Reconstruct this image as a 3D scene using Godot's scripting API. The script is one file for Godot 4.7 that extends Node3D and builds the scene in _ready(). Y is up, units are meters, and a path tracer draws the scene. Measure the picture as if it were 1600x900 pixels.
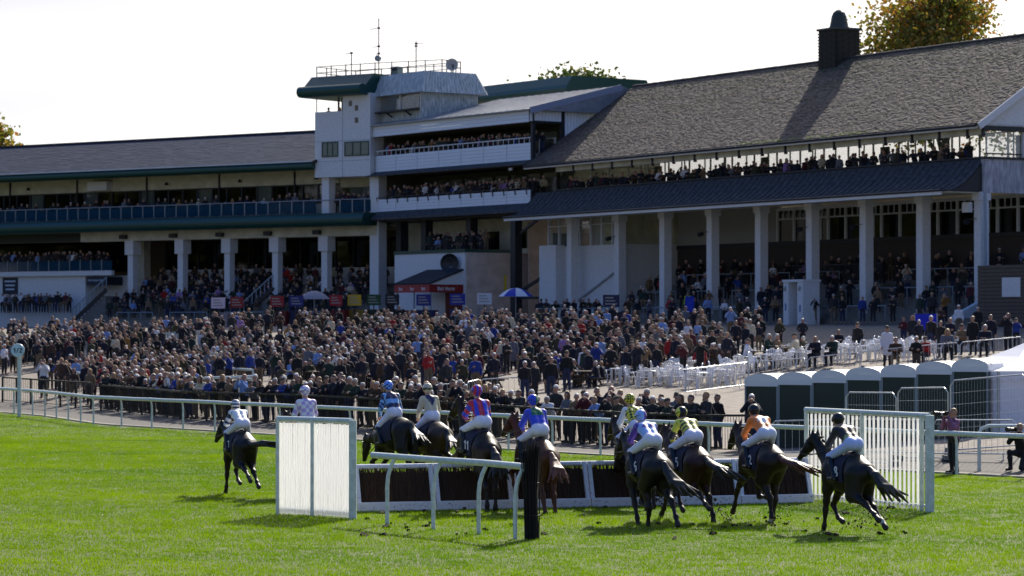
extends Node3D
# A race over hurdles in front of the grandstands. Camera at the origin, 4 m up, looking along -z.
const F := 4500.0
const EYE := 4.0
const TILT := 0.012222
const DRAFT := false
var rng := RandomNumberGenerator.new()
var taken := {}
var mats := {}
var noise_tex := {}

# ---------------------------------------------------------------- naming
func numbered(n: String) -> String:
	if not taken.has(n):
		taken[n] = 0
		return n
	taken[n] += 1
	return "%s_%03d" % [n, taken[n]]

func tag(o: Node, label := "", category := "", group := "", kind := "") -> void:
	if label: o.set_meta("label", label)
	if category: o.set_meta("category", category)
	if group: o.set_meta("group", group)
	if kind: o.set_meta("kind", kind)

func thing(called: String, label: String, category: String, at := Vector3.ZERO, turn := 0.0, group := "") -> Node3D:
	var o := Node3D.new()
	o.name = numbered(called)
	add_child(o)
	o.position = at
	o.rotation.y = turn
	tag(o, label, category, group)
	return o

func part(mesh: Mesh, called: String, m: Material, parent: Node) -> MeshInstance3D:
	var o := MeshInstance3D.new()
	o.name = called
	o.mesh = mesh
	o.material_override = m
	parent.add_child(o, true)
	return o

func put(mb: MB, called: String, m: Material, parent: Node) -> MeshInstance3D:
	return part(mb.mesh(), called, m, parent)

func single(mb: MB, called: String, m: Material, label: String, category: String, group := "", kind := "") -> MeshInstance3D:
	var o := put(mb, numbered(called), m, self)
	tag(o, label, category, group, kind)
	return o

func copy(o: Node3D, base: String, at: Vector3, turn := 0.0, label := "", group := "") -> Node3D:
	var c := o.duplicate() as Node3D
	c.name = numbered(base)
	add_child(c)
	c.position = at
	c.rotation = Vector3(0, turn, 0)
	if label: c.set_meta("label", label)
	if group: c.set_meta("group", group)
	return c

# ---------------------------------------------------------------- camera maths
func ray(px: float, py: float) -> Vector3:
	return Vector3(px - 800.0, 450.0 - py, -F).rotated(Vector3.RIGHT, TILT)

func at_depth(px: float, py: float, z: float) -> Vector3:
	var r := ray(px, py)
	return Vector3(0, EYE, 0) + r * (z / -r.z)

func to_px(p: Vector3) -> Vector2:
	var q := (p - Vector3(0, EYE, 0)).rotated(Vector3.RIGHT, -TILT)
	return Vector2(800.0 + q.x / -q.z * F, 450.0 - q.y / -q.z * F)

# the point of the ground (raised by up) that is seen at a pixel
func on_ground(px: float, py: float, up := 0.0) -> Vector3:
	var r := ray(px, py)
	r /= -r.z
	var lo := 40.0
	var hi := 40.0
	while hi < 330.0:
		hi += 1.5
		var p := Vector3(0, EYE, 0) + r * hi
		if p.y < ground_y(p.x, p.z) + up: break
		lo = hi
	for i in 12:
		var mid := (lo + hi) * 0.5
		var p := Vector3(0, EYE, 0) + r * mid
		if p.y < ground_y(p.x, p.z) + up: hi = mid
		else: lo = mid
	var q := Vector3(0, EYE, 0) + r * hi
	q.y = ground_y(q.x, q.z)
	return q

# ---------------------------------------------------------------- terrain: x, depth (-z), height
var knots: Array = []
const RAIL := [[34.0, 50.0], [22.0, 63.4], [12.35, 75.0], [2.0, 87.4], [-11.4, 106.5], [-16.4, 113.2], [-20.5, 124.0], [-23.2, 128.8], [-35.0, 147.0], [-56.0, 178.0], [-100.0, 240.0]]

func rail_d(x: float, dep: float) -> float:
	# signed distance behind the running rail
	var best := 1e9
	var sgn := 1.0
	var p := Vector2(x, dep)
	for i in RAIL.size() - 1:
		var a := Vector2(RAIL[i][0], RAIL[i][1])
		var b := Vector2(RAIL[i + 1][0], RAIL[i + 1][1])
		var q := Geometry2D.get_closest_point_to_segment(p, a, b)
		var dd := p.distance_to(q)
		if dd < best:
			best = dd
			sgn = signf((b - a).cross(p - a)) * -1.0
	if x > 34.0 and dep < 50.0: return x - 34.0
	return best * sgn

func ground_y(x: float, z: float) -> float:
	var dep := -z
	if dep < 40.0 and x < 30.0: return 0.0
	var d := rail_d(x, dep)
	if d < 1.0: return 0.0
	var sw := 0.0
	var sg := 0.0
	for k in knots:
		var dx: float = x - k[0]
		var dz: float = dep - k[1]
		var q := dx * dx + dz * dz + 90.0
		var w := 1.0 / (q * q)
		sw += w
		sg += w * float(k[2])
	return sg / sw * smoothstep(1.0, 6.0, d)

# ---------------------------------------------------------------- mesh builder
class MB:
	var v := PackedVector3Array()
	var n := PackedVector3Array()
	var c := PackedColorArray()
	var tint := Color.WHITE
	var use_c := false
	func tri(a: Vector3, b: Vector3, d: Vector3) -> void:
		var m := (d - a).cross(b - a).normalized()
		v.append(a); v.append(b); v.append(d)
		n.append(m); n.append(m); n.append(m)
		if use_c:
			c.append(tint); c.append(tint); c.append(tint)
	func quad(a: Vector3, b: Vector3, d: Vector3, e: Vector3) -> void:
		tri(a, b, d)
		tri(a, d, e)
	func stri(a: Vector3, b: Vector3, d: Vector3, na: Vector3, nb: Vector3, nd: Vector3) -> void:
		if (d - a).cross(b - a).dot(na + nb + nd) < 0.0:
			stri(a, d, b, na, nd, nb)
			return
		v.append(a); v.append(b); v.append(d)
		n.append(na); n.append(nb); n.append(nd)
		if use_c:
			c.append(tint); c.append(tint); c.append(tint)
	func box(at: Vector3, size: Vector3, b := Basis.IDENTITY) -> void:
		var h := size * 0.5
		var p: Array[Vector3] = []
		for i in 8:
			p.append(at + b * Vector3(h.x * (1 if i & 1 else -1), h.y * (1 if i & 2 else -1), h.z * (1 if i & 4 else -1)))
		quad(p[4], p[6], p[7], p[5])
		quad(p[1], p[3], p[2], p[0])
		quad(p[5], p[7], p[3], p[1])
		quad(p[0], p[2], p[6], p[4])
		quad(p[6], p[2], p[3], p[7])
		quad(p[0], p[4], p[5], p[1])
	# box given by its corners
	func span(a: Vector3, b: Vector3) -> void:
		box((a + b) * 0.5, (b - a).abs())
	# a bar of rectangular section between two points
	func bar(a: Vector3, b: Vector3, w: float, h: float) -> void:
		var x := (b - a).normalized()
		var y := Vector3.UP if absf(x.y) < 0.95 else Vector3.RIGHT
		var z := x.cross(y).normalized()
		y = z.cross(x).normalized()
		box((a + b) * 0.5, Vector3(a.distance_to(b), h, w), Basis(x, y, z))
	func tube(pts: Array, r, sides := 8, caps := true) -> void:
		var rings := []
		var norms := []
		var up := Vector3.ZERO
		for i in pts.size():
			var d: Vector3 = (pts[mini(i + 1, pts.size() - 1)] - pts[maxi(i - 1, 0)]).normalized()
			if up == Vector3.ZERO: up = Vector3.UP if absf(d.y) < 0.9 else Vector3.RIGHT
			var s := d.cross(up).normalized()
			up = s.cross(d).normalized()
			var rad: float = r[i] if r is Array else r
			var ring := []
			var nn := []
			for k in sides:
				var a := TAU * k / sides
				var o := s * cos(a) + up * sin(a)
				ring.append(pts[i] + o * rad)
				nn.append(o)
			rings.append(ring)
			norms.append(nn)
		for i in pts.size() - 1:
			for k in sides:
				var k2 := (k + 1) % sides
				stri(rings[i][k], rings[i + 1][k], rings[i + 1][k2], norms[i][k], norms[i + 1][k], norms[i + 1][k2])
				stri(rings[i][k], rings[i + 1][k2], rings[i][k2], norms[i][k], norms[i + 1][k2], norms[i][k2])
		if caps:
			for e in [0, pts.size() - 1]:
				var m: Vector3 = (pts[e] - pts[1 if e == 0 else e - 1]).normalized()
				for k in sides:
					stri(pts[e], rings[e][k], rings[e][(k + 1) % sides], m, m, m)
	# polygon in (z, y), pulled along x from x0 to x1
	func prism(poly: Array, x0: float, x1: float, caps := true) -> void:
		var m := poly.size()
		var area := 0.0
		for i in m:
			var a: Vector2 = poly[i]
			var b: Vector2 = poly[(i + 1) % m]
			area += a.x * b.y - b.x * a.y
		for i in m:
			var a: Vector2 = poly[i]
			var b: Vector2 = poly[(i + 1) % m]
			var nn := Vector3(0, -(b.x - a.x), b.y - a.y).normalized() * signf(area)
			var p := [Vector3(x0, a.y, a.x), Vector3(x1, a.y, a.x), Vector3(x1, b.y, b.x), Vector3(x0, b.y, b.x)]
			stri(p[0], p[1], p[2], nn, nn, nn)
			stri(p[0], p[2], p[3], nn, nn, nn)
		if caps:
			var pv := PackedVector2Array()
			for q in poly: pv.append(q)
			var t := Geometry2D.triangulate_polygon(pv)
			for e in [[x0, Vector3.LEFT], [x1, Vector3.RIGHT]]:
				for i in range(0, t.size(), 3):
					stri(Vector3(e[0], pv[t[i]].y, pv[t[i]].x), Vector3(e[0], pv[t[i + 1]].y, pv[t[i + 1]].x), Vector3(e[0], pv[t[i + 2]].y, pv[t[i + 2]].x), e[1], e[1], e[1])
	# profile (r, y) turned about the y axis through at
	func lathe(prof: Array, at: Vector3, sides := 16, b := Basis.IDENTITY) -> void:
		for i in prof.size() - 1:
			var a: Vector2 = prof[i]
			var d: Vector2 = prof[i + 1]
			var sl := Vector2(d.y - a.y, -(d.x - a.x)).normalized()
			for k in sides:
				var t0 := TAU * k / sides
				var t1 := TAU * (k + 1) / sides
				var e0 := Vector3(cos(t0), 0, sin(t0))
				var e1 := Vector3(cos(t1), 0, sin(t1))
				var n0 := b * (e0 * sl.x + Vector3(0, sl.y, 0))
				var n1 := b * (e1 * sl.x + Vector3(0, sl.y, 0))
				var p0 := at + b * (e0 * a.x + Vector3(0, a.y, 0))
				var p1 := at + b * (e1 * a.x + Vector3(0, a.y, 0))
				var p2 := at + b * (e1 * d.x + Vector3(0, d.y, 0))
				var p3 := at + b * (e0 * d.x + Vector3(0, d.y, 0))
				if a.x > 1e-5: stri(p0, p1, p2, n0, n1, n1)
				if d.x > 1e-5: stri(p0, p2, p3, n0, n1, n0)
	func mesh() -> ArrayMesh:
		var arr := []
		arr.resize(Mesh.ARRAY_MAX)
		arr[Mesh.ARRAY_VERTEX] = v
		arr[Mesh.ARRAY_NORMAL] = n
		if use_c: arr[Mesh.ARRAY_COLOR] = c
		var am := ArrayMesh.new()
		am.add_surface_from_arrays(Mesh.PRIMITIVE_TRIANGLES, arr)
		return am

func boxmesh(sx: float, sy: float, sz: float, bevel := 0.0) -> ArrayMesh:
	var mb := MB.new()
	if bevel <= 0.0:
		mb.box(Vector3.ZERO, Vector3(sx, sy, sz))
	else:
		var y := sy * 0.5
		var z := sz * 0.5
		var b := bevel
		mb.prism([Vector2(-z + b, -y), Vector2(z - b, -y), Vector2(z, -y + b), Vector2(z, y - b), Vector2(z - b, y), Vector2(-z + b, y), Vector2(-z, y - b), Vector2(-z, -y + b)], -sx * 0.5, sx * 0.5)
	return mb.mesh()

# ---------------------------------------------------------------- materials
func noise(key: String, freq: float, lo: Color, hi: Color, size := 512, oct := 4, cell := false) -> NoiseTexture2D:
	if noise_tex.has(key): return noise_tex[key]
	var f := FastNoiseLite.new()
	f.noise_type = FastNoiseLite.TYPE_CELLULAR if cell else FastNoiseLite.TYPE_SIMPLEX_SMOOTH
	f.seed = hash(key) % 1000
	f.frequency = freq
	f.fractal_octaves = oct
	var t := NoiseTexture2D.new()
	t.width = size
	t.height = size
	t.seamless = true
	t.noise = f
	var g := Gradient.new()
	g.set_color(0, lo)
	g.set_color(1, hi)
	t.color_ramp = g
	noise_tex[key] = t
	return t

func spots(key: String, freq: float, lo: Color, thr: float, size := 512) -> NoiseTexture2D:
	if noise_tex.has(key): return noise_tex[key]
	var t := noise(key, freq, lo, Color.WHITE, size, 5)
	t.color_ramp.set_offset(0, thr)
	t.color_ramp.set_offset(1, minf(thr + 0.12, 1.0))
	return t

# colour as seen in sRGB; opts: rough, metal, tex, scale, back, alpha, spec, bump, bscale
func mat(key: String, col := Color.WHITE, rough := 0.7, opts := {}) -> StandardMaterial3D:
	if mats.has(key): return mats[key]
	var m := StandardMaterial3D.new()
	m.albedo_color = col
	m.roughness = rough
	m.metallic = opts.get("metal", 0.0)
	m.metallic_specular = opts.get("spec", 0.5)
	m.cull_mode = BaseMaterial3D.CULL_DISABLED
	if opts.has("tex"):
		m.albedo_texture = opts.tex
		m.uv1_triplanar = true
		m.uv1_world_triplanar = opts.get("world", true)
		var s: float = opts.get("scale", 0.5)
		m.uv1_scale = opts.get("scale3", Vector3(s, s, s))
	if opts.has("bump"):
		m.heightmap_enabled = true
		m.heightmap_texture = opts.bump
		m.heightmap_scale = opts.get("bscale", 1.0)
		m.uv1_triplanar = true
		m.uv1_world_triplanar = true
		var s2: float = opts.get("scale", 0.5)
		m.uv1_scale = opts.get("scale3", Vector3(s2, s2, s2))
	if opts.has("back"):
		m.backlight_enabled = true
		m.backlight = opts.back
	if opts.has("alpha"):
		m.transparency = BaseMaterial3D.TRANSPARENCY_ALPHA
		m.albedo_color.a = opts.alpha
	if opts.get("vc", false):
		m.vertex_color_use_as_albedo = true
	if opts.has("rim"):
		m.rim_enabled = true
		m.rim = opts.rim
	if opts.has("coat"):
		m.clearcoat_enabled = true
		m.clearcoat = opts.coat
		m.clearcoat_roughness = 0.2
	mats[key] = m
	return m

func cloth(col: Color) -> StandardMaterial3D:
	return mat("cloth" + col.to_html(), col, 0.85, {"rim": 0.3})

# ---------------------------------------------------------------- smooth bodies: tapered bones -> surface nets
# bone: [a, b, ra, rb, class]
class Hide:
	var v := PackedVector3Array()
	var own := PackedInt32Array()
	var idx := PackedInt32Array()
	var nrm := PackedVector3Array()

func nets(into: Hide, bones: Array, cell: float, k: float) -> void:
	var lo := Vector3(1e9, 1e9, 1e9)
	var hi := -lo
	for b in bones:
		var r: float = maxf(b[2], b[3]) + cell * 3.0
		lo = lo.min(b[0] - Vector3.ONE * r).min(b[1] - Vector3.ONE * r)
		hi = hi.max(b[0] + Vector3.ONE * r).max(b[1] + Vector3.ONE * r)
	var nx := int((hi.x - lo.x) / cell) + 2
	var ny := int((hi.y - lo.y) / cell) + 2
	var nz := int((hi.z - lo.z) / cell) + 2
	var total := nx * ny * nz
	var f := PackedFloat32Array()
	f.resize(total)
	f.fill(9.0)
	var near := PackedFloat32Array()
	near.resize(total)
	near.fill(9.0)
	var who := PackedByteArray()
	who.resize(total)
	var sy := nx
	var sz := nx * ny
	for b in bones:
		var a: Vector3 = b[0]
		var e: Vector3 = b[1]
		var ra: float = b[2]
		var rb: float = b[3]
		var cls: int = b[4]
		var m := maxf(ra, rb) + maxf(k, cell * 2.0) + cell
		var l := (a.min(e) - Vector3.ONE * m - lo) / cell
		var h := (a.max(e) + Vector3.ONE * m - lo) / cell
		var x0 := maxi(0, int(l.x)); var x1 := mini(nx - 1, int(h.x) + 1)
		var y0 := maxi(0, int(l.y)); var y1 := mini(ny - 1, int(h.y) + 1)
		var z0 := maxi(0, int(l.z)); var z1 := mini(nz - 1, int(h.z) + 1)
		var ba := e - a
		var inv := 1.0 / maxf(ba.length_squared(), 1e-9)
		var dr := rb - ra
		for z in range(z0, z1 + 1):
			for y in range(y0, y1 + 1):
				var i := z * sz + y * sy + x0
				var p := Vector3(lo.x + x0 * cell, lo.y + y * cell, lo.z + z * cell) - a
				for x in range(x0, x1 + 1):
					var t := clampf(p.dot(ba) * inv, 0.0, 1.0)
					var d := (p - ba * t).length() - ra - dr * t
					var g := f[i]
					if d < near[i]:
						near[i] = d
						who[i] = cls
					var hh := k - absf(g - d)
					f[i] = minf(g, d) - (hh * hh / (4.0 * k) if hh > 0.0 else 0.0)
					p.x += cell
					i += 1
	var vid := {}
	var base := into.v.size()
	var lim := cell * 2.0
	for z in nz - 1:
		for y in ny - 1:
			var i := z * sz + y * sy
			for x in nx - 1:
				var c0 := f[i]
				if c0 > lim or c0 < -lim:
					i += 1
					continue
				var c1 := f[i + 1]; var c2 := f[i + sy]; var c3 := f[i + sy + 1]
				var c4 := f[i + sz]; var c5 := f[i + sz + 1]; var c6 := f[i + sz + sy]; var c7 := f[i + sz + sy + 1]
				var mask := int(c0 < 0) + int(c1 < 0) + int(c2 < 0) + int(c3 < 0) + int(c4 < 0) + int(c5 < 0) + int(c6 < 0) + int(c7 < 0)
				if mask == 0 or mask == 8:
					i += 1
					continue
				var s := Vector3.ZERO
				var cnt := 0.0
				if (c0 < 0) != (c1 < 0): s += Vector3(c0 / (c0 - c1), 0, 0); cnt += 1
				if (c2 < 0) != (c3 < 0): s += Vector3(c2 / (c2 - c3), 1, 0); cnt += 1
				if (c4 < 0) != (c5 < 0): s += Vector3(c4 / (c4 - c5), 0, 1); cnt += 1
				if (c6 < 0) != (c7 < 0): s += Vector3(c6 / (c6 - c7), 1, 1); cnt += 1
				if (c0 < 0) != (c2 < 0): s += Vector3(0, c0 / (c0 - c2), 0); cnt += 1
				if (c1 < 0) != (c3 < 0): s += Vector3(1, c1 / (c1 - c3), 0); cnt += 1
				if (c4 < 0) != (c6 < 0): s += Vector3(0, c4 / (c4 - c6), 1); cnt += 1
				if (c5 < 0) != (c7 < 0): s += Vector3(1, c5 / (c5 - c7), 1); cnt += 1
				if (c0 < 0) != (c4 < 0): s += Vector3(0, 0, c0 / (c0 - c4)); cnt += 1
				if (c1 < 0) != (c5 < 0): s += Vector3(1, 0, c1 / (c1 - c5)); cnt += 1
				if (c2 < 0) != (c6 < 0): s += Vector3(0, 1, c2 / (c2 - c6)); cnt += 1
				if (c3 < 0) != (c7 < 0): s += Vector3(1, 1, c3 / (c3 - c7)); cnt += 1
				vid[i] = into.v.size()
				into.v.append(lo + (Vector3(x, y, z) + s / cnt) * cell)
				into.own.append(who[i])
				into.nrm.append(Vector3.ZERO)
				i += 1
	for i in vid:
		var ins := f[i] < 0.0
		if ins != (f[i + 1] < 0.0): _quad(into, vid, i, i - sy, i - sy - sz, i - sz, ins)
		if ins != (f[i + sy] < 0.0): _quad(into, vid, i, i - sz, i - sz - 1, i - 1, ins)
		if ins != (f[i + sz] < 0.0): _quad(into, vid, i, i - 1, i - 1 - sy, i - sy, ins)

func _quad(s: Hide, vid: Dictionary, a: int, b: int, c: int, d: int, ins: bool) -> void:
	if not (vid.has(b) and vid.has(c) and vid.has(d)): return
	var q := [vid[a], vid[b], vid[c], vid[d]] if ins else [vid[a], vid[d], vid[c], vid[b]]
	for t in [[0, 2, 1], [0, 3, 2]]:
		var i0: int = q[t[0]]
		var i1: int = q[t[1]]
		var i2: int = q[t[2]]
		s.idx.append(i0); s.idx.append(i1); s.idx.append(i2)
		var n := (s.v[i2] - s.v[i0]).cross(s.v[i1] - s.v[i0])
		s.nrm[i0] += n; s.nrm[i1] += n; s.nrm[i2] += n

# the whole skin, coloured per class (or by paint)
func skin_mesh(s: Hide, cols: Dictionary, paint = null) -> ArrayMesh:
	var n := PackedVector3Array()
	var c := PackedColorArray()
	for i in s.v.size():
		n.append(s.nrm[i].normalized())
		c.append(paint.call(s.v[i], s.own[i]) if paint != null else cols.get(s.own[i], Color.WHITE))
	return _arrays(s.v, n, c, s.idx)

# clothing: the faces of some classes, let out by off
func shell(s: Hide, classes: Array, off: float, paint = null, half := Vector3.ZERO) -> ArrayMesh:
	var mapv := {}
	var v := PackedVector3Array()
	var n := PackedVector3Array()
	var c := PackedColorArray()
	var idx := PackedInt32Array()
	for t in range(0, s.idx.size(), 3):
		var hit := 0
		for j in 3:
			if s.own[s.idx[t + j]] in classes: hit += 1
		if hit < 2: continue
		if half != Vector3.ZERO and s.v[s.idx[t]].dot(half) < 0.0: continue
		for j in 3:
			var o := s.idx[t + j]
			if not mapv.has(o):
				mapv[o] = v.size()
				var nn := s.nrm[o].normalized()
				v.append(s.v[o] + nn * off)
				n.append(nn)
				c.append(paint.call(s.v[o], s.own[o]) if paint != null else Color.WHITE)
			idx.append(mapv[o])
	if idx.is_empty(): return null
	return _arrays(v, n, c, idx)

func _arrays(v: PackedVector3Array, n: PackedVector3Array, c: PackedColorArray, idx: PackedInt32Array) -> ArrayMesh:
	var arr := []
	arr.resize(Mesh.ARRAY_MAX)
	arr[Mesh.ARRAY_VERTEX] = v
	arr[Mesh.ARRAY_NORMAL] = n
	arr[Mesh.ARRAY_COLOR] = c
	arr[Mesh.ARRAY_INDEX] = idx
	var am := ArrayMesh.new()
	am.add_surface_from_arrays(Mesh.PRIMITIVE_TRIANGLES, arr)
	return am

# ---------------------------------------------------------------- people
# classes: 0 skin, 1 jacket, 2 trousers, 3 shoes, 4 eyes and brows, 5 lips
func hand_bones(w: Vector3, dir: Vector3, palm_n: Vector3, side: float, curl: float) -> Array:
	var d := dir.normalized()
	var nn := (palm_n - d * palm_n.dot(d)).normalized()
	var s := d.cross(nn) * side
	var out := [[w, w + d * 0.03, 0.026, 0.03, 0]]
	out.append([w + d * 0.03 + s * 0.022, w + d * 0.085 + s * 0.026, 0.018, 0.016, 0])
	out.append([w + d * 0.03 - s * 0.018, w + d * 0.082 - s * 0.024, 0.018, 0.015, 0])
	var lens := [0.07, 0.08, 0.075, 0.058]
	for i in 4:
		var base := w + d * 0.085 + s * (0.03 - 0.02 * i)
		var a1 := d.rotated(s * side, 0.0)
		var k1 := (d * cos(curl) + nn * sin(curl))
		var k2 := (d * cos(curl * 2.1) + nn * sin(curl * 2.1))
		var l: float = lens[i]
		var m := base + k1 * l * 0.5
		out.append([base - a1 * 0.02, m, 0.0095, 0.009, 0])
		out.append([m, m + k2 * l * 0.5, 0.009, 0.0075, 0])
	var tb := w + d * 0.025 + s * 0.026
	var tm := tb + (d * 0.6 + s * 0.75 + nn * 0.25).normalized() * 0.045
	out.append([tb, tm, 0.014, 0.011, 0])
	out.append([tm, tm + (d * 0.9 + s * 0.15 + nn * 0.4).normalized() * 0.035, 0.0105, 0.008, 0])
	return out

func head_bones(c: Vector3, b: Basis) -> Array:
	# c: centre of the skull; b: x to the side, y up, z to the front
	var o := []
	var at := func(x, y, z): return c + b * Vector3(x, y, z)
	o.append([at.call(0, 0.03, -0.015), at.call(0, 0.02, 0.01), 0.092, 0.085, 0])
	o.append([at.call(0, -0.02, 0.03), at.call(0, -0.075, 0.045), 0.068, 0.045, 0])
	o.append([at.call(0, -0.09, 0.065), at.call(0, -0.092, 0.07), 0.026, 0.022, 0])
	o.append([at.call(0, 0.0, 0.092), at.call(0, -0.032, 0.112), 0.011, 0.014, 0])
	for s in [-1.0, 1.0]:
		o.append([at.call(s * 0.09, 0.01, -0.005), at.call(s * 0.088, -0.035, 0.0), 0.018, 0.013, 0])
		o.append([at.call(s * 0.032, 0.0, 0.08), at.call(s * 0.036, 0.0, 0.079), 0.012, 0.011, 4])
		o.append([at.call(s * 0.02, 0.022, 0.088), at.call(s * 0.048, 0.022, 0.075), 0.008, 0.006, 4])
	o.append([at.call(-0.018, -0.06, 0.092), at.call(0.018, -0.06, 0.092), 0.007, 0.007, 5])
	return o

func hair_bones(c: Vector3, b: Basis, kind: int) -> Array:
	var o := []
	var at := func(x, y, z): return c + b * Vector3(x, y, z)
	if kind == 3: # flat cap
		o.append([at.call(0, 0.085, -0.03), at.call(0, 0.075, 0.03), 0.085, 0.075, 0])
		o.append([at.call(-0.05, 0.06, 0.09), at.call(0.05, 0.06, 0.09), 0.022, 0.022, 0])
		return o
	o.append([at.call(0, 0.052, -0.025), at.call(0, 0.05, -0.005), 0.091, 0.084, 0])
	o.append([at.call(0, 0.0, -0.045), at.call(0, -0.03, -0.045), 0.08, 0.06, 0])
	if kind == 1: # long
		for s in [-1.0, 1.0]:
			o.append([at.call(s * 0.065, 0.03, -0.02), at.call(s * 0.085, -0.17, -0.02), 0.05, 0.045, 0])
		o.append([at.call(0, -0.02, -0.06), at.call(0, -0.22, -0.07), 0.075, 0.06, 0])
	return o

# pose: joints as a dictionary -> Hide; every figure faces +z, soles at y = 0
func figure(j: Dictionary, cell: float, long_coat: bool, with_hands := true) -> Hide:
	var s := Hide.new()
	var b := []
	var pel: Vector3 = j.pelvis
	var che: Vector3 = j.chest
	var side: Vector3 = j.get("side", Vector3.RIGHT)
	var up := (che - pel).normalized()
	var w: float = j.get("wide", 1.0)
	for q in [-1.0, 1.0]:
		b.append([pel + side * q * 0.075 * w, pel.lerp(che, 0.5) + side * q * 0.07 * w, 0.112 * w, 0.1 * w, 1])
		b.append([pel.lerp(che, 0.5) + side * q * 0.07 * w, che + side * q * 0.085 * w, 0.1 * w, 0.105, 1])
		b.append([che + up * 0.085, j.shoulder[int(q > 0)], 0.085, 0.066, 1])
		b.append([pel - up * 0.03 + side * q * 0.06, pel + side * q * 0.07, 0.115, 0.115, 2])
	for i in 2:
		var sh: Vector3 = j.shoulder[i]
		var el: Vector3 = j.elbow[i]
		var wr: Vector3 = j.wrist[i]
		var arm: int = 6 if j.has("rider") else 1
		var calf: int = 3 if j.has("rider") else 2
		b.append([sh, el, 0.066, 0.052, arm])
		b.append([el, wr, 0.051, 0.038, arm])
		var hp: Vector3 = j.hip[i]
		var kn: Vector3 = j.knee[i]
		var an: Vector3 = j.ankle[i]
		b.append([hp, kn, 0.096, 0.066, 2])
		b.append([kn, kn.lerp(an, 0.4), 0.063, 0.062, calf])
		b.append([kn.lerp(an, 0.4), an + (kn - an).normalized() * 0.03, 0.062, 0.048, calf])
		var toe: Vector3 = j.toe[i]
		b.append([an, an - (toe - an).normalized() * 0.03 + Vector3(0, -0.035, 0), 0.045, 0.042, 3])
		b.append([an + Vector3(0, -0.045, 0), toe, 0.042, 0.036, 3])
	if long_coat:
		for q in [-1.0, 1.0]:
			b.append([pel + side * q * 0.06, pel + side * q * 0.07 - up * 0.36, 0.125, 0.13, 1])
	var hc: Vector3 = j.head
	b.append([che + up * 0.12, hc - j.hb.y * 0.05, 0.068, 0.056, 0])
	nets(s, b, cell, j.get("blend", 0.032))
	nets(s, head_bones(hc, j.hb), 0.0125, 0.018)
	if with_hands:
		for i in 2:
			var wd: Vector3 = j.wrist[i] - j.elbow[i]
			nets(s, hand_bones(j.wrist[i] + wd.normalized() * 0.01, j.get("hand_dir", [wd, wd])[i], j.get("palm", [Vector3.BACK, Vector3.BACK])[i], -1.0 if i == 0 else 1.0, j.get("curl", 0.5)), 0.0095, 0.01)
	return s

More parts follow.
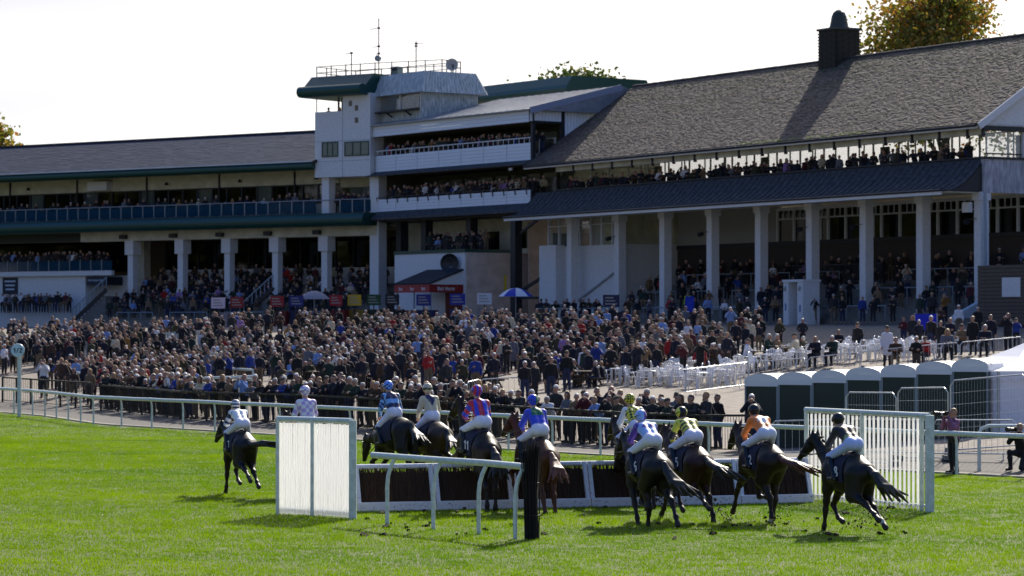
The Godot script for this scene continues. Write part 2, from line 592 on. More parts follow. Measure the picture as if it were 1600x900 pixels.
func stand_pose(kind: String) -> Dictionary:
	var j := {}
	j.pelvis = Vector3(0, 0.96, 0); j.chest = Vector3(0, 1.33, 0.0)
	j.head = Vector3(0, 1.63, 0.02); j.hb = Basis.IDENTITY
	j.shoulder = [Vector3(-0.17, 1.385, 0), Vector3(0.17, 1.385, 0)]
	j.hip = [Vector3(-0.09, 0.92, 0), Vector3(0.09, 0.92, 0)]
	j.knee = [Vector3(-0.1, 0.5, 0.02), Vector3(0.11, 0.5, 0.03)]
	j.ankle = [Vector3(-0.11, 0.09, -0.03), Vector3(0.13, 0.09, -0.02)]
	j.toe = [Vector3(-0.14, 0.036, 0.13), Vector3(0.18, 0.036, 0.13)]
	j.elbow = [Vector3(-0.235, 1.12, -0.05), Vector3(0.235, 1.12, -0.05)]
	j.wrist = [Vector3(-0.245, 0.88, 0.05), Vector3(0.245, 0.88, 0.05)]
	j.palm = [Vector3(0.6, 0, -0.6), Vector3(-0.6, 0, -0.6)]
	match kind:
		"pockets":
			j.elbow = [Vector3(-0.3, 1.13, -0.08), Vector3(0.3, 1.13, -0.08)]
			j.wrist = [Vector3(-0.19, 0.95, 0.1), Vector3(0.19, 0.95, 0.1)]
		"folded":
			j.elbow = [Vector3(-0.26, 1.13, 0.08), Vector3(0.26, 1.13, 0.08)]
			j.wrist = [Vector3(0.06, 1.16, 0.21), Vector3(-0.06, 1.2, 0.19)]
			j.hand_dir = [Vector3(1, 0.1, -0.1), Vector3(-1, 0.1, -0.1)]
			j.palm = [Vector3(0, 0, -1), Vector3(0, 0, -1)]
		"glasses": # field glasses or a camera held to the eyes
			j.elbow = [Vector3(-0.28, 1.25, 0.17), Vector3(0.28, 1.25, 0.17)]
			j.wrist = [Vector3(-0.1, 1.52, 0.23), Vector3(0.1, 1.52, 0.23)]
			j.hand_dir = [Vector3(0.5, 1, 0.1), Vector3(-0.5, 1, 0.1)]
			j.palm = [Vector3(1, 0, -0.3), Vector3(-1, 0, -0.3)]
			j.curl = 0.75
		"leaning":
			j.pelvis = Vector3(0, 0.93, -0.1); j.chest = Vector3(0, 1.26, 0.06)
			j.head = Vector3(0, 1.53, 0.17)
			j.shoulder = [Vector3(-0.185, 1.33, 0.08), Vector3(0.185, 1.33, 0.08)]
			j.hip = [Vector3(-0.09, 0.9, -0.1), Vector3(0.09, 0.9, -0.1)]
			j.knee = [Vector3(-0.1, 0.48, -0.1), Vector3(0.11, 0.49, -0.02)]
			j.ankle = [Vector3(-0.11, 0.09, -0.2), Vector3(0.13, 0.09, -0.08)]
			j.toe = [Vector3(-0.13, 0.036, -0.04), Vector3(0.17, 0.036, 0.08)]
			j.elbow = [Vector3(-0.28, 1.15, 0.22), Vector3(0.28, 1.15, 0.22)]
			j.wrist = [Vector3(-0.06, 1.17, 0.36), Vector3(0.07, 1.17, 0.38)]
			j.palm = [Vector3(0, -1, 0), Vector3(0, -1, 0)]
		"drink":
			j.elbow = [Vector3(-0.27, 1.12, 0.02), Vector3(0.25, 1.12, -0.04)]
			j.wrist = [Vector3(-0.14, 1.22, 0.24), Vector3(0.26, 0.88, 0.05)]
			j.hand_dir = [Vector3(0.5, 0.3, 0.8), Vector3(0, -1, 0.1)]
		"walking":
			j.knee = [Vector3(-0.09, 0.52, 0.17), Vector3(0.09, 0.49, -0.02)]
			j.ankle = [Vector3(-0.09, 0.1, 0.28), Vector3(0.1, 0.14, -0.34)]
			j.toe = [Vector3(-0.1, 0.06, 0.45), Vector3(0.11, 0.04, -0.2)]
			j.elbow = [Vector3(-0.25, 1.13, -0.13), Vector3(0.25, 1.13, 0.08)]
			j.wrist = [Vector3(-0.26, 0.91, -0.08), Vector3(0.25, 0.95, 0.26)]
		"sitting":
			j.pelvis = Vector3(0, 0.56, 0); j.chest = Vector3(0, 0.92, 0.06)
			j.head = Vector3(0, 1.21, 0.12)
			j.shoulder = [Vector3(-0.185, 1.0, 0.07), Vector3(0.185, 1.0, 0.07)]
			j.hip = [Vector3(-0.09, 0.54, 0.03), Vector3(0.09, 0.54, 0.03)]
			j.knee = [Vector3(-0.13, 0.53, 0.45), Vector3(0.13, 0.53, 0.45)]
			j.ankle = [Vector3(-0.13, 0.09, 0.4), Vector3(0.14, 0.09, 0.42)]
			j.toe = [Vector3(-0.15, 0.036, 0.55), Vector3(0.16, 0.036, 0.57)]
			j.elbow = [Vector3(-0.26, 0.78, 0.2), Vector3(0.26, 0.78, 0.2)]
			j.wrist = [Vector3(-0.09, 0.8, 0.4), Vector3(0.1, 0.8, 0.4)]
			j.palm = [Vector3(0, -1, 0), Vector3(0, -1, 0)]
		"kneeling":
			j.pelvis = Vector3(0, 0.48, -0.05); j.chest = Vector3(0, 0.86, 0.03)
			j.head = Vector3(0, 1.14, 0.1)
			j.shoulder = [Vector3(-0.185, 0.94, 0.04), Vector3(0.185, 0.94, 0.04)]
			j.hip = [Vector3(-0.09, 0.45, -0.05), Vector3(0.09, 0.45, -0.05)]
			j.knee = [Vector3(-0.14, 0.5, 0.36), Vector3(0.13, 0.08, 0.2)]
			j.ankle = [Vector3(-0.15, 0.09, 0.3), Vector3(0.14, 0.1, -0.22)]
			j.toe = [Vector3(-0.17, 0.036, 0.46), Vector3(0.14, 0.04, -0.36)]
			j.elbow = [Vector3(-0.24, 0.76, 0.24), Vector3(0.26, 0.78, 0.22)]
			j.wrist = [Vector3(-0.08, 1.0, 0.33), Vector3(0.1, 1.02, 0.27)]
			j.hand_dir = [Vector3(0.4, 1, 0.2), Vector3(-0.4, 1, 0.1)]
			j.palm = [Vector3(1, 0, -0.3), Vector3(-1, 0, -0.3)]
	return j

var bodies := {} # kind -> {body, jacket, trousers, shoes, hair: [meshes]}
func body_of(kind: String) -> Dictionary:
	if bodies.has(kind): return bodies[kind]
	var pose := kind.trim_suffix("_coat")
	var j := stand_pose(pose)
	var s := figure(j, 0.026, kind.ends_with("_coat"))
	var skin := Color(0.37, 0.205, 0.14)
	var d := {}
	d.body = skin_mesh(s, {0: skin, 1: skin, 2: skin, 3: skin, 4: Color(0.08, 0.05, 0.04), 5: Color(0.34, 0.12, 0.1)})
	d.jacket = shell(s, [1], 0.012)
	d.trousers = shell(s, [2], 0.008)
	d.shoes = [shell(s, [3], 0.008, null, Vector3.LEFT), shell(s, [3], 0.008, null, Vector3.RIGHT)]
	d.hair = []
	for k in [0, 1, 2, 3]:
		var h := Hide.new()
		nets(h, hair_bones(j.head, j.hb, k), 0.016, 0.03)
		d.hair.append(skin_mesh(h, {}))
	bodies[kind] = d
	return d

# one spectator, parts of its own
func person(kind: String, at: Vector3, turn: float, label: String, group: String, jacket: Color, trousers: Color, hair: Color, hair_kind: int, tall := 1.0) -> Node3D:
	var d := body_of(kind)
	var o := thing("person", label, "person", at, turn, group)
	o.scale = Vector3.ONE * tall
	part(d.body, "body", mat("skin", Color.WHITE, 0.6, {"vc": true}), o)
	part(d.jacket, "jacket", cloth(jacket), o)
	part(d.trousers, "trousers", cloth(trousers), o)
	for k in 2: part(d.shoes[k], "shoe", mat("shoes", Color(0.12, 0.1, 0.09), 0.5), o)
	part(d.hair[hair_kind], "cap" if hair_kind == 3 else "hair", cloth(hair) if hair_kind == 3 else mat("hair" + hair.to_html(), hair, 0.55, {"rim": 0.4}), o)
	return o

# ---------------------------------------------------------------- racehorses: +x forward, +z to the right
func seg(p: Vector3, l: float, ang: float, z := 0.0) -> Vector3:
	return p + Vector3(sin(ang) * l, -cos(ang) * l, z)

func horse_skin(h: Dictionary) -> Dictionary:
	var b := []
	b.append([Vector3(0.46, 1.15, 0), Vector3(0.02, 1.12, 0), 0.262, 0.278, 0])
	b.append([Vector3(0.02, 1.12, 0), Vector3(-0.36, 1.2, 0), 0.278, 0.245, 0])
	b.append([Vector3(0.42, 1.32, 0), Vector3(-0.36, 1.32, 0), 0.235, 0.245, 0])
	b.append([Vector3(-0.34, 1.32, 0), Vector3(-0.66, 1.25, 0), 0.265, 0.21, 0])
	b.append([Vector3(0.44, 1.46, 0), Vector3(0.06, 1.43, 0), 0.095, 0.09, 0])
	b.append([Vector3(0.62, 1.2, 0), Vector3(0.54, 1.08, 0), 0.19, 0.18, 0])
	var na: float = h.get("neck", 0.0)
	var nb := Basis(Vector3(0, 0, 1), na)
	var piv := Vector3(0.56, 1.3, 0)
	var n1 := piv + nb * Vector3(0.3, 0.26, 0)
	var poll := piv + nb * Vector3(0.56, 0.53, 0)
	var yaw: float = h.get("yaw", 0.0)
	poll.z += yaw * 0.35
	b.append([Vector3(0.5, 1.28, 0), n1, 0.215, 0.145, 0])
	b.append([piv + Vector3(-0.1, 0.14, 0), n1 + nb * Vector3(-0.03, 0.06, 0), 0.1, 0.075, 0])
	b.append([n1, poll, 0.145, 0.098, 0])
	var ha: float = h.get("head", 0.75)
	var hd := Vector3(sin(ha) , -cos(ha), yaw).normalized()
	var fr := Vector3(cos(ha), sin(ha), 0)
	var muz := poll + hd * 0.54
	b.append([poll + fr * 0.02, poll + hd * 0.2, 0.098, 0.1, 0])
	b.append([poll + hd * 0.2, poll + hd * 0.4, 0.09, 0.062, 0])
	b.append([poll + hd * 0.38, muz, 0.062, 0.055, 5])
	b.append([poll + hd * 0.2 - fr * 0.06, poll + hd * 0.38 - fr * 0.03, 0.06, 0.045, 0])
	var eyes := []
	for s in [-1.0, 1.0]:
		var e: Vector3 = poll + Vector3(-0.03, 0.07, s * 0.055)
		b.append([e, e + Vector3(0.01, 0.15, s * 0.012), 0.034, 0.01, 0])
		eyes.append(poll + hd * 0.17 + fr * 0.05 + Vector3(0, 0, s * 0.078))
	for i in 2:
		var s := -1.0 if i == 0 else 1.0
		var fl: Array = h.fore[i]
		var sp := Vector3(0.54, 1.12, s * 0.13)
		var el := seg(sp, 0.24, fl[0] * 0.35 - 0.25)
		el.z = s * 0.15
		b.append([sp + Vector3(-0.1, 0.14, 0), el, 0.15, 0.105, 0])
		var kn := seg(el, 0.42, fl[0])
		var fe := seg(kn, 0.31, fl[1])
		var ho := seg(fe, 0.13, fl[2])
		b.append([el, el.lerp(kn, 0.55), 0.098, 0.062, 0])
		b.append([el.lerp(kn, 0.55), kn, 0.062, 0.05, 1])
		b.append([kn, kn.lerp(fe, 0.3), 0.05, 0.034, 1])
		b.append([kn.lerp(fe, 0.3), fe, 0.034, 0.042, 1])
		b.append([fe, ho, 0.04, 0.036, 7 if h.get("sock", -1) == i else 1])
		b.append([ho, seg(ho, 0.055, fl[2]), 0.044, 0.056, 2])
		var hl: Array = h.hind[i]
		var hp := Vector3(-0.5, 1.22, s * 0.115)
		var st := seg(hp, 0.4, hl[0])
		st.z = s * 0.165
		b.append([hp, st, 0.22, 0.145, 0])
		b.append([Vector3(-0.66, 1.2, s * 0.1), st + Vector3(-0.12, -0.02, 0), 0.14, 0.1, 0])
		var hk := seg(st, 0.45, hl[1])
		hk.z = s * 0.14
		var hf := seg(hk, 0.38, hl[2])
		var hh := seg(hf, 0.13, hl[3])
		b.append([st, st.lerp(hk, 0.5), 0.128, 0.075, 0])
		b.append([st.lerp(hk, 0.5), hk, 0.075, 0.056, 0])
		b.append([hk + (hk - st).normalized() * 0.035, hk, 0.034, 0.05, 1])
		b.append([hk, hk.lerp(hf, 0.35), 0.052, 0.038, 1])
		b.append([hk.lerp(hf, 0.35), hf, 0.038, 0.044, 1])
		b.append([hf, hh, 0.042, 0.038, 7 if h.get("sock", -1) == i + 2 else 1])
		b.append([hh, seg(hh, 0.055, hl[3]), 0.046, 0.058, 2])
	var s1 := Hide.new()
	nets(s1, b, 0.024, 0.06)
	var eye := Hide.new()
	for e in eyes: nets(s1, [[e, e + Vector3(0.004, 0, 0), 0.02, 0.02, 4]], 0.01, 0.01)
	# mane along the crest
	var m := []
	for k in 7:
		var t := k / 6.0
		var c := (piv + Vector3(-0.06, 0.2, 0)).lerp(poll + Vector3(-0.05, 0.07, 0), t)
		c += nb * Vector3(-0.05, 0.07, 0) * sin(t * PI) * 0.7
		m.append([c, c + Vector3(-0.07, -0.03 - 0.06 * sin(k * 2.1), 0.08), 0.03, 0.016, 0])
	m.append([poll + Vector3(0.0, 0.1, 0), poll + hd * 0.12 + fr * 0.08, 0.03, 0.014, 0])
	var mane := Hide.new()
	nets(mane, m, 0.02, 0.03)
	# tail: strands that part towards the tip
	var tl := []
	var ta: Array = h.get("tail", [0.5, 0.9, 0.7])
	for k in 9:
		var p := Vector3(-0.84, 1.33, 0)
		var z := (k - 4.0) * 0.02 * (1.0 if k % 2 else 0.6) + float(h.get("tail_z", 0.0)) * 0.05
		var r := 0.042
		for q in 3:
			var a: float = -ta[q] + (((k * 5) % 9) - 4.0) * 0.034 * q
			var l: float = [0.18, 0.28, 0.3 - 0.05 * (k % 4)][q]
			var p2 := seg(p, l, a, z * (q + 1) * 0.7 + float(h.get("tail_z", 0.0)) * 0.09 * q)
			var r2: float = [0.05, 0.046, 0.02][q]
			tl.append([p, p2, r, r2, 0])
			p = p2
			r = r2
	var tail := Hide.new()
	nets(tail, tl, 0.02, 0.03)
	return {"body": s1, "mane": mane, "tail": tail, "poll": poll, "hd": hd, "fr": fr, "muz": muz}

func jockey_pose(kind: String) -> Dictionary:
	var j := {"rider": true, "side": Vector3(0, 0, 1), "wide": 0.88}
	if kind == "upright":
		j.pelvis = Vector3(-0.12, 1.76, 0); j.chest = Vector3(-0.02, 2.09, 0); j.head = Vector3(0.08, 2.4, 0)
		j.shoulder = [Vector3(0.0, 2.17, -0.17), Vector3(0.0, 2.17, 0.17)]
		j.elbow = [Vector3(0.06, 1.9, -0.26), Vector3(0.06, 1.9, 0.26)]
		j.wrist = [Vector3(0.32, 1.76, -0.17), Vector3(0.32, 1.76, 0.17)]
		j.hip = [Vector3(-0.1, 1.74, -0.1), Vector3(-0.1, 1.74, 0.1)]
		j.knee = [Vector3(0.26, 1.46, -0.28), Vector3(0.26, 1.46, 0.28)]
		j.ankle = [Vector3(0.1, 1.08, -0.33), Vector3(0.1, 1.08, 0.33)]
	elif kind == "half":
		j.pelvis = Vector3(-0.18, 1.78, 0); j.chest = Vector3(0.08, 2.04, 0); j.head = Vector3(0.3, 2.3, 0)
		j.shoulder = [Vector3(0.12, 2.1, -0.17), Vector3(0.12, 2.1, 0.17)]
		j.elbow = [Vector3(0.2, 1.83, -0.27), Vector3(0.2, 1.83, 0.27)]
		j.wrist = [Vector3(0.46, 1.7, -0.13), Vector3(0.46, 1.7, 0.13)]
		j.hip = [Vector3(-0.16, 1.76, -0.1), Vector3(-0.16, 1.76, 0.1)]
		j.knee = [Vector3(0.22, 1.5, -0.28), Vector3(0.22, 1.5, 0.28)]
		j.ankle = [Vector3(0.0, 1.12, -0.33), Vector3(0.0, 1.12, 0.33)]
	else:
		j.pelvis = Vector3(-0.26, 1.79, 0); j.chest = Vector3(0.06, 1.99, 0); j.head = Vector3(0.36, 2.19, 0)
		j.shoulder = [Vector3(0.12, 2.03, -0.17), Vector3(0.12, 2.03, 0.17)]
		j.elbow = [Vector3(0.24, 1.76, -0.27), Vector3(0.24, 1.76, 0.27)]
		j.wrist = [Vector3(0.54, 1.64, -0.1), Vector3(0.54, 1.64, 0.1)]
		j.hip = [Vector3(-0.24, 1.76, -0.1), Vector3(-0.24, 1.76, 0.1)]
		j.knee = [Vector3(0.18, 1.53, -0.28), Vector3(0.18, 1.53, 0.28)]
		j.ankle = [Vector3(-0.08, 1.14, -0.33), Vector3(-0.08, 1.14, 0.33)]
	j.toe = [j.ankle[0] + Vector3(0.16, -0.03, -0.03), j.ankle[1] + Vector3(0.16, -0.03, 0.03)]
	j.hb = Basis(Vector3(0, 0, -1), Vector3(0, 1, 0), Vector3(1, 0, 0)).rotated(Vector3(0, 0, 1), -0.25 if kind != "upright" else -0.1)
	j.palm = [Vector3(-0.3, -1, 0.2), Vector3(-0.3, -1, -0.2)]
	j.curl = 1.1
	return j

const SILK := {
	"white": Color(0.78, 0.8, 0.84), "navy": Color(0.012, 0.02, 0.09), "lilac": Color(0.5, 0.36, 0.72), "sky": Color(0.2, 0.45, 0.85), "cream": Color(0.56, 0.5, 0.36),
	"royal": Color(0.03, 0.06, 0.62), "red": Color(0.5, 0.015, 0.05), "green": Color(0.01, 0.16, 0.07), "yellow": Color(0.75, 0.68, 0.05), "bottle": Color(0.008, 0.04, 0.015),
	"pale": Color(0.3, 0.48, 0.88), "purple": Color(0.08, 0.025, 0.3), "lemon": Color(0.7, 0.72, 0.08), "black": Color(0.008, 0.008, 0.012), "orange": Color(0.78, 0.19, 0.02),
}

func chequer(a: float, b: float, size: float) -> bool:
	return (int(floor(a / size)) + int(floor(b / size))) % 2 == 0

# colour of a silk at a point; t: distance along the back from the waist, z: across, cls 1 body 6 sleeve
func silk(kind: String, j: Dictionary, p: Vector3, cls: int) -> Color:
	var ax: Vector3 = (j.chest - j.pelvis).normalized()
	var t: float = (p - j.pelvis).dot(ax)
	var i := 0 if p.z < 0 else 1
	var u: float = p.distance_to(j.shoulder[i])
	var z := p.z
	match kind:
		"white hoops": return SILK.navy if (cls == 6 and int(u / 0.075) % 2 == 1) or (cls == 1 and t < 0.06) else SILK.white
		"lilac check": return SILK.lilac if chequer(t + 0.5 if cls == 1 else u + 0.5, z + 1.0, 0.085) else SILK.white
		"navy band":
			if cls == 6: return SILK.sky if chequer(u, z + 1.0, 0.06) else SILK.navy
			return SILK.sky if t > 0.2 and t < 0.32 else SILK.navy
		"cream v": return SILK.navy if cls == 1 and t > 0.2 and absf(z) < (t - 0.2) * 0.55 and absf(z) < 0.13 else SILK.cream
		"blue braces":
			if cls == 6: return SILK.red if int(u / 0.08) % 2 == 0 else SILK.royal
			return SILK.red if absf(absf(z + 0.02) - 0.03) < 0.028 or absf(z) > 0.15 else SILK.royal
		"green yoke": return SILK.green if cls == 1 and t > 0.3 and absf(z) < 0.13 else SILK.royal
		"yellow check": return SILK.white if cls == 6 else (SILK.yellow if chequer(t + z + 2.0, t - z + 2.0, 0.075) else SILK.bottle)
		"pale diamonds":
			if cls == 6: return SILK.purple
			return SILK.purple if t > 0.22 and absf(absf(z) - 0.07) + absf(t - 0.32) < 0.065 else SILK.pale
		"lemon hoops":
			if cls == 6: return SILK.lemon if u < 0.2 or u > 0.38 else SILK.black
			return SILK.lemon if int((t + 0.4) / 0.052) % 2 == 0 else SILK.black
		"orange": return SILK.white if cls == 1 and t > 0.22 and z * z + (t - 0.34) * (t - 0.34) < 0.011 else SILK.orange
		_: return Color(0.28, 0.34, 0.12) if cls == 1 and (z + 0.1) * (z + 0.1) + (t - 0.12) * (t - 0.12) < 0.0035 else SILK.black

func hat(kind: String, p: Vector3, c: Vector3) -> Color:
	var q := p - c
	match kind:
		"white hoops": return SILK.navy if int((q.y + 1.0) / 0.04) % 2 == 0 else SILK.white
		"lilac check": return SILK.lilac if chequer(q.y + 1.0, q.z + 1.0, 0.055) else SILK.white
		"navy band": return SILK.sky if chequer(q.y + 1.0, q.z + 1.0, 0.045) else SILK.royal
		"cream v": return SILK.black if q.y < 0.03 and q.y > 0.0 else SILK.cream
		"blue braces": return SILK.red if int((q.z + 1.0) / 0.05) % 2 == 0 else SILK.royal
		"green yoke": return SILK.green if q.z > 0.03 else SILK.royal
		"yellow check": return SILK.yellow if chequer(q.y + q.z + 2.0, q.y - q.z + 2.0, 0.05) else SILK.bottle
		"pale diamonds": return SILK.purple if q.z > 0.02 else SILK.pale
		"lemon hoops": return SILK.lemon if absf(q.z) > 0.075 else SILK.black
		_: return SILK.black

const GALLOP := [
	{"fore": [[0.75, 0.35, 0.6], [-0.15, -1.6, -2.0]], "hind": [[0.35, -0.75, -0.2, 0.5], [0.65, -0.15, 0.25, 0.6]]},
	{"fore": [[-0.35, -0.45, -0.2], [0.4, -1.3, -1.7]], "hind": [[0.6, -0.3, 0.15, 0.5], [0.1, -1.1, -0.65, -0.6]]},
	{"fore": [[0.95, -0.4, -0.6], [0.5, -1.2, -1.6]], "hind": [[-0.05, -0.75, -0.45, -0.1], [0.2, -0.6, -0.15, 0.3]]},
	{"fore": [[0.55, 0.5, 0.75], [0.9, -0.5, -0.8]], "hind": [[0.25, -1.15, -1.0, -1.2], [0.4, -0.85, -0.5, -0.2]]},
	{"fore": [[0.2, 0.15, 0.45], [0.7, -0.7, -1.2]], "hind": [[0.0, -1.25, -1.1, -1.0], [0.3, -1.0, -0.9, -0.9]]},
	{"fore": [[1.15, -0.6, -1.1], [1.0, -0.8, -1.3]], "hind": [[-0.1, -0.6, -0.5, -0.35], [0.05, -0.55, -0.4, -0.2]]},
	{"fore": [[1.2, 0.5, 0.5], [0.95, 0.3, 0.5]], "hind": [[0.5, -1.2, -1.3, -1.4], [0.6, -1.15, -1.2, -1.3]]},
]

# px, py: the ground below the middle of the horse
func racer(a: Dictionary) -> void:
	var p := on_ground(a.px, a.py)
	p.y += a.get("lift", 0.0)
	var turn: float = deg_to_rad(a.get("heading", 120.0))
	var h: Dictionary = GALLOP[a.pose].duplicate()
	h.merge(a.get("extra", {}), true)
	var sk := horse_skin(h)
	var base: Color = a.coat
	var leg: Color = a.get("leg", Color(0.012, 0.009, 0.008))
	var fn := FastNoiseLite.new()
	fn.frequency = 3.0
	var paint := func(q: Vector3, cls: int) -> Color:
		var k := 1.0 + 0.35 * fn.get_noise_3dv(q)
		match cls:
			1: return leg
			2: return Color(0.03, 0.025, 0.02)
			4: return Color(0.004, 0.003, 0.003)
			5: return base * 0.55
			7: return Color(0.55, 0.53, 0.5)
		return Color(base.r * k, base.g * k, base.b * k)
	var o := thing("racehorse", a.horse, "horse", p, turn, "racehorses")
	o.rotation.z = a.get("pitch", 0.0)
	o.scale = Vector3.ONE * float(a.get("size", 1.0))
	var hm := mat("horse_coat", Color.WHITE, 0.48, {"vc": true, "spec": 0.4})
	part(skin_mesh(sk.body, {}, paint), "body", hm, o)
	var dark := mat("horse_hair" + base.to_html(), Color(base.r * 0.5, base.g * 0.45, base.b * 0.45).linear_to_srgb(), 0.5, {"rim": 0.4})
	part(skin_mesh(sk.mane, {}), "mane", dark, o)
	part(skin_mesh(sk.tail, {}), "tail", mat("tail" + a.rider, a.get("tail_col", Color(0.1, 0.09, 0.08)), 0.5, {"rim": 0.4}), o)
	# tack
	var leather := mat("tack", Color(0.08, 0.06, 0.05), 0.4)
	var sc := MB.new()
	var prev := []
	for k in 21:
		var ang := lerpf(-1.95, 1.95, k / 20.0)
		var ry := 0.268 if absf(ang) < 0.6 else 0.272
		var c := Vector3(0, 1.27 - maxf(0.0, absf(ang) - 1.3) * 0.18, 0)
		var q := c + Vector3(0, cos(ang) * (ry + 0.035), sin(ang) * (ry + 0.02))
		var q2 := c + Vector3(0, cos(ang) * (ry + 0.05), sin(ang) * (ry + 0.035))
		var row := [q + Vector3(-0.33, 0.012, 0), q + Vector3(0.28, 0.03, 0), q2 + Vector3(-0.33, 0.012, 0), q2 + Vector3(0.28, 0.03, 0)]
		if prev:
			sc.quad(prev[2], row[2], row[3], prev[3])
			sc.quad(prev[0], prev[1], row[1], row[0])
			sc.quad(prev[0], row[0], row[2], prev[2])
			sc.quad(prev[1], prev[3], row[3], row[1])
		prev = row
	var clothp := put(sc, "saddle_cloth", mat("saddle_cloth", Color(0.07, 0.08, 0.2), 0.8, {"rim": 0.2}), o)
	if a.has("number"):
		var tm := TextMesh.new()
		tm.text = a.number
		var sf := SystemFont.new()
		sf.font_names = PackedStringArray(["Droid Sans"])
		sf.font_weight = 700
		tm.font = sf
		tm.font_size = 64
		tm.pixel_size = 0.0042
		tm.depth = 0.004
		var t := part(tm, "number", mat("number_white", Color(0.88, 0.88, 0.9), 0.7), clothp)
		t.position = Vector3(-0.12, 1.25, -0.318)
		t.rotation = Vector3(0.02, PI, 0.12)
	var sd := Hide.new()
	nets(sd, [[Vector3(0.2, 1.56, 0), Vector3(-0.05, 1.55, 0), 0.06, 0.075, 0], [Vector3(-0.05, 1.55, 0), Vector3(-0.2, 1.58, 0), 0.075, 0.06, 0], [Vector3(0.1, 1.5, -0.16), Vector3(0.12, 1.3, -0.3), 0.07, 0.04, 0], [Vector3(0.1, 1.5, 0.16), Vector3(0.12, 1.3, 0.3), 0.07, 0.04, 0]], 0.022, 0.04)
	part(skin_mesh(sd, {}), "saddle", leather, o)
	var br := MB.new()
	var bb := Basis(sk.fr, -sk.hd, Vector3(0, 0, 1))
	for lev in [[0.1, 0.118], [0.36, 0.078]]:
		var ring := []
		for k in 13:
			var t := TAU * k / 12.0
			ring.append(sk.poll + sk.hd * lev[0] + bb * Vector3(cos(t) * lev[1], 0, sin(t) * lev[1]))
		br.tube(ring, 0.011, 5, false)
	for s in [-1.0, 1.0]:
		br.tube([sk.poll + sk.hd * 0.1 + Vector3(0, 0, s * 0.11), sk.poll + sk.hd * 0.42 + Vector3(0, 0, s * 0.075)], 0.01, 5)
		var jw: Vector3 = jockey_pose(a.seat).wrist[0 if s < 0 else 1]
		br.tube([sk.poll + sk.hd * 0.42 + Vector3(0, 0, s * 0.075), (sk.poll + sk.hd * 0.42).lerp(jw, 0.5) + Vector3(0, -0.06, s * 0.1), jw], 0.009, 5)
	put(br, "bridle", leather, o)
	# the rider
	var j := jockey_pose(a.seat)
	var s := figure(j, 0.021, false)
	var r := thing("person", a.jockey, "person", p, turn, "jockeys")
	r.rotation.z = a.get("pitch", 0.0)
	r.scale = Vector3.ONE * float(a.get("size", 1.0))
	var skinc := Color(0.5, 0.29, 0.2)
	part(skin_mesh(s, {0: skinc, 1: skinc, 2: skinc, 3: skinc, 6: skinc, 4: Color(0.05, 0.03, 0.03), 5: Color(0.34, 0.12, 0.1)}), "body", mat("skin"), r)
	var vc := mat("silk", Color.WHITE, 0.5, {"vc": true, "rim": 0.3, "back": Color(0.25, 0.25, 0.25)})
	part(shell(s, [1, 6], 0.012, func(q, cls): return silk(a.rider, j, q, cls)), "silks", vc, r)
	part(shell(s, [2], 0.009), "breeches", mat("breeches" + a.get("br", ""), Color(0.86, 0.87, 0.93) if a.get("br", "") == "" else Color(0.72, 0.78, 0.95), 0.6, {"rim": 0.2}), r)
	for half in [Vector3.FORWARD, Vector3.BACK]: part(shell(s, [3], 0.008, null, half), "boot", mat("boots", Color(0.05, 0.05, 0.055), 0.3), r)
	var hs := Hide.new()
	var hb: Basis = j.hb
	var hc: Vector3 = j.head
	nets(hs, [[hc + hb * Vector3(0, 0.055, -0.03), hc + hb * Vector3(0, 0.05, 0.02), 0.116, 0.108, 0], [hc + hb * Vector3(0, 0.02, -0.05), hc + hb * Vector3(0, -0.01, -0.05), 0.1, 0.08, 0], [hc + hb * Vector3(-0.05, 0.045, 0.12), hc + hb * Vector3(0.05, 0.045, 0.12), 0.025, 0.025, 0]], 0.014, 0.02)
	part(skin_mesh(hs, {}, func(q, _c): return hat(a.rider, q, hc)), "helmet", mat("helmet", Color.WHITE, 0.35, {"vc": true}), r)
	var gg := MB.new()
	var band := []
	for k in 13:
		var t := TAU * k / 12.0
		band.append(hc + hb * Vector3(cos(t) * 0.122, 0.03 - 0.01 * sin(t), -0.02 + sin(t) * 0.125))
	gg.tube(band, 0.009, 5, false)
	put(gg, "goggle_strap", leather, r)

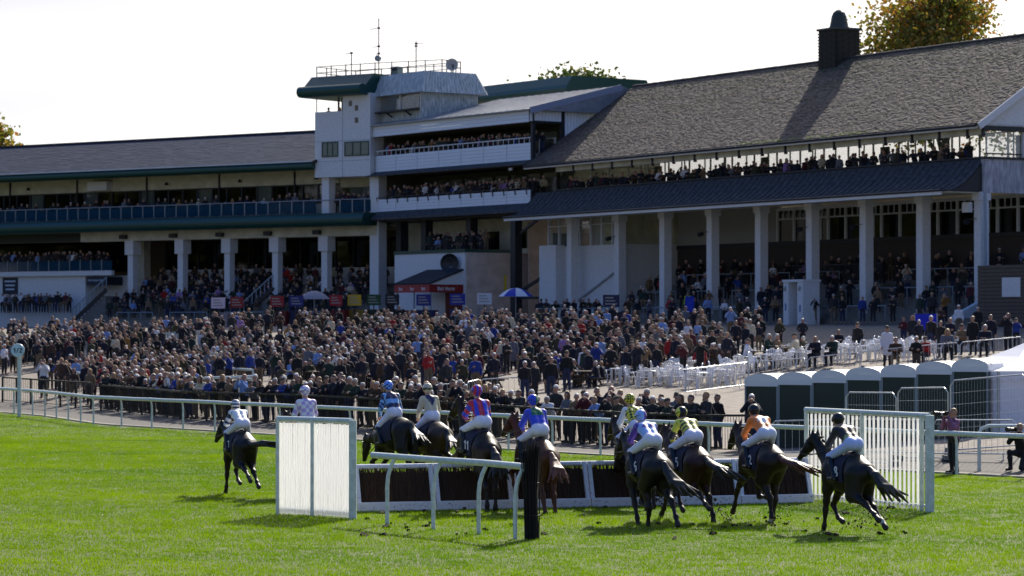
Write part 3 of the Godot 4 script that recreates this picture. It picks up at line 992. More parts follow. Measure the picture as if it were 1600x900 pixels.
func make_race() -> void:
	var black := Color(0.011, 0.009, 0.008)
	var bay := Color(0.035, 0.014, 0.007)
	var brown := Color(0.02, 0.012, 0.008)
	var chest := Color(0.075, 0.024, 0.01)
	for a in [
		{"px": 374, "py": 774, "size": 0.93, "pose": 4, "rider": "white hoops", "seat": "crouch", "coat": black, "heading": 112.0, "lift": 0.02, "extra": {"neck": -0.25, "tail": [1.3, 1.7, 1.3], "tail_z": 1.5, "yaw": -0.15},
			"horse": "black horse leading the field, alone beyond the solid white wing", "jockey": "jockey in white with navy hooped sleeves riding the leading horse", "number": "7"},
		{"px": 478, "py": 777, "pose": 1, "rider": "lilac check", "seat": "upright", "coat": brown, "heading": 118.0, "lift": 0.0,
			"horse": "brown horse almost wholly hidden behind the solid white wing", "jockey": "jockey in lilac and white checks rising above the solid white wing"},
		{"px": 624, "py": 764, "pose": 5, "rider": "navy band", "seat": "upright", "coat": black, "heading": 122.0, "lift": 0.1, "pitch": -0.2, "extra": {"neck": -0.7, "head": 0.5},
			"horse": "black horse landing head down past the hurdle, under the navy and sky blue rider", "jockey": "jockey in navy with a sky blue band and chequered cap"},
		{"px": 678, "py": 763, "pose": 6, "rider": "cream v", "seat": "upright", "coat": Color(0.055, 0.033, 0.02), "heading": 118.0, "lift": 0.0, "pitch": -0.12, "extra": {"neck": -0.45},
			"horse": "mud brown horse landing past the hurdle in a spray of dirt", "jockey": "jockey in cream silks with a navy V on the back"},
		{"px": 740, "py": 796, "pose": 5, "rider": "blue braces", "seat": "half", "coat": brown, "heading": 113.0, "lift": 0.2, "pitch": 0.2, "extra": {"neck": 0.2, "head": 0.55, "yaw": -0.2, "hind": [[-0.35, -0.8, -0.35, -0.1], [-0.2, -0.55, -0.2, 0.1]], "tail": [1.0, 0.9, 0.4]},
			"horse": "dark horse taking off over the hurdle with saddle cloth number 11", "jockey": "jockey in blue silks with red braces and sleeves", "number": "11"},
		{"px": 834, "py": 799, "pose": 5, "rider": "green yoke", "seat": "half", "coat": chest, "leg": Color(0.07, 0.02, 0.01), "heading": 112.0, "lift": 0.0, "pitch": 0.1, "extra": {"neck": 0.0, "yaw": -0.2, "tail": [0.9, 1.0, 0.5]}, "tail_col": Color(0.36, 0.18, 0.1),
			"horse": "chestnut horse taking off over the hurdle behind the dark brush post", "jockey": "jockey in royal blue with a green yoke", "number": "10"},
		{"px": 992, "py": 793, "pose": 2, "rider": "yellow check", "seat": "half", "coat": brown, "heading": 110.0, "lift": 0.0,
			"horse": "brown horse hidden behind the horse of the pale blue rider", "jockey": "jockey in yellow and dark green check with white sleeves"},
		{"px": 1012, "py": 821, "pose": 1, "rider": "pale diamonds", "seat": "crouch", "coat": black, "heading": 110.0, "lift": -0.08, "extra": {"neck": -0.1, "tail": [0.6, 0.7, 0.3], "tail_z": 0.8}, "number": "6",
			"horse": "black horse at the front of the pair approaching the hurdle", "jockey": "jockey in pale blue with purple diamonds and sleeves"},
		{"px": 1076, "py": 813, "pose": 3, "rider": "lemon hoops", "seat": "crouch", "coat": bay, "heading": 111.0, "lift": -0.06, "extra": {"tail": [1.1, 1.2, 0.8], "tail_z": 0.8}, "number": "5",
			"horse": "bay horse with saddle cloth number 5 approaching the hurdle", "jockey": "jockey in yellow and black hoops"},
		{"px": 1190, "py": 815, "pose": 0, "rider": "orange", "seat": "crouch", "coat": brown, "heading": 111.0, "lift": 0.0, "extra": {"tail": [1.2, 1.3, 0.9], "tail_z": 1.0, "sock": 2}, "tail_col": Color(0.3, 0.13, 0.08), "number": "2",
			"horse": "dark bay horse with reddish tail, ridden by the orange jockey", "jockey": "jockey in bright orange silks and black helmet"},
		{"px": 1324, "py": 832, "pose": 4, "rider": "black", "seat": "crouch", "coat": black, "heading": 113.0, "lift": -0.08, "br": "b", "extra": {"yaw": -0.25, "tail": [1.0, 0.6, 0.1], "tail_z": 0.9, "sock": 3}, "number": "8",
			"horse": "black horse last of the field with saddle cloth number 8", "jockey": "jockey all in black with white breeches, last of the field"},
	]:
		racer(a)

# ---------------------------------------------------------------- ground
const ACROSS := Vector2(0.79, 0.613) # from the rail towards the stands, in (x, depth)

func rail_pt(s: float) -> Vector2:
	for i in RAIL.size() - 1:
		var a := Vector2(RAIL[i][0], RAIL[i][1])
		var b := Vector2(RAIL[i + 1][0], RAIL[i + 1][1])
		var l := a.distance_to(b)
		if s <= l or i == RAIL.size() - 2: return a.lerp(b, s / l)
		s -= l
	return Vector2.ZERO

func g3(p: Vector2, up := 0.0) -> Vector3:
	return Vector3(p.x, ground_y(p.x, -p.y) + up, -p.y)

func strip(o0: Array, up: float, s0 := 0.0, s1 := 222.0, step := 2.0) -> MB:
	var mb := MB.new()
	var n := int((s1 - s0) / step)
	var grid := []
	for i in n + 1:
		var r := rail_pt(s0 + step * i)
		var row := []
		for o in o0: row.append(g3(r + ACROSS * o, up))
		grid.append(row)
	var nn := Vector3.UP
	for i in n:
		for k in o0.size() - 1:
			mb.stri(grid[i][k], grid[i + 1][k], grid[i + 1][k + 1], nn, nn, nn)
			mb.stri(grid[i][k], grid[i + 1][k + 1], grid[i][k + 1], nn, nn, nn)
	return mb

func make_ground() -> void:
	# g at places read off the photograph: x, depth, height
	for k in [[1060, 574, 30], [1170, 552, 29], [345, 596, 28], [75, 625, 29], [560, 575, 29]]:
		knots.append([(k[0] - 800.0) / k[2], F / k[2], 4.0 - (k[1] - 505.0) / k[2]])
	for k in [[3.97, 115.4, 1.05], [1.9, 125.0, 0.85], [18.0, 132.0, 2.6], [20.0, 100.0, 1.6], [26.0, 130.0, 3.0], [-3.0, 140.0, 1.1], [5.0, 175.0, 3.0], [-12.0, 185.0, 2.6], [7.5, 91.0, -0.4], [5.0, 91.5, -0.2], [14.0, 87.0, 0.8], [20.0, 84.0, 1.1], [3.5, 92.0, 0.1], [-6.0, 104.0, 0.1], [-13.0, 114.0, 0.05], [-19.0, 126.0, 0.0], [-28.0, 150.0, 0.3], [-40.0, 175.0, 1.5], [-45.0, 205.0, 3.0]]: knots.append(k)
	for st in [[stand_r, [-28.0, -15.0, 0.0, 12.0, 24.0], 3.0, 4.0], [stand_r, [-28.0, -10.0, 10.0, 26.0], -20.0, 4.0], [stand_m, [-20.0, -8.0], 5.0, 3.9], [stand_l, [-48.0, -35.0, -20.0, -5.0], 6.0, 3.5], [stand_l, [-60.0, -30.0, 0.0], -8.0, 4.0]]:
		for t in st[1]:
			var p: Vector3 = st[0] * Vector3(t, 0, st[2])
			knots.append([p.x, -p.z, st[3]])
	var mb := MB.new()
	var xs := [-2500.0, -900.0, -350.0, -150.0, -90.0]
	for i in 41: xs.append(-60.0 + i * 3.0)
	xs.append_array([90.0, 150.0, 350.0, 900.0, 2500.0])
	var zs := [-400.0, -100.0, 0.0, 25.0]
	for i in 75: zs.append(34.0 + i * 3.0)
	zs.append_array([280.0, 320.0, 450.0, 900.0, 2500.0])
	var rows := []
	for x in xs:
		var row := []
		for z in zs:
			var y := ground_y(x, -z) if z < 330 and absf(x) < 160 else (4.0 if z > 100 else 0.0)
			var d := rail_d(x, z) if z < 330 and absf(x) < 160 else 9.0
			row.append(Vector3(x, y - (0.35 if d > -0.2 and z > 20 else 0.0), -z))
		rows.append(row)
	for i in xs.size() - 1:
		for k in zs.size() - 1:
			mb.stri(rows[i][k], rows[i + 1][k], rows[i + 1][k + 1], Vector3.UP, Vector3.UP, Vector3.UP)
			mb.stri(rows[i][k], rows[i + 1][k + 1], rows[i][k + 1], Vector3.UP, Vector3.UP, Vector3.UP)
	var soil := mat("turf", Color(0.34, 0.4, 0.09), 0.95, {"tex": noise("turf", 0.02, Color(0.72, 0.7, 0.6), Color(1, 1, 1)), "scale": 0.35})
	single(mb, "ground", soil, "", "", "", "structure")
	# the turf up to the rail, then kerb, path and apron
	var verge := strip([-9.0, -6.0, -3.0, -1.5, -0.4, 0.22], 0.004)
	single(verge, "turf_verge", soil, "", "", "", "structure")
	var kb := MB.new()
	var prev := []
	for i in 66:
		var r := rail_pt(2.0 * i)
		var a := g3(r + ACROSS * 0.2)
		var b := g3(r + ACROSS * 0.5)
		var row := [a, a + Vector3(0, 0.05, 0), b + Vector3(0, 0.05, 0), b]
		if prev:
			for k in 3: kb.quad(prev[k], row[k], row[k + 1], prev[k + 1])
		prev = row
	single(kb, "kerb", mat("kerb", Color(0.62, 0.6, 0.55), 0.9, {"tex": noise("grit", 0.08, Color(0.7, 0.7, 0.7), Color(1, 1, 1)), "scale": 0.4}), "", "", "", "structure")
	var tar := mat("path", Color(0.36, 0.34, 0.32), 0.9, {"tex": noise("tar", 0.05, Color(0.6, 0.6, 0.62), Color(1, 1, 1)), "scale": 0.3, "bump": noise("tar", 0.05, Color(0, 0, 0), Color(1, 1, 1)), "bscale": 0.4})
	single(strip([0.5, 1.5, 2.4, 3.2, 4.2], 0.03), "path", tar, "", "", "", "structure")
	var o := [4.2]
	while o[-1] < 70.0: o.append(o[-1] + 2.0)
	while o[-1] < 130.0: o.append(o[-1] + 6.0)
	var apr := mat("apron", Color(0.53, 0.49, 0.44), 0.93, {"tex": noise("apron", 0.03, Color(0.68, 0.68, 0.7), Color(1, 1, 1)), "scale": 0.12})
	single(strip(o, 0.03), "apron_pavement", apr, "", "", "", "structure")

func make_grass() -> void:
	var patches: Array[ArrayMesh] = []
	for q in 3:
		var mb := MB.new()
		for i in 230:
			var x := rng.randf_range(-0.36, 0.36)
			var z := rng.randf_range(-0.36, 0.36)
			var h := rng.randf_range(0.028, 0.062)
			var a := rng.randf() * TAU
			var w := Vector3(cos(a), 0, sin(a)) * rng.randf_range(0.005, 0.0085)
			var lean := Vector3(rng.randf_range(-1, 1), 0, rng.randf_range(-1, 1)) * 0.025
			var p := Vector3(x, -0.004, z)
			mb.tri(p - w, p + w, p + lean + Vector3(0, h, 0))
		patches.append(mb.mesh())
	var where := [[], [], []]
	var fn := FastNoiseLite.new()
	fn.frequency = 0.09
	fn.seed = 4
	var dep := 43.0
	while dep < 140.0:
		var wid := dep * 0.18 + 1.0
		var x := -wid
		while x < wid:
			var xx := x + rng.randf_range(-0.12, 0.12)
			var dd := dep + rng.randf_range(-0.12, 0.12)
			if rail_d(xx, dd) < -0.12:
				var k := fn.get_noise_2d(xx * 0.55 + dd * 0.2, dd * 1.6)
				var k2 := fn.get_noise_2d(xx * 6.0 + 90.0, dd * 6.0)
				var c := Color(0.9 + 0.55 * k + 0.26 * k2, 0.95 + 0.34 * k + 0.22 * k2, 0.9 - 0.2 * k)
				var sp := 1.0 if dep < 100 else 1.4
				where[rng.randi() % 3].append([Transform3D(Basis(Vector3.UP, rng.randf() * TAU).scaled(Vector3(sp, rng.randf_range(0.75, 1.25) + 0.3 * k, sp)), Vector3(xx, 0.0, -dd)), c])
			x += 0.6 if dep < 100 else 0.9
		dep += 0.6 if dep < 100 else 0.9
	var gm := mat("grass_blade", Color(0.5, 0.585, 0.02), 0.4, {"vc": true, "back": Color(0.92, 1.0, 0.02), "spec": 0.4})
	var root := Node3D.new()
	root.name = "grass"
	add_child(root)
	tag(root, "short bright green turf of the racecourse in the foreground", "grass", "", "stuff")
	for q in 3:
		var mm := MultiMesh.new()
		mm.transform_format = MultiMesh.TRANSFORM_3D
		mm.use_colors = true
		mm.mesh = patches[q]
		mm.instance_count = where[q].size()
		for i in where[q].size():
			mm.set_instance_transform(i, where[q][i][0])
			mm.set_instance_color(i, where[q][i][1])
		var mi := MultiMeshInstance3D.new()
		mi.name = "blades"
		mi.multimesh = mm
		mi.material_override = gm
		root.add_child(mi, true)

# ---------------------------------------------------------------- rails, wings, hurdles
func white_plastic() -> StandardMaterial3D:
	return mat("white_plastic", Color(0.86, 0.9, 0.89), 0.35, {"tex": noise("grime", 0.02, Color(0.8, 0.82, 0.78), Color(1, 1, 1)), "scale": 0.5})

func make_rails() -> void:
	var wp := white_plastic()
	var o := thing("running_rail", "long white plastic running rail along the far side of the turf", "rail")
	var len := 0.0
	for i in RAIL.size() - 1: len += Vector2(RAIL[i][0], RAIL[i][1]).distance_to(Vector2(RAIL[i + 1][0], RAIL[i + 1][1]))
	var s := 20.0
	var joints: Array[Vector3] = []
	while s < 130.0:
		var p := g3(rail_pt(s))
		joints.append(p)
		s += 2.35
	for i in joints.size():
		var p := joints[i]
		var mb := MB.new()
		mb.tube([p + Vector3(0, -0.1, 0), p + Vector3(0, 0.75, 0), p + Vector3(-0.015, 0.95, 0.02), p + Vector3(-0.04, 1.06, 0.05)], [0.038, 0.036, 0.034, 0.034], 10)
		put(mb, "post", wp, o)
		if i:
			var a := joints[i - 1] + Vector3(-0.05, 1.1, 0.06)
			var b := p + Vector3(-0.05, 1.1, 0.06)
			var rb := MB.new()
			var sag := Vector3(0, rng.randf_range(-0.012, 0.004), 0)
			rb.tube([a, (a + b) * 0.5 + sag, b], 0.066, 12)
			var pr := put(rb, "rail", wp, o)
			if i % 2 == 0:
				var cl := MB.new()
				cl.tube([b - (b - a).normalized() * 0.1, b + (b - a).normalized() * 0.1], 0.071, 12)
				put(cl, "sleeve", wp, pr)
	# guard rail nearest the camera
	var gr := thing("guard_rail", "short white guard rail with four bent posts before the hurdle", "rail")
	var ps := [on_ground(605, 820), on_ground(677, 828), on_ground(748, 835), on_ground(805, 843)]
	var tops: Array[Vector3] = []
	for p in ps:
		var mb := MB.new()
		mb.tube([p + Vector3(0, -0.1, 0), p + Vector3(0, 0.78, 0), p + Vector3(0.02, 0.98, 0), p + Vector3(0.07, 1.15, 0), p + Vector3(0.14, 1.3, 0)], 0.04, 12)
		put(mb, "post", wp, gr)
		tops.append(p + Vector3(0.15, 1.35, 0))
	var first := tops[0] + (tops[0] - tops[1]).normalized() * 0.85
	tops.insert(0, first)
	for i in 4:
		var mb := MB.new()
		mb.tube([tops[i], tops[i + 1]], 0.064, 14)
		put(mb, "rail", wp, gr)
	# brush post at its end
	var bp := on_ground(831, 843)
	var br := thing("brush_post", "dark bundle of birch brush standing upright at the end of the guard rail", "brush bundle", bp)
	var tw := MB.new()
	for i in 150:
		var a := rng.randf() * TAU
		var r := sqrt(rng.randf()) * 0.13
		var x := cos(a) * r
		var z := sin(a) * r
		var h := rng.randf_range(1.5, 1.85)
		var j := Vector3(rng.randf_range(-0.03, 0.03), 0, rng.randf_range(-0.03, 0.03))
		tw.tube([Vector3(x, 0, z), Vector3(x * 0.95, h * 0.5, z * 0.95) + j, Vector3(x * 1.25, h, z * 1.25) + j * 2.0], [0.014, 0.012, 0.006], 5)
	var tws := put(tw, "twigs", mat("birch", Color(0.14, 0.11, 0.09), 0.9, {"tex": noise("bark", 0.1, Color(0.4, 0.4, 0.4), Color(1, 1, 1)), "scale": 2.0}), br)
	tag(tws, "", "", "", "stuff")
	for y in [0.45, 1.05]:
		var ring := []
		for k in 13: ring.append(Vector3(cos(TAU * k / 12) * 0.14, y, sin(TAU * k / 12) * 0.14))
		var rm := MB.new()
		rm.tube(ring, 0.009, 5, false)
		put(rm, "tie_wire", mat("wire", Color(0.2, 0.19, 0.18), 0.5, {"metal": 0.6}), br)
	# half-furlong pole
	var hp := on_ground(30, 652)
	var pole := thing("marker_pole", "white half-furlong marker pole with a round disc beside the rail", "marker", hp)
	var pm := MB.new()
	pm.tube([Vector3(0, -0.1, 0), Vector3(0, 2.7, 0)], 0.085, 12)
	put(pm, "pole", wp, pole)
	var dm := MB.new()
	dm.lathe([Vector2(0, -0.03), Vector2(0.28, -0.03), Vector2(0.29, 0.0), Vector2(0.28, 0.03), Vector2(0, 0.03)], Vector3(-0.05, 2.85, 0.1), 28, Basis(Vector3.RIGHT, PI / 2))
	var disc := put(dm, "disc", mat("disc", Color(0.72, 0.84, 0.88), 0.4), pole)
	var t := text_mesh("1/2", 0.0042)
	var tx := part(t, "lettering", mat("ink", Color(0.05, 0.06, 0.08), 0.6), disc)
	tx.position = Vector3(-0.05, 2.84, 0.14)

func text_mesh(s: String, px: float, depth := 0.006, font := "Droid Sans") -> TextMesh:
	var t := TextMesh.new()
	t.text = s
	var sf := SystemFont.new()
	sf.font_names = PackedStringArray([font])
	sf.font_weight = 700
	t.font = sf
	t.font_size = 64
	t.pixel_size = px
	t.depth = depth
	t.curve_step = 2.0
	return t

func wing(a: Vector3, b: Vector3, n: int, w: float, h: float, o: Node3D, wp: Material, pal: Material) -> void:
	var d := (b - a)
	var turn := -atan2(d.z, d.x)
	var pm := MB.new()
	pm.tube([Vector3(0, -h * 0.5 + 0.05, 0), Vector3(0, h * 0.5 - 0.05, 0)], w * 0.5, 7)
	var pmesh := pm.mesh()
	for i in n:
		var p := part(pmesh, "paling", pal, o)
		p.position = a.lerp(b, (i + 0.5) / n) + Vector3(0, h * 0.5 - 0.02, 0) - o.position + Vector3(0, rng.randf_range(-0.012, 0.008), 0)
		p.rotation = Vector3(0, turn, rng.randf_range(-0.006, 0.006))
	for y in [0.12]:
		var rb := MB.new()
		var off := Vector3(0, y, 0) - o.position + d.cross(Vector3.UP).normalized() * -0.045
		rb.tube([a + off, b + off], 0.03, 8)
		put(rb, "back_rail", wp, o)
	var tr := MB.new()
	tr.tube([a + Vector3(0, h, 0) - o.position, b + Vector3(0, h, 0) - o.position], 0.06, 12)
	put(tr, "top_rail", wp, o)

func make_obstacle() -> void:
	var wp := white_plastic()
	var pal := mat("paling", Color(0.94, 0.94, 0.93), 0.45, {"back": Color(1.1, 1.1, 1.1)})
	var a := on_ground(434, 804)
	var b := on_ground(488, 807)
	var c := on_ground(549, 811)
	var o := thing("hurdle_wing", "solid white wing of close palings at the nearside end of the hurdle", "fence wing", b)
	wing(a, b, 14, 0.053, 2.0, o, wp, pal)
	wing(b, c, 15, 0.055, 2.0, o, wp, pal)
	for p in [a, b, c]:
		var mb := MB.new()
		var fat := 0.15 if p == c else 0.07
		mb.box(p - o.position + Vector3(0.03 if p == c else 0.0, 0.98, 0.06), Vector3(fat, 2.08, fat))
		put(mb, "post", wp, o)
	a = on_ground(1259, 781)
	b = on_ground(1452, 800)
	var o2 := thing("hurdle_wing", "open white paling wing beside the last black horse", "fence wing", b)
	wing(a, b, 29, 0.055, 2.04, o2, wp, pal)
	for k in [[0.0, 0.08], [0.47, 0.08], [0.94, 0.08], [1.0, 0.17]]:
		var p := a.lerp(b, k[0])
		var mb := MB.new()
		mb.box(p - o2.position + Vector3(0, 1.02, 0.07), Vector3(k[1], 2.06, k[1]))
		put(mb, "post", wp, o2)
	# hurdles: six sections leaning away from the field
	var l := on_ground(556, 799.5)
	var r := on_ground(1268, 785)
	var dir := (r - l).normalized()
	var turn := -atan2(dir.z, dir.x)
	var n := 6
	var w := l.distance_to(r) / n
	var lean := 0.33
	var tw := MB.new()
	for i in 520:
		var x := rng.randf_range(-w * 0.5 + 0.05, w * 0.5 - 0.05)
		var row := rng.randf_range(-0.07, 0.07)
		var top := rng.randf_range(0.8, 0.92)
		tw.tube([Vector3(x, 0.12, row), Vector3(x + rng.randf_range(-0.08, 0.08), top, row - lean * top + rng.randf_range(-0.02, 0.02))], [0.011, 0.005], 4, false)
	tw.box(Vector3(0, 0.46, -lean * 0.46), Vector3(w - 0.08, 0.72, 0.06), Basis(Vector3.RIGHT, -atan(lean)))
	var twm := tw.mesh()
	var kick := boxmesh(w - 0.02, 0.2, 0.05, 0.012)
	var topr := MB.new()
	topr.tube([Vector3(-w * 0.5 + 0.01, 0.93, -lean * 0.93), Vector3(w * 0.5 - 0.01, 0.93, -lean * 0.93)], 0.06, 10)
	var topm := topr.mesh()
	var sidem := boxmesh(0.085, 1.02, 0.07, 0.012)
	var wpaint := mat("white_board", Color(0.8, 0.81, 0.84), 0.6, {"tex": spots("mud_splash", 0.045, Color(0.4, 0.34, 0.28), 0.14), "scale": 0.5})
	var brm := mat("brush", Color(0.38, 0.27, 0.18), 0.95, {"tex": noise("bark", 0.1, Color(0.4, 0.4, 0.4), Color(1, 1, 1)), "scale": 1.5})
	for i in n:
		var p := l.lerp(r, (i + 0.5) / n)
		var h := thing("hurdle", "brush hurdle section, %s of six from the solid wing" % ["first", "second", "third", "fourth", "fifth", "last"][i], "hurdle", p, turn, "sections of the brush hurdle")
		tag(part(twm, "brush", brm, h), "", "", "", "stuff")
		part(kick, "kickboard", wpaint, h).position = Vector3(0, 0.1, 0.12)
		part(topm, "top_rail", wpaint, h)
		for s in [-1.0, 1.0]:
			var q := part(sidem, "side_post", wpaint, h)
			q.position = Vector3(s * (w * 0.5 - 0.055), 0.5, 0.12 - lean * 0.5)
			q.rotation.x = -atan(lean)
	# clods of turf thrown up, and divots in the turf
	var clod := MB.new()
	for k in [[868, 788, 420, 0.45], [1040, 792, 220, 0.5], [1358, 828, 170, 0.6], [672, 740, 240, 0.7], [1130, 812, 90, 0.4], [1215, 822, 70, 0.4]]:
		var q := on_ground(k[0], k[1])
		for i in k[2]:
			var y: float = absf(rng.randfn(0.0, 0.22)) * (1.0 if k[3] < 0.8 else 2.0)
			var e := q + Vector3(rng.randfn(0.0, 0.22 * k[3] * 2.0), y + 0.015, rng.randfn(0.0, 0.25))
			clod.box(e, Vector3(1, 0.7, 0.9) * rng.randf_range(0.006, 0.028) * (2.0 if rng.randf() < 0.06 else 1.0), Basis.from_euler(Vector3(rng.randf() * 3, rng.randf() * 3, rng.randf() * 3)))
	single(clod, "mud", mat("mud", Color(0.17, 0.12, 0.08), 1.0), "clods of dark earth thrown up by the hooves round the hurdle", "mud", "", "stuff")
	var dv := MB.new()
	for i in 60:
		var q := on_ground(rng.randf_range(560, 1420), rng.randf_range(792, 846))
		var sz := rng.randf_range(0.03, 0.1)
		dv.box(q + Vector3(0, 0.02, 0), Vector3(sz * 1.6, 0.05, sz), Basis.from_euler(Vector3(rng.randf_range(-0.4, 0.4), rng.randf() * 3, rng.randf_range(-0.4, 0.4))))
	single(dv, "dirt", mat("mud"), "loose divots of earth lying on the turf before the hurdle", "divots", "", "stuff")

# ---------------------------------------------------------------- stands. Local axes: x along the front (to the right), y above the apron, z out towards the track
func place(o: Node3D, t: Transform3D) -> void:
	o.transform = t

func slab(parent: Node, called: String, m: Material, a: Vector3, b: Vector3) -> MeshInstance3D:
	var mb := MB.new()
	mb.span(a, b)
	return put(mb, called, m, parent)

func wall_mats() -> Dictionary:
	return {
		"white": mat("wall_white", Color(0.86, 0.87, 0.88), 0.8, {"tex": noise("stain_soft", 0.03, Color(0.9, 0.9, 0.89), Color(1, 1, 1)), "scale": 0.25}),
		"cream": mat("wall_cream", Color(0.83, 0.82, 0.74), 0.85, {"tex": noise("stain", 0.012, Color(0.78, 0.78, 0.76), Color(1, 1, 1)), "scale": 0.15}),
		"pink": mat("wall_pink", Color(0.86, 0.79, 0.75), 0.85, {"tex": noise("stain", 0.012, Color(0.78, 0.78, 0.76), Color(1, 1, 1)), "scale": 0.15}),
		"dark": mat("dark_steel", Color(0.07, 0.09, 0.12), 0.5),
		"green": mat("green_paint", Color(0.04, 0.25, 0.22), 0.4),
		"glass": mat("glass", Color(0.7, 0.78, 0.8), 0.03, {"alpha": 0.1}),
		"tint": mat("tinted_glass", Color(0.02, 0.03, 0.028), 0.04, {"alpha": 0.9, "spec": 0.5}),
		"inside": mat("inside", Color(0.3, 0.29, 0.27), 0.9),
		"concrete": mat("concrete", Color(0.5, 0.49, 0.47), 0.95, {"tex": noise("stain", 0.012, Color(0.78, 0.78, 0.76), Color(1, 1, 1)), "scale": 0.4}),
		"steel": mat("galvanised", Color(0.62, 0.65, 0.68), 0.4, {"metal": 0.7}),
		"railing": mat("grey_railing", Color(0.55, 0.6, 0.64), 0.5),
		"lead": mat("lead", Color(0.42, 0.43, 0.44), 0.75, {"spec": 0.25, "tex": noise("leadstain", 0.02, Color(0.4, 0.4, 0.42), Color(1.0, 1.0, 1.0), 512, 5), "scale": 0.35}),
	}

# terrace: steps rising away from the track
func terrace(parent: Node, m: Material, x0: float, x1: float, z0: float, z1: float, y1: float, n: int) -> void:
	for i in n:
		var y := y1 * (i + 1) / n
		var za := lerpf(z0, z1, float(i) / n)
		var zb := lerpf(z0, z1, float(i + 1) / n)
		slab(parent, "terrace_step", m, Vector3(x0, -0.6, za), Vector3(x1, y, zb))

func crush_rail(at: Vector3, len: float, basis_t: Transform3D, label: String) -> void:
	var o := thing("crush_barrier", label, "barrier", Vector3.ZERO, 0.0, "grey crush barriers on the terraces")
	place(o, basis_t * Transform3D(Basis.IDENTITY, at))
	var m: Material = wall_mats().railing
	var mb := MB.new()
	mb.tube([Vector3(0, 1.12, 0), Vector3(len, 1.12, 0)], 0.035, 8)
	put(mb, "handrail", m, o)
	var n := maxi(1, int(len / 1.25))
	var pm := MB.new()
	pm.tube([Vector3(0, -0.25, 0), Vector3(0, 1.12, 0)], 0.032, 8)
	var pmesh := pm.mesh()
	for i in n + 1: part(pmesh, "post", m, o).position = Vector3(len * i / n, 0, 0)

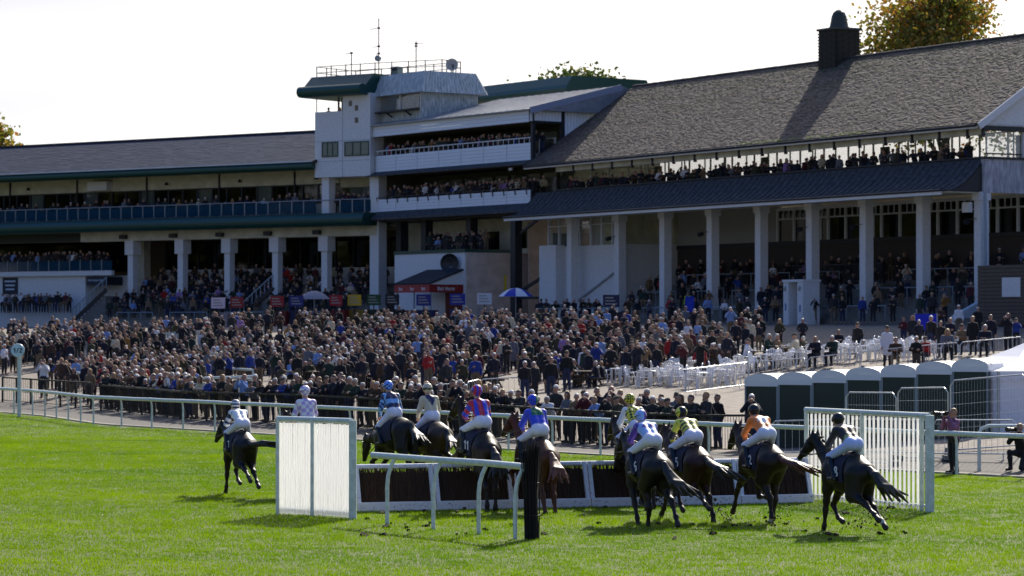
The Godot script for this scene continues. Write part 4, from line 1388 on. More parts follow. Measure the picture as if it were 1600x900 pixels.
func make_right_stand() -> void:
	var w := wall_mats()
	var o := thing("old_grandstand", "long old grandstand with tiled roof, lead canopy and slim white columns", "grandstand")
	place(o, stand_r)
	var xl := -29.6
	var xr := 23.0
	# columns
	var cm := MB.new()
	cm.box(Vector3(0, 3.9, 0), Vector3(0.62, 7.8, 0.62))
	cm.box(Vector3(0, 7.55, 0), Vector3(0.8, 0.5, 0.8))
	var cmesh := cm.mesh()
	for x in [-24.02, -17.52, -11.59, -5.73, 0.0, 5.72, 11.42, 17.13, 22.65]:
		part(cmesh, "column", w.white, o).position = Vector3(x, 0, -0.1)
	# terrace and back wall
	var stepm: Material = w.concrete
	terrace(o, stepm, -18.0, xr + 8.0, 1.6, -5.4, 2.75, 9)
	var brick := mat("brick_wall", Color(0.36, 0.33, 0.31), 0.95, {"tex": noise("brickspeck", 0.09, Color(0.5, 0.48, 0.46), Color(1, 1, 1), 512, 3), "scale3": Vector3(0.5, 1.4, 0.5)})
	slab(o, "back_wall", brick, Vector3(-18.4, 2.0, -6.0), Vector3(xr + 14.0, 5.35, -5.6))
	slab(o, "sill_beam", w.dark, Vector3(-18.4, 5.35, -6.02), Vector3(xr + 14.0, 5.62, -5.5))
	# terrace windows: white frames, glass between, transoms above
	var frame := MB.new()
	var x := -6.0
	var panes := 0
	var gl := w.tint as Material
	while x < xr + 12.0:
		var wm := MB.new()
		wm.span(Vector3(x, 5.62, -5.85), Vector3(x + 0.16, 7.9, -5.55))
		wm.span(Vector3(x + 0.16, 7.1, -5.8), Vector3(x + 1.95, 7.2, -5.6))
		wm.span(Vector3(x + 0.16, 7.72, -5.8), Vector3(x + 1.95, 7.95, -5.6))
		for k in [0.72, 1.32]: wm.span(Vector3(x + k, 7.2, -5.78), Vector3(x + k + 0.06, 7.72, -5.62))
		if panes % 3 == 2: wm.span(Vector3(x + 1.1, 5.62, -5.78), Vector3(x + 1.2, 7.1, -5.62))
		var wf := put(wm, "window", w.white, o)
		slab(wf, "pane", gl, Vector3(x + 0.16, 5.62, -5.72), Vector3(x + 1.95, 7.72, -5.7))
		x += 1.95
		panes += 1
	slab(o, "inner_wall", mat("terrace_wall_shade", Color(0.6, 0.6, 0.58), 0.9), Vector3(-18.4, 5.6, -6.0), Vector3(-6.0, 8.2, -5.6))  # wall colour darkened to paint in the deep shadow behind the terrace
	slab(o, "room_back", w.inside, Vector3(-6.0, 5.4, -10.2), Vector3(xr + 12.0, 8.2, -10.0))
	slab(o, "ceiling_slab", w.cream, Vector3(xl, 8.2, -16.0), Vector3(xr, 8.45, 0.0))
	slab(o, "front_beam", w.cream, Vector3(xl + 0.3, 7.7, -0.5), Vector3(xr - 0.3, 8.25, -0.2))
	# enclosed white stair block at the left end
	slab(o, "stair_block", w.white, Vector3(xl + 0.4, -0.6, -5.6), Vector3(-18.4, 5.7, -1.0))
	var bayw := MB.new()
	bayw.span(Vector3(xl + 0.6, 1.4, -1.0), Vector3(xl + 3.0, 5.8, -0.2))
	put(bayw, "stair_bay", w.white, o)
	x = xl + 0.5
	while x < -19.2:
		var sw := MB.new()
		sw.span(Vector3(x, 5.7, -1.2), Vector3(x + 0.12, 7.9, -1.0))
		sw.span(Vector3(x, 7.2, -1.18), Vector3(x + 1.5, 7.28, -1.02))
		var sf := put(sw, "window", w.white, o)
		slab(sf, "pane", w.glass, Vector3(x + 0.12, 5.7, -1.12), Vector3(x + 1.5, 7.9, -1.1))
		x += 1.5
	slab(o, "stair_wall", w.cream, Vector3(xl + 0.4, 5.7, -5.6), Vector3(-18.4, 8.2, -5.3))
	var hr := MB.new()
	hr.bar(Vector3(-26.5, 0.9, -0.9), Vector3(-18.5, 4.1, -0.9), 0.07, 0.12)
	put(hr, "stair_handrail", w.railing, o)
	# upper gallery: floor, glazing on both sides, panels under the eave
	slab(o, "gallery_floor", w.concrete, Vector3(xl, 8.45, -16.0), Vector3(xr, 9.1, -0.3))
	slab(o, "gallery_parapet", w.dark, Vector3(xl + 3.0, 8.75, -0.3), Vector3(xr, 9.82, -0.12))
	slab(o, "parapet_coping", w.dark, Vector3(xl + 3.0, 9.82, -0.35), Vector3(xr, 9.9, 0.05))
	x = xl + 3.2
	var k := 0
	while x < xr - 0.3:
		var x1: float = minf(x + 2.66, xr - 0.1)
		var wm := MB.new()
		wm.span(Vector3(x, 9.1, -3.14), Vector3(x + 0.09, 11.6, -3.04))
		wm.span(Vector3(x + 0.09, 11.5, -3.14), Vector3(x1, 11.6, -3.04))
		if k % 2 == 0: wm.span(Vector3(x + 1.7, 9.1, -3.13), Vector3(x + 1.76, 11.5, -3.05))
		var gf := put(wm, "gallery_window", w.white, o)
		slab(gf, "pane", w.glass, Vector3(x + 0.09, 9.1, -3.11), Vector3(x1, 11.5, -3.09))
		var rw := MB.new()
		rw.span(Vector3(x, 9.1, -8.04), Vector3(x + 0.08, 12.9, -7.96))
		put(rw, "rear_mullion", w.white, o)
		slab(o, "rear_pane", w.glass, Vector3(x + 0.08, 9.1, -8.01), Vector3(x1, 12.9, -7.99))
		var pn := slab(o, "eave_panel", w.cream, Vector3(x + 0.2, 11.2, -0.05), Vector3(x1 - 0.05, 11.74, 0.05))
		slab(o, "eave_post", w.dark, Vector3(x1 - 0.02, 11.05, -0.08), Vector3(x1 + 0.14, 11.75, 0.1))
		if k % 5 == 3: slab(o, "door_panel", w.dark, Vector3(x + 0.6, 9.1, -3.3), Vector3(x + 1.5, 11.3, -3.22))
		x += 2.66
		k += 1
	slab(o, "gallery_ceiling", w.cream, Vector3(xl, 11.75, -3.3), Vector3(xr, 11.85, 0.0))
	slab(o, "hall_ceiling", w.cream, Vector3(xl, 12.9, -8.2), Vector3(xr, 13.0, -3.4))
	# main roof: boards below, courses of tiles above
	var ze := 0.6
	var zr := -9.1
	var ye := 11.85
	var yr := 18.15
	var rf := MB.new()
	var rr := xr + 0.35
	rf.prism([Vector2(ze, ye - 0.12), Vector2(ze, ye), Vector2(zr, yr), Vector2(zr - 7.0, ye + 1.75), Vector2(zr - 7.0, ye + 1.63), Vector2(zr, yr - 0.16)], xl - 0.2, rr)
	var roof := put(rf, "roof", mat("roof_boards", Color(0.25, 0.22, 0.2), 0.95), o)
	var tl := MB.new()
	tl.use_c = true
	var along := Vector3(0, yr - ye, zr - ze)
	var slope := along.length()
	var up := along.normalized()
	var nrm := Vector3(0, up.z * -1.0, up.y).normalized()
	var courses := 68
	var ch := slope / courses
	var fn := FastNoiseLite.new()
	fn.frequency = 0.12
	for c in courses:
		var xx := xl - 0.2 + rng.randf() * 0.3
		while xx < rr:
			var ww := rng.randf_range(0.2, 0.34)
			var p := Vector3(xx, ye, ze) + up * (c * ch)
			var e := minf(xx + ww - 0.012, rr)
			var thick := rng.randf_range(0.014, 0.04)
			var moss := fn.get_noise_2d(xx * 0.7, c * 1.2) + (c / 68.0 - 0.55) * 0.8
			var tone := rng.randf_range(0.55, 1.35)
			var col := Color(0.115, 0.09, 0.074) * tone
			if moss > 0.25 and rng.randf() < 0.6: col = Color(0.07, 0.07, 0.04) * tone
			if c < 2 and absf(xx - 6.0) < 8.0 and rng.randf() < 0.4: col = Color(0.12, 0.16, 0.02)
			tl.tint = Color(col.r, col.g, col.b)
			var a0 := p + nrm * (thick + 0.015)
			var a1 := Vector3(e, p.y, p.z) + nrm * (thick + rng.randf_range(0.0, 0.03))
			var b0 := p + up * (ch * 1.3) + nrm * 0.012
			var b1 := Vector3(e, b0.y, b0.z)
			tl.quad(a0, b0, b1, a1)
			tl.quad(p - nrm * 0.01, a0, a1, Vector3(e, p.y, p.z) - nrm * 0.01)
			xx += ww
	var tiles := put(tl, "roof_tiles", mat("roof_tile", Color.WHITE, 0.85, {"vc": true}), roof)
	tag(tiles, "weathered brown and mossy roof tiles", "", "", "stuff")
	var rg := MB.new()
	for i in 112:
		var xa := xl - 0.2 + i * 0.475
		rg.tube([Vector3(xa, yr + 0.02 + rng.randf_range(-0.012, 0.012), zr), Vector3(xa + 0.46, yr + 0.02 + rng.randf_range(-0.012, 0.012), zr)], 0.13, 8)
	put(rg, "ridge_tiles", mat("ridge", Color(0.25, 0.23, 0.22), 0.9), roof)
	var gt := MB.new()
	gt.tube([Vector3(xl - 0.2, ye - 0.12, ze + 0.08), Vector3(xr + 0.1, ye - 0.12, ze + 0.08)], 0.085, 8)
	put(gt, "gutter", w.dark, roof)
	slab(roof, "fascia", w.white, Vector3(xl - 0.2, ye - 0.3, ze - 0.06), Vector3(xr + 0.1, ye - 0.13, ze + 0.02))
	# gable end
	var gb := MB.new()
	gb.prism([Vector2(0.2, 11.75), Vector2(-9.1, 17.7), Vector2(-16.0, 13.3), Vector2(-16.0, 11.75)], xr - 0.2, xr)
	put(gb, "gable_wall", w.white, o)
	var bg := MB.new()
	bg.bar(Vector3(rr + 0.02, ye - 0.2, ze + 0.05), Vector3(rr + 0.02, yr - 0.2, zr), 0.1, 0.4)
	bg.bar(Vector3(rr + 0.02, ye - 0.2, zr - 9.75), Vector3(rr + 0.02, yr - 0.2, zr), 0.1, 0.4)
	put(bg, "bargeboard", w.white, o)
	slab(o, "gable_beam", w.dark, Vector3(xr - 0.1, 11.45, -3.4), Vector3(xr + 0.15, 11.7, 0.1))
	slab(o, "end_pane", w.glass, Vector3(xr - 0.06, 9.9, -2.8), Vector3(xr - 0.04, 11.4, -0.2))
	slab(o, "end_window_rail", w.dark, Vector3(xr - 0.12, 10.05, -2.9), Vector3(xr + 0.02, 10.13, -0.2))
	slab(o, "end_wall", w.white, Vector3(xr - 0.2, 8.75, -8.2), Vector3(xr + 0.02, 11.7, -3.0))
	slab(o, "end_parapet", mat("stained_white", Color(0.8, 0.8, 0.83), 0.85, {"tex": noise("runs", 0.02, Color(0.6, 0.6, 0.6), Color(1, 1, 1), 512, 4), "scale3": Vector3(0.4, 0.08, 0.4)}), Vector3(xr - 0.15, 7.75, -16.0), Vector3(xr + 0.1, 9.75, 0.1))
	slab(o, "end_sill", w.dark, Vector3(xr - 0.2, 9.75, -3.0), Vector3(xr + 0.16, 9.9, 0.16))
	# lead canopy: swept sheet with rolls
	var prof := []
	for i in 13:
		var t := i / 12.0
		prof.append(Vector2(lerpf(0.0, 2.7, t), 9.75 - 1.75 * (1.0 - pow(1.0 - t, 1.9)) - 0.12 * t))
	var lid := []
	for p in prof: lid.append(p)
	for i in 13: lid.append(prof[12 - i] - Vector2(0.0, 0.09))
	var cx0 := xl + 0.4
	var can := MB.new()
	can.prism(lid, cx0, xr - 0.1)
	var canopy := put(can, "canopy", w.lead, o)
	var soff := MB.new()
	soff.span(Vector3(cx0, 7.72, -0.2), Vector3(xr - 0.1, 7.78, 2.62))
	put(soff, "soffit", w.cream, canopy)
	var endc := MB.new()
	var ep := [Vector2(0.0, 7.78)]
	for p in prof: ep.append(p - Vector2(0.02, 0.1))
	ep.append(Vector2(2.62, 7.78))
	endc.prism(ep, xr - 0.12, xr - 0.05)
	put(endc, "canopy_end", w.dark, canopy)
	x = cx0 + 0.2
	var roll := MB.new()
	var rp := []
	for p in prof: rp.append(Vector3(0, p.y + 0.02, p.x))
	roll.tube(rp, 0.042, 6)
	var rmesh := roll.mesh()
	while x < xr - 0.2:
		part(rmesh, "lead_roll", w.lead, canopy).position = Vector3(x, 0, 0)
		x += rng.randf_range(0.62, 0.74)
	var g2 := MB.new()
	g2.tube([Vector3(cx0, 7.86, 2.8), Vector3(xr - 0.6, 7.86, 2.8)], 0.075, 8)
	put(g2, "gutter", w.dark, canopy)
	slab(canopy, "fascia", w.white, Vector3(cx0, 7.6, 2.66), Vector3(xr - 0.6, 7.8, 2.76))
	# chimney with domed cap
	var brickc := mat("chimney_brick", Color(0.2, 0.19, 0.17), 0.95)
	var ch0 := MB.new()
	ch0.span(Vector3(-3.6, 15.0, -10.1), Vector3(-1.6, 20.15, -8.1))
	var chim := put(ch0, "chimney", mat("chimney_core", Color(0.12, 0.115, 0.1), 0.95), o)
	var bm: Array = []
	for q in 3: bm.append(boxmesh(0.235, 0.085, 0.03))
	for row in 40:
		var yb := 15.95 + row * 0.105
		var off := 0.125 if row % 2 else 0.0
		for c in 8:
			for f in 2:
				var u := -0.94 + c * 0.25 + off - 0.06
				if u > 0.96: continue
				if f == 0 and row < 10: continue
				if f == 1 and yb < 16.4 and c > 4: pass
				var bk := part(bm[(row + c) % 3], "brick", mat("brick_%d" % ((row * 7 + c * 3) % 4), [Color(0.21, 0.2, 0.17), Color(0.25, 0.22, 0.19), Color(0.17, 0.17, 0.15), Color(0.23, 0.22, 0.16)][(row * 7 + c * 3) % 4], 0.95), chim)
				if f == 0: bk.position = Vector3(-2.6 + u, yb, -8.09)
				else:
					bk.position = Vector3(-1.59, yb, -9.1 + u)
					bk.rotation.y = PI / 2
	slab(chim, "chimney_cap", mat("cap_stone", Color(0.3, 0.3, 0.28), 0.95), Vector3(-3.72, 20.15, -10.22), Vector3(-1.48, 20.3, -7.98))
	var dome := MB.new()
	dome.lathe([Vector2(0.72, 0.0), Vector2(0.64, 0.2), Vector2(0.58, 0.5), Vector2(0.52, 0.85), Vector2(0.4, 1.12), Vector2(0.2, 1.28), Vector2(0.0, 1.33)], Vector3(-2.6, 20.3, -9.1), 20)
	put(dome, "cowl", mat("copper_cowl", Color(0.32, 0.34, 0.3), 0.6, {"tex": noise("leadstain", 0.02, Color(0.45, 0.47, 0.52), Color(1, 1, 1)), "scale": 0.8}), chim)
	var rod := MB.new()
	rod.tube([Vector3(-2.6, 21.6, -9.1), Vector3(-2.6, 23.6, -9.1)], 0.02, 6)
	put(rod, "lightning_rod", w.dark, chim)
	chim.position.x = -0.9
	# flood lamps on the columns
	for xx in [-17.52, -5.73, 5.72, 11.42, 22.65]:
		var lm := MB.new()
		lm.bar(Vector3(xx - 0.9, 6.2, 0.3), Vector3(xx, 6.2, 0.3), 0.05, 0.05)
		lm.box(Vector3(xx - 0.75, 6.05, 0.4), Vector3(0.35, 0.22, 0.3), Basis(Vector3.RIGHT, 0.5))
		put(lm, "flood_lamp", w.dark, o)
	# camera pole and lamp on the corner column
	var cp := MB.new()
	cp.tube([Vector3(xr + 0.35, 0, 0.2), Vector3(xr + 0.35, 7.8, 0.2)], 0.09, 8)
	put(cp, "downpipe", w.railing, o)
	slab(o, "wall_lamp", w.white, Vector3(xr - 1.3, 6.6, 0.3), Vector3(xr - 0.7, 7.2, 0.6))
	# crush barriers
	var i := 0
	for r in [[1.5, -0.05, [[-26.5, 5.0], [-20.0, 4.5], [-13.5, 6.0], [-6.5, 8.0], [6.2, 9.2]]], [-1.2, 1.1, [[-17.0, 5.0], [-10.5, 4.0], [-5.0, 8.5], [8.5, 7.0], [16.0, 6.4]]], [-3.8, 2.3, [[-14.5, 5.5], [-8.0, 6.0], [-1.4, 5.0], [11.0, 9.0], [20.5, 4.0]]]]:
		for s in r[2]:
			crush_rail(Vector3(s[0], r[1], r[0]), s[1], stand_r, "grey tubular barrier, %s row of the old stand's terrace, %s from the stair block" % [["front", "middle", "back"][i], ["first", "second", "third", "fourth", "fifth"][r[2].find(s)]])
		i += 1
	# white gate hut with a doorway in front of the terrace
	var hut := thing("gate_hut", "white hut with an open doorway before the old stand's terrace", "hut")
	place(hut, stand_r * Transform3D(Basis.from_scale(Vector3(0.5, 1.0, 0.72)), Vector3(8.5, 0, 2.2)))
	slab(hut, "side_wall", w.white, Vector3(-2.0, -0.3, 0.0), Vector3(-0.9, 2.6, 1.8))
	slab(hut, "side_wall", w.white, Vector3(1.0, -0.3, 0.0), Vector3(2.2, 2.6, 1.8))
	slab(hut, "back_wall", w.white, Vector3(-0.9, -0.3, 0.0), Vector3(1.0, 2.6, 0.15))
	slab(hut, "roof", w.white, Vector3(-2.1, 2.6, -0.1), Vector3(2.3, 2.75, 1.9))
	for xx in [-1.5, 1.6]:
		var lm := MB.new()
		lm.lathe([Vector2(0, -0.1), Vector2(0.16, -0.06), Vector2(0.16, 0.06), Vector2(0, 0.1)], Vector3(xx, 2.2, 1.9), 12, Basis(Vector3.RIGHT, PI / 2))
		put(lm, "bulkhead_lamp", w.steel, hut)
	for sx in [[1.6, 0.9], [-1.5, 1.0]]:
		slab(hut, "notice", mat("notice_blue", Color(0.35, 0.45, 0.62), 0.6), Vector3(sx[0] - 0.16, sx[1] - 0.2, 1.8), Vector3(sx[0] + 0.16, sx[1] + 0.25, 1.815))
	# black picket railing above it
	var pk := thing("picket_railing", "black upright railing above the white hut with the doorway", "railing")
	place(pk, stand_r * Transform3D(Basis.IDENTITY, Vector3(2.0, 2.6, -1.9)))
	slab(pk, "platform", w.concrete, Vector3(-1.0, -2.8, -1.2), Vector3(8.6, -0.1, 0.05))
	var rl := MB.new()
	rl.bar(Vector3(-1, 1.2, 0), Vector3(8.6, 1.2, 0), 0.05, 0.05)
	rl.bar(Vector3(-1, 0.1, 0), Vector3(8.6, 0.1, 0), 0.05, 0.05)
	put(rl, "handrail", w.dark, pk)
	var bar := MB.new()
	bar.bar(Vector3(0, 0, 0), Vector3(0, 1.2, 0), 0.035, 0.035)
	var barm := bar.mesh()
	for q in 41: part(barm, "upright", w.dark, pk).position = Vector3(-1.0 + q * 0.24, 0, 0)
	# timber kiosk at the right
	var tk := thing("timber_kiosk", "grey slatted timber hut with a white notice at the terrace end", "hut")
	place(tk, stand_r * Transform3D(Basis.IDENTITY, Vector3(26.3, 0, 3.2)))
	slab(tk, "core", mat("kiosk_core", Color(0.16, 0.15, 0.14), 0.9), Vector3(0.05, -0.3, -6.0), Vector3(9.95, 3.3, -0.05))
	var pl := boxmesh(10.0, 0.19, 0.04, 0.006)
	var pe := boxmesh(6.0, 0.19, 0.04, 0.006)
	var tm := mat("old_timber", Color(0.46, 0.41, 0.36), 0.9, {"tex": noise("grain", 0.03, Color(0.6, 0.6, 0.6), Color(1, 1, 1), 512, 4), "scale3": Vector3(0.3, 2.0, 0.3)})
	for q in 16:
		part(pl, "plank", tm, tk).position = Vector3(5.0, 0.0 + q * 0.215, -0.02)
		var e := part(pe, "plank", tm, tk)
		e.position = Vector3(10.0, q * 0.215, -3.0)
		e.rotation.y = PI / 2
	slab(tk, "notice", w.white, Vector3(2.2, 1.5, 0.01), Vector3(3.8, 2.6, 0.03))
	slab(tk, "blue_panel", mat("blue_panel", Color(0.07, 0.1, 0.28), 0.6), Vector3(4.8, 1.2, 0.01), Vector3(9.6, 3.0, 0.03))
	slab(tk, "upper_window", w.glass, Vector3(5.0, 3.5, -0.4), Vector3(9.8, 4.1, -0.38))
	slab(tk, "upper_frame", w.cream, Vector3(4.6, 3.3, -2.6), Vector3(10.0, 4.3, -0.5))
	var rp2 := MB.new()
	rp2.prism([Vector2(0.3, 4.3), Vector2(-3.2, 4.3), Vector2(-3.2, 4.5), Vector2(0.3, 4.42)], 4.2, 10.4)
	put(rp2, "roof", w.dark, tk)
	var rampm := MB.new()
	rampm.prism([Vector2(0.0, -0.3), Vector2(-7.0, -0.3), Vector2(-7.0, 3.6), Vector2(0.0, 0.4)], 0.0, 0.35)
	var ramp := thing("stair_flank", "white sloping flank wall of the terrace steps beside the timber hut", "wall")
	place(ramp, stand_r * Transform3D(Basis.IDENTITY, Vector3(22.6, 0, 2.2)))
	put(rampm, "wall", w.white, ramp)

# boarded front: horizontal boards, panel by panel
func boards(parent: Node, m: Material, x0: float, x1: float, y0: float, y1: float, z: float, panels: int, rows: int, slats := true) -> void:
	var pw := (x1 - x0) / panels
	var bh := (y1 - y0) / rows
	var bm := MB.new()
	bm.prism([Vector2(-0.02, -bh * 0.5), Vector2(0.05, -bh * 0.5), Vector2(0.02, bh * 0.46), Vector2(-0.02, bh * 0.46)], -pw * 0.5 + 0.03, pw * 0.5 - 0.03)
	var mesh := bm.mesh()
	for i in panels:
		for r in rows:
			part(mesh, "board", m, parent).position = Vector3(x0 + pw * (i + 0.5), y0 + bh * (r + 0.5), z)

func corrugated(x0: float, x1: float, y_at: Array, axis_z: float, along_z: bool, pitch := 0.3) -> MB:
	# ribbed sheet from x0 to x1; y_at = [bottom at x0, bottom at x1, top at x0, top at x1]
	var mb := MB.new()
	var n := int(absf(x1 - x0) / pitch)
	for i in n:
		for h in 2:
			var a := lerpf(x0, x1, (i + h * 0.5) / n)
			var b := lerpf(x0, x1, (i + h * 0.5 + 0.5) / n)
			var d0 := 0.0 if h == 0 else 0.06
			var ta := (i + h * 0.5) / n
			var tb := (i + h * 0.5 + 0.5) / n
			var d1 := 0.06 - d0
			var q := []
			for e in [[a, ta, d0], [b, tb, d1]]:
				for k in 2:
					var y := lerpf(y_at[k * 2], y_at[k * 2 + 1], e[1])
					q.append(Vector3(axis_z + e[2], y, e[0]) if along_z else Vector3(e[0], y, axis_z + e[2]))
			mb.quad(q[0], q[1], q[3], q[2])
	return mb

func make_middle_stand() -> void:
	var w := wall_mats()
	var o := thing("middle_grandstand", "white boarded stand with two balconies between the old and green stands", "grandstand")
	place(o, stand_m)
	var xl := -21.9
	var wb := mat("white_boards", Color(0.84, 0.87, 0.9), 0.6)
	# balconies
	for lv in [[12.3, 13.6, 5, 12.8], [9.05, 10.05, 4, 9.3]]:
		slab(o, "balcony_floor", w.concrete, Vector3(xl, lv[0] - 0.1, -4.2), Vector3(0, lv[3], -0.05))
		boards(o, wb, xl, -0.05, lv[0], lv[1], 0.0, 7, lv[2])
		for i in 8: slab(o, "balcony_post", w.dark, Vector3(xl + i * 3.12 - 0.04, lv[0] - 0.05, -0.1), Vector3(xl + i * 3.12 + 0.05, lv[1] + 0.02, -0.03))
	var hr := MB.new()
	hr.bar(Vector3(xl, 13.98, 0.0), Vector3(-0.1, 13.98, 0.0), 0.07, 0.07)
	put(hr, "handrail", w.white, o)
	var bl := MB.new()
	bl.bar(Vector3(0, 13.6, 0), Vector3(0, 13.96, 0), 0.045, 0.045)
	var blm := bl.mesh()
	for i in 32: part(blm, "baluster", w.white, o).position = Vector3(xl + 0.3 + i * 0.69, 0, 0)
	var lr := MB.new()
	lr.bar(Vector3(xl, 10.2, 0.12), Vector3(-0.1, 10.2, 0.12), 0.06, 0.06)
	put(lr, "low_handrail", w.dark, o)
	var lb := MB.new()
	lb.bar(Vector3(0, 9.7, 0.06), Vector3(0, 10.2, 0.14), 0.06, 0.06)
	var lbm := lb.mesh()
	for i in 15: part(lbm, "rail_bracket", w.dark, o).position = Vector3(xl + 0.4 + i * 1.5, 0, 0)
	# ledges
	var lg := MB.new()
	lg.prism([Vector2(-0.1, 12.3), Vector2(0.05, 12.3), Vector2(0.75, 11.98), Vector2(0.75, 11.9), Vector2(-0.1, 11.95)], xl - 0.3, 0.1)
	put(lg, "ledge", w.lead, o)
	var lg2 := MB.new()
	lg2.prism([Vector2(-0.1, 9.05), Vector2(0.1, 9.05), Vector2(0.9, 8.5), Vector2(0.9, 8.32), Vector2(-0.1, 8.3)], xl, 0.0)
	put(lg2, "lower_ledge", w.lead, o)
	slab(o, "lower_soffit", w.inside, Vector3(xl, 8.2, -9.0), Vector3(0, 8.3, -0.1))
	# rooms behind the balconies: glazed front wall and a rear wall with openings to the sky
	for lv in [[12.3, 15.1], [9.0, 11.95]]:
		var x := xl
		var k := 0
		while x < -0.4:
			var wf := MB.new()
			wf.span(Vector3(x, lv[0], -4.3), Vector3(x + 0.22, lv[1], -4.1))
			wf.span(Vector3(x + 0.22, lv[1] - 0.35, -4.28), Vector3(x + 2.16, lv[1], -4.12))
			var fr := put(wf, "window", w.inside, o)
			slab(fr, "pane", w.glass, Vector3(x + 0.22, lv[0], -4.2), Vector3(x + 2.16, lv[1] - 0.35, -4.18))
			if k % 3 == 0: slab(o, "partition", w.inside, Vector3(x + 0.22, lv[0], -4.6), Vector3(x + 2.16, lv[1], -4.5))
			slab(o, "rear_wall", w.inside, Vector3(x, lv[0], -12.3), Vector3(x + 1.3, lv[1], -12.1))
			slab(o, "rear_pane", w.glass, Vector3(x + 1.3, lv[0], -12.2), Vector3(x + 2.16, lv[1], -12.18))
			x += 2.16
			k += 1
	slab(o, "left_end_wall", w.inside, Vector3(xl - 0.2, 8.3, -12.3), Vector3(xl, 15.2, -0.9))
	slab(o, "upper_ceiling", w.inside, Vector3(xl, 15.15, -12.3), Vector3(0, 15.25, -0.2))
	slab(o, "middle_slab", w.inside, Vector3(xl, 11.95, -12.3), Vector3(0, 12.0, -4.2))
	# fascia, roof and the gable
	boards(o, wb, xl, 0.1, 15.15, 16.0, 0.25, 1, 3)
	var rf := MB.new()
	rf.prism([Vector2(0.6, 16.0), Vector2(0.6, 16.1), Vector2(-8.0, 18.2), Vector2(-16.0, 16.2), Vector2(-16.0, 16.0)], xl + 6.0, 0.7)
	var roof := put(rf, "roof", mat("metal_roof", Color(0.6, 0.62, 0.66), 0.4, {"metal": 0.3, "tex": noise("stain", 0.012, Color(0.78, 0.78, 0.76), Color(1, 1, 1)), "scale": 0.2}), o)
	var rf2 := MB.new()
	rf2.prism([Vector2(0.6, 16.0), Vector2(0.6, 16.1), Vector2(-0.55, 16.38), Vector2(-0.55, 16.0)], xl, xl + 6.0)
	put(rf2, "roof_edge", mat("metal_roof"), roof)
	for i in 16:
		var sm := MB.new()
		sm.bar(Vector3(xl + 6.4 + i * 1.0, 16.12, 0.55), Vector3(xl + 6.4 + i * 1.0, 18.22, -8.0), 0.05, 0.05)
		put(sm, "standing_seam", mat("metal_roof"), roof)
	var vb := MB.new()
	vb.bar(Vector3(0.72, 15.95, 0.6), Vector3(0.72, 18.05, -8.0), 0.08, 0.5)
	put(vb, "verge_board", mat("verge", Color(0.52, 0.55, 0.62), 0.6), roof)
	put(corrugated(-8.0, -2.8, [13.0, 11.5, 17.9, 16.6], 0.1, true, 0.28), "gable_sheet", wb, o)
	put(corrugated(-2.8, 0.2, [15.2, 15.2, 16.6, 15.9], 0.1, true, 0.28), "gable_sheet", wb, o)
	slab(o, "corner_post", w.dark, Vector3(-0.12, 12.0, -0.3), Vector3(0.14, 16.0, -0.05))
	slab(o, "gable_post", w.dark, Vector3(-0.1, 12.0, -3.0), Vector3(0.18, 16.6, -2.7))
	slab(o, "gable_rail", w.dark, Vector3(0.0, 15.1, -2.8), Vector3(0.2, 15.25, -0.2))
	slab(o, "end_wall", w.cream, Vector3(-0.3, 8.3, -12.3), Vector3(-0.05, 15.2, -4.2))
	# lower storeys
	slab(o, "lower_block", w.white, Vector3(-15.9, -0.6, -9.0), Vector3(-5.95, 5.42, 2.0))
	slab(o, "block_side", w.pink, Vector3(-5.95, -0.6, -9.0), Vector3(-5.87, 5.42, 1.9))
	slab(o, "block_coping", w.green, Vector3(-15.95, 5.42, -2.6), Vector3(-5.9, 5.68, 2.05))
	slab(o, "recessed_wall", w.cream, Vector3(xl, 5.4, -9.0), Vector3(-5.0, 8.2, -3.2))
	slab(o, "recessed_side", w.pink, Vector3(-5.0, -0.6, -9.0), Vector3(-4.9, 8.2, -3.25))
	slab(o, "rear_side_wall", w.pink, Vector3(-5.0, -0.6, -9.4), Vector3(0.0, 8.2, -9.0))
	for x in [-19.0, -14.6, -11.0, -7.2]:
		var wf := slab(o, "dark_window", w.tint, Vector3(x, 5.8, -3.2), Vector3(x + 2.2, 7.2, -3.14))
		slab(wf, "window_bar", w.dark, Vector3(x + 1.0, 5.8, -3.14), Vector3(x + 1.1, 7.2, -3.1))
	slab(o, "side_window", w.tint, Vector3(-4.9, 5.6, -8.3), Vector3(-4.85, 7.0, -5.2))
	for x in [-19.48, -15.8, -9.44]: slab(o, "pillar", w.dark, Vector3(x - 0.35, -0.5, -1.35), Vector3(x + 0.35, 8.3, -0.65))
	slab(o, "left_wall", w.white, Vector3(xl - 2.0, -0.6, -6.0), Vector3(-15.9, 4.2, -5.6))
	slab(o, "left_glazing", w.tint, Vector3(xl - 2.0, 4.2, -5.9), Vector3(-15.9, 8.2, -5.7))
	var sc := MB.new()
	sc.span(Vector3(-2.25, -0.6, -0.3), Vector3(-1.6, 8.3, 0.35))
	put(sc, "steel_column", w.dark, o)
	var bc := MB.new()
	bc.bar(Vector3(-1.9, 2.2, 0), Vector3(2.2, 3.9, -0.3), 0.18, 0.22)
	put(bc, "brace", w.dark, o)
	for q in [[Vector3(-1.9, 1.9, 0), Vector3(2.0, 1.9, -0.3)], [Vector3(-1.9, 6.6, 0), Vector3(0.6, 7.8, -0.2)]]:
		var b2 := MB.new()
		b2.bar(q[0], q[1], 0.16, 0.2)
		put(b2, "brace", w.dark, o)
	slab(o, "yellow_stripe", mat("hi_yellow", Color(0.8, 0.75, 0.1), 0.6), Vector3(-5.87, 2.3, -1.8), Vector3(-5.84, 3.7, -1.6))
	# round dish on the block's front
	var ds := thing("round_loudspeaker", "big black round loudspeaker horn on the white block above the red kiosk", "loudspeaker")
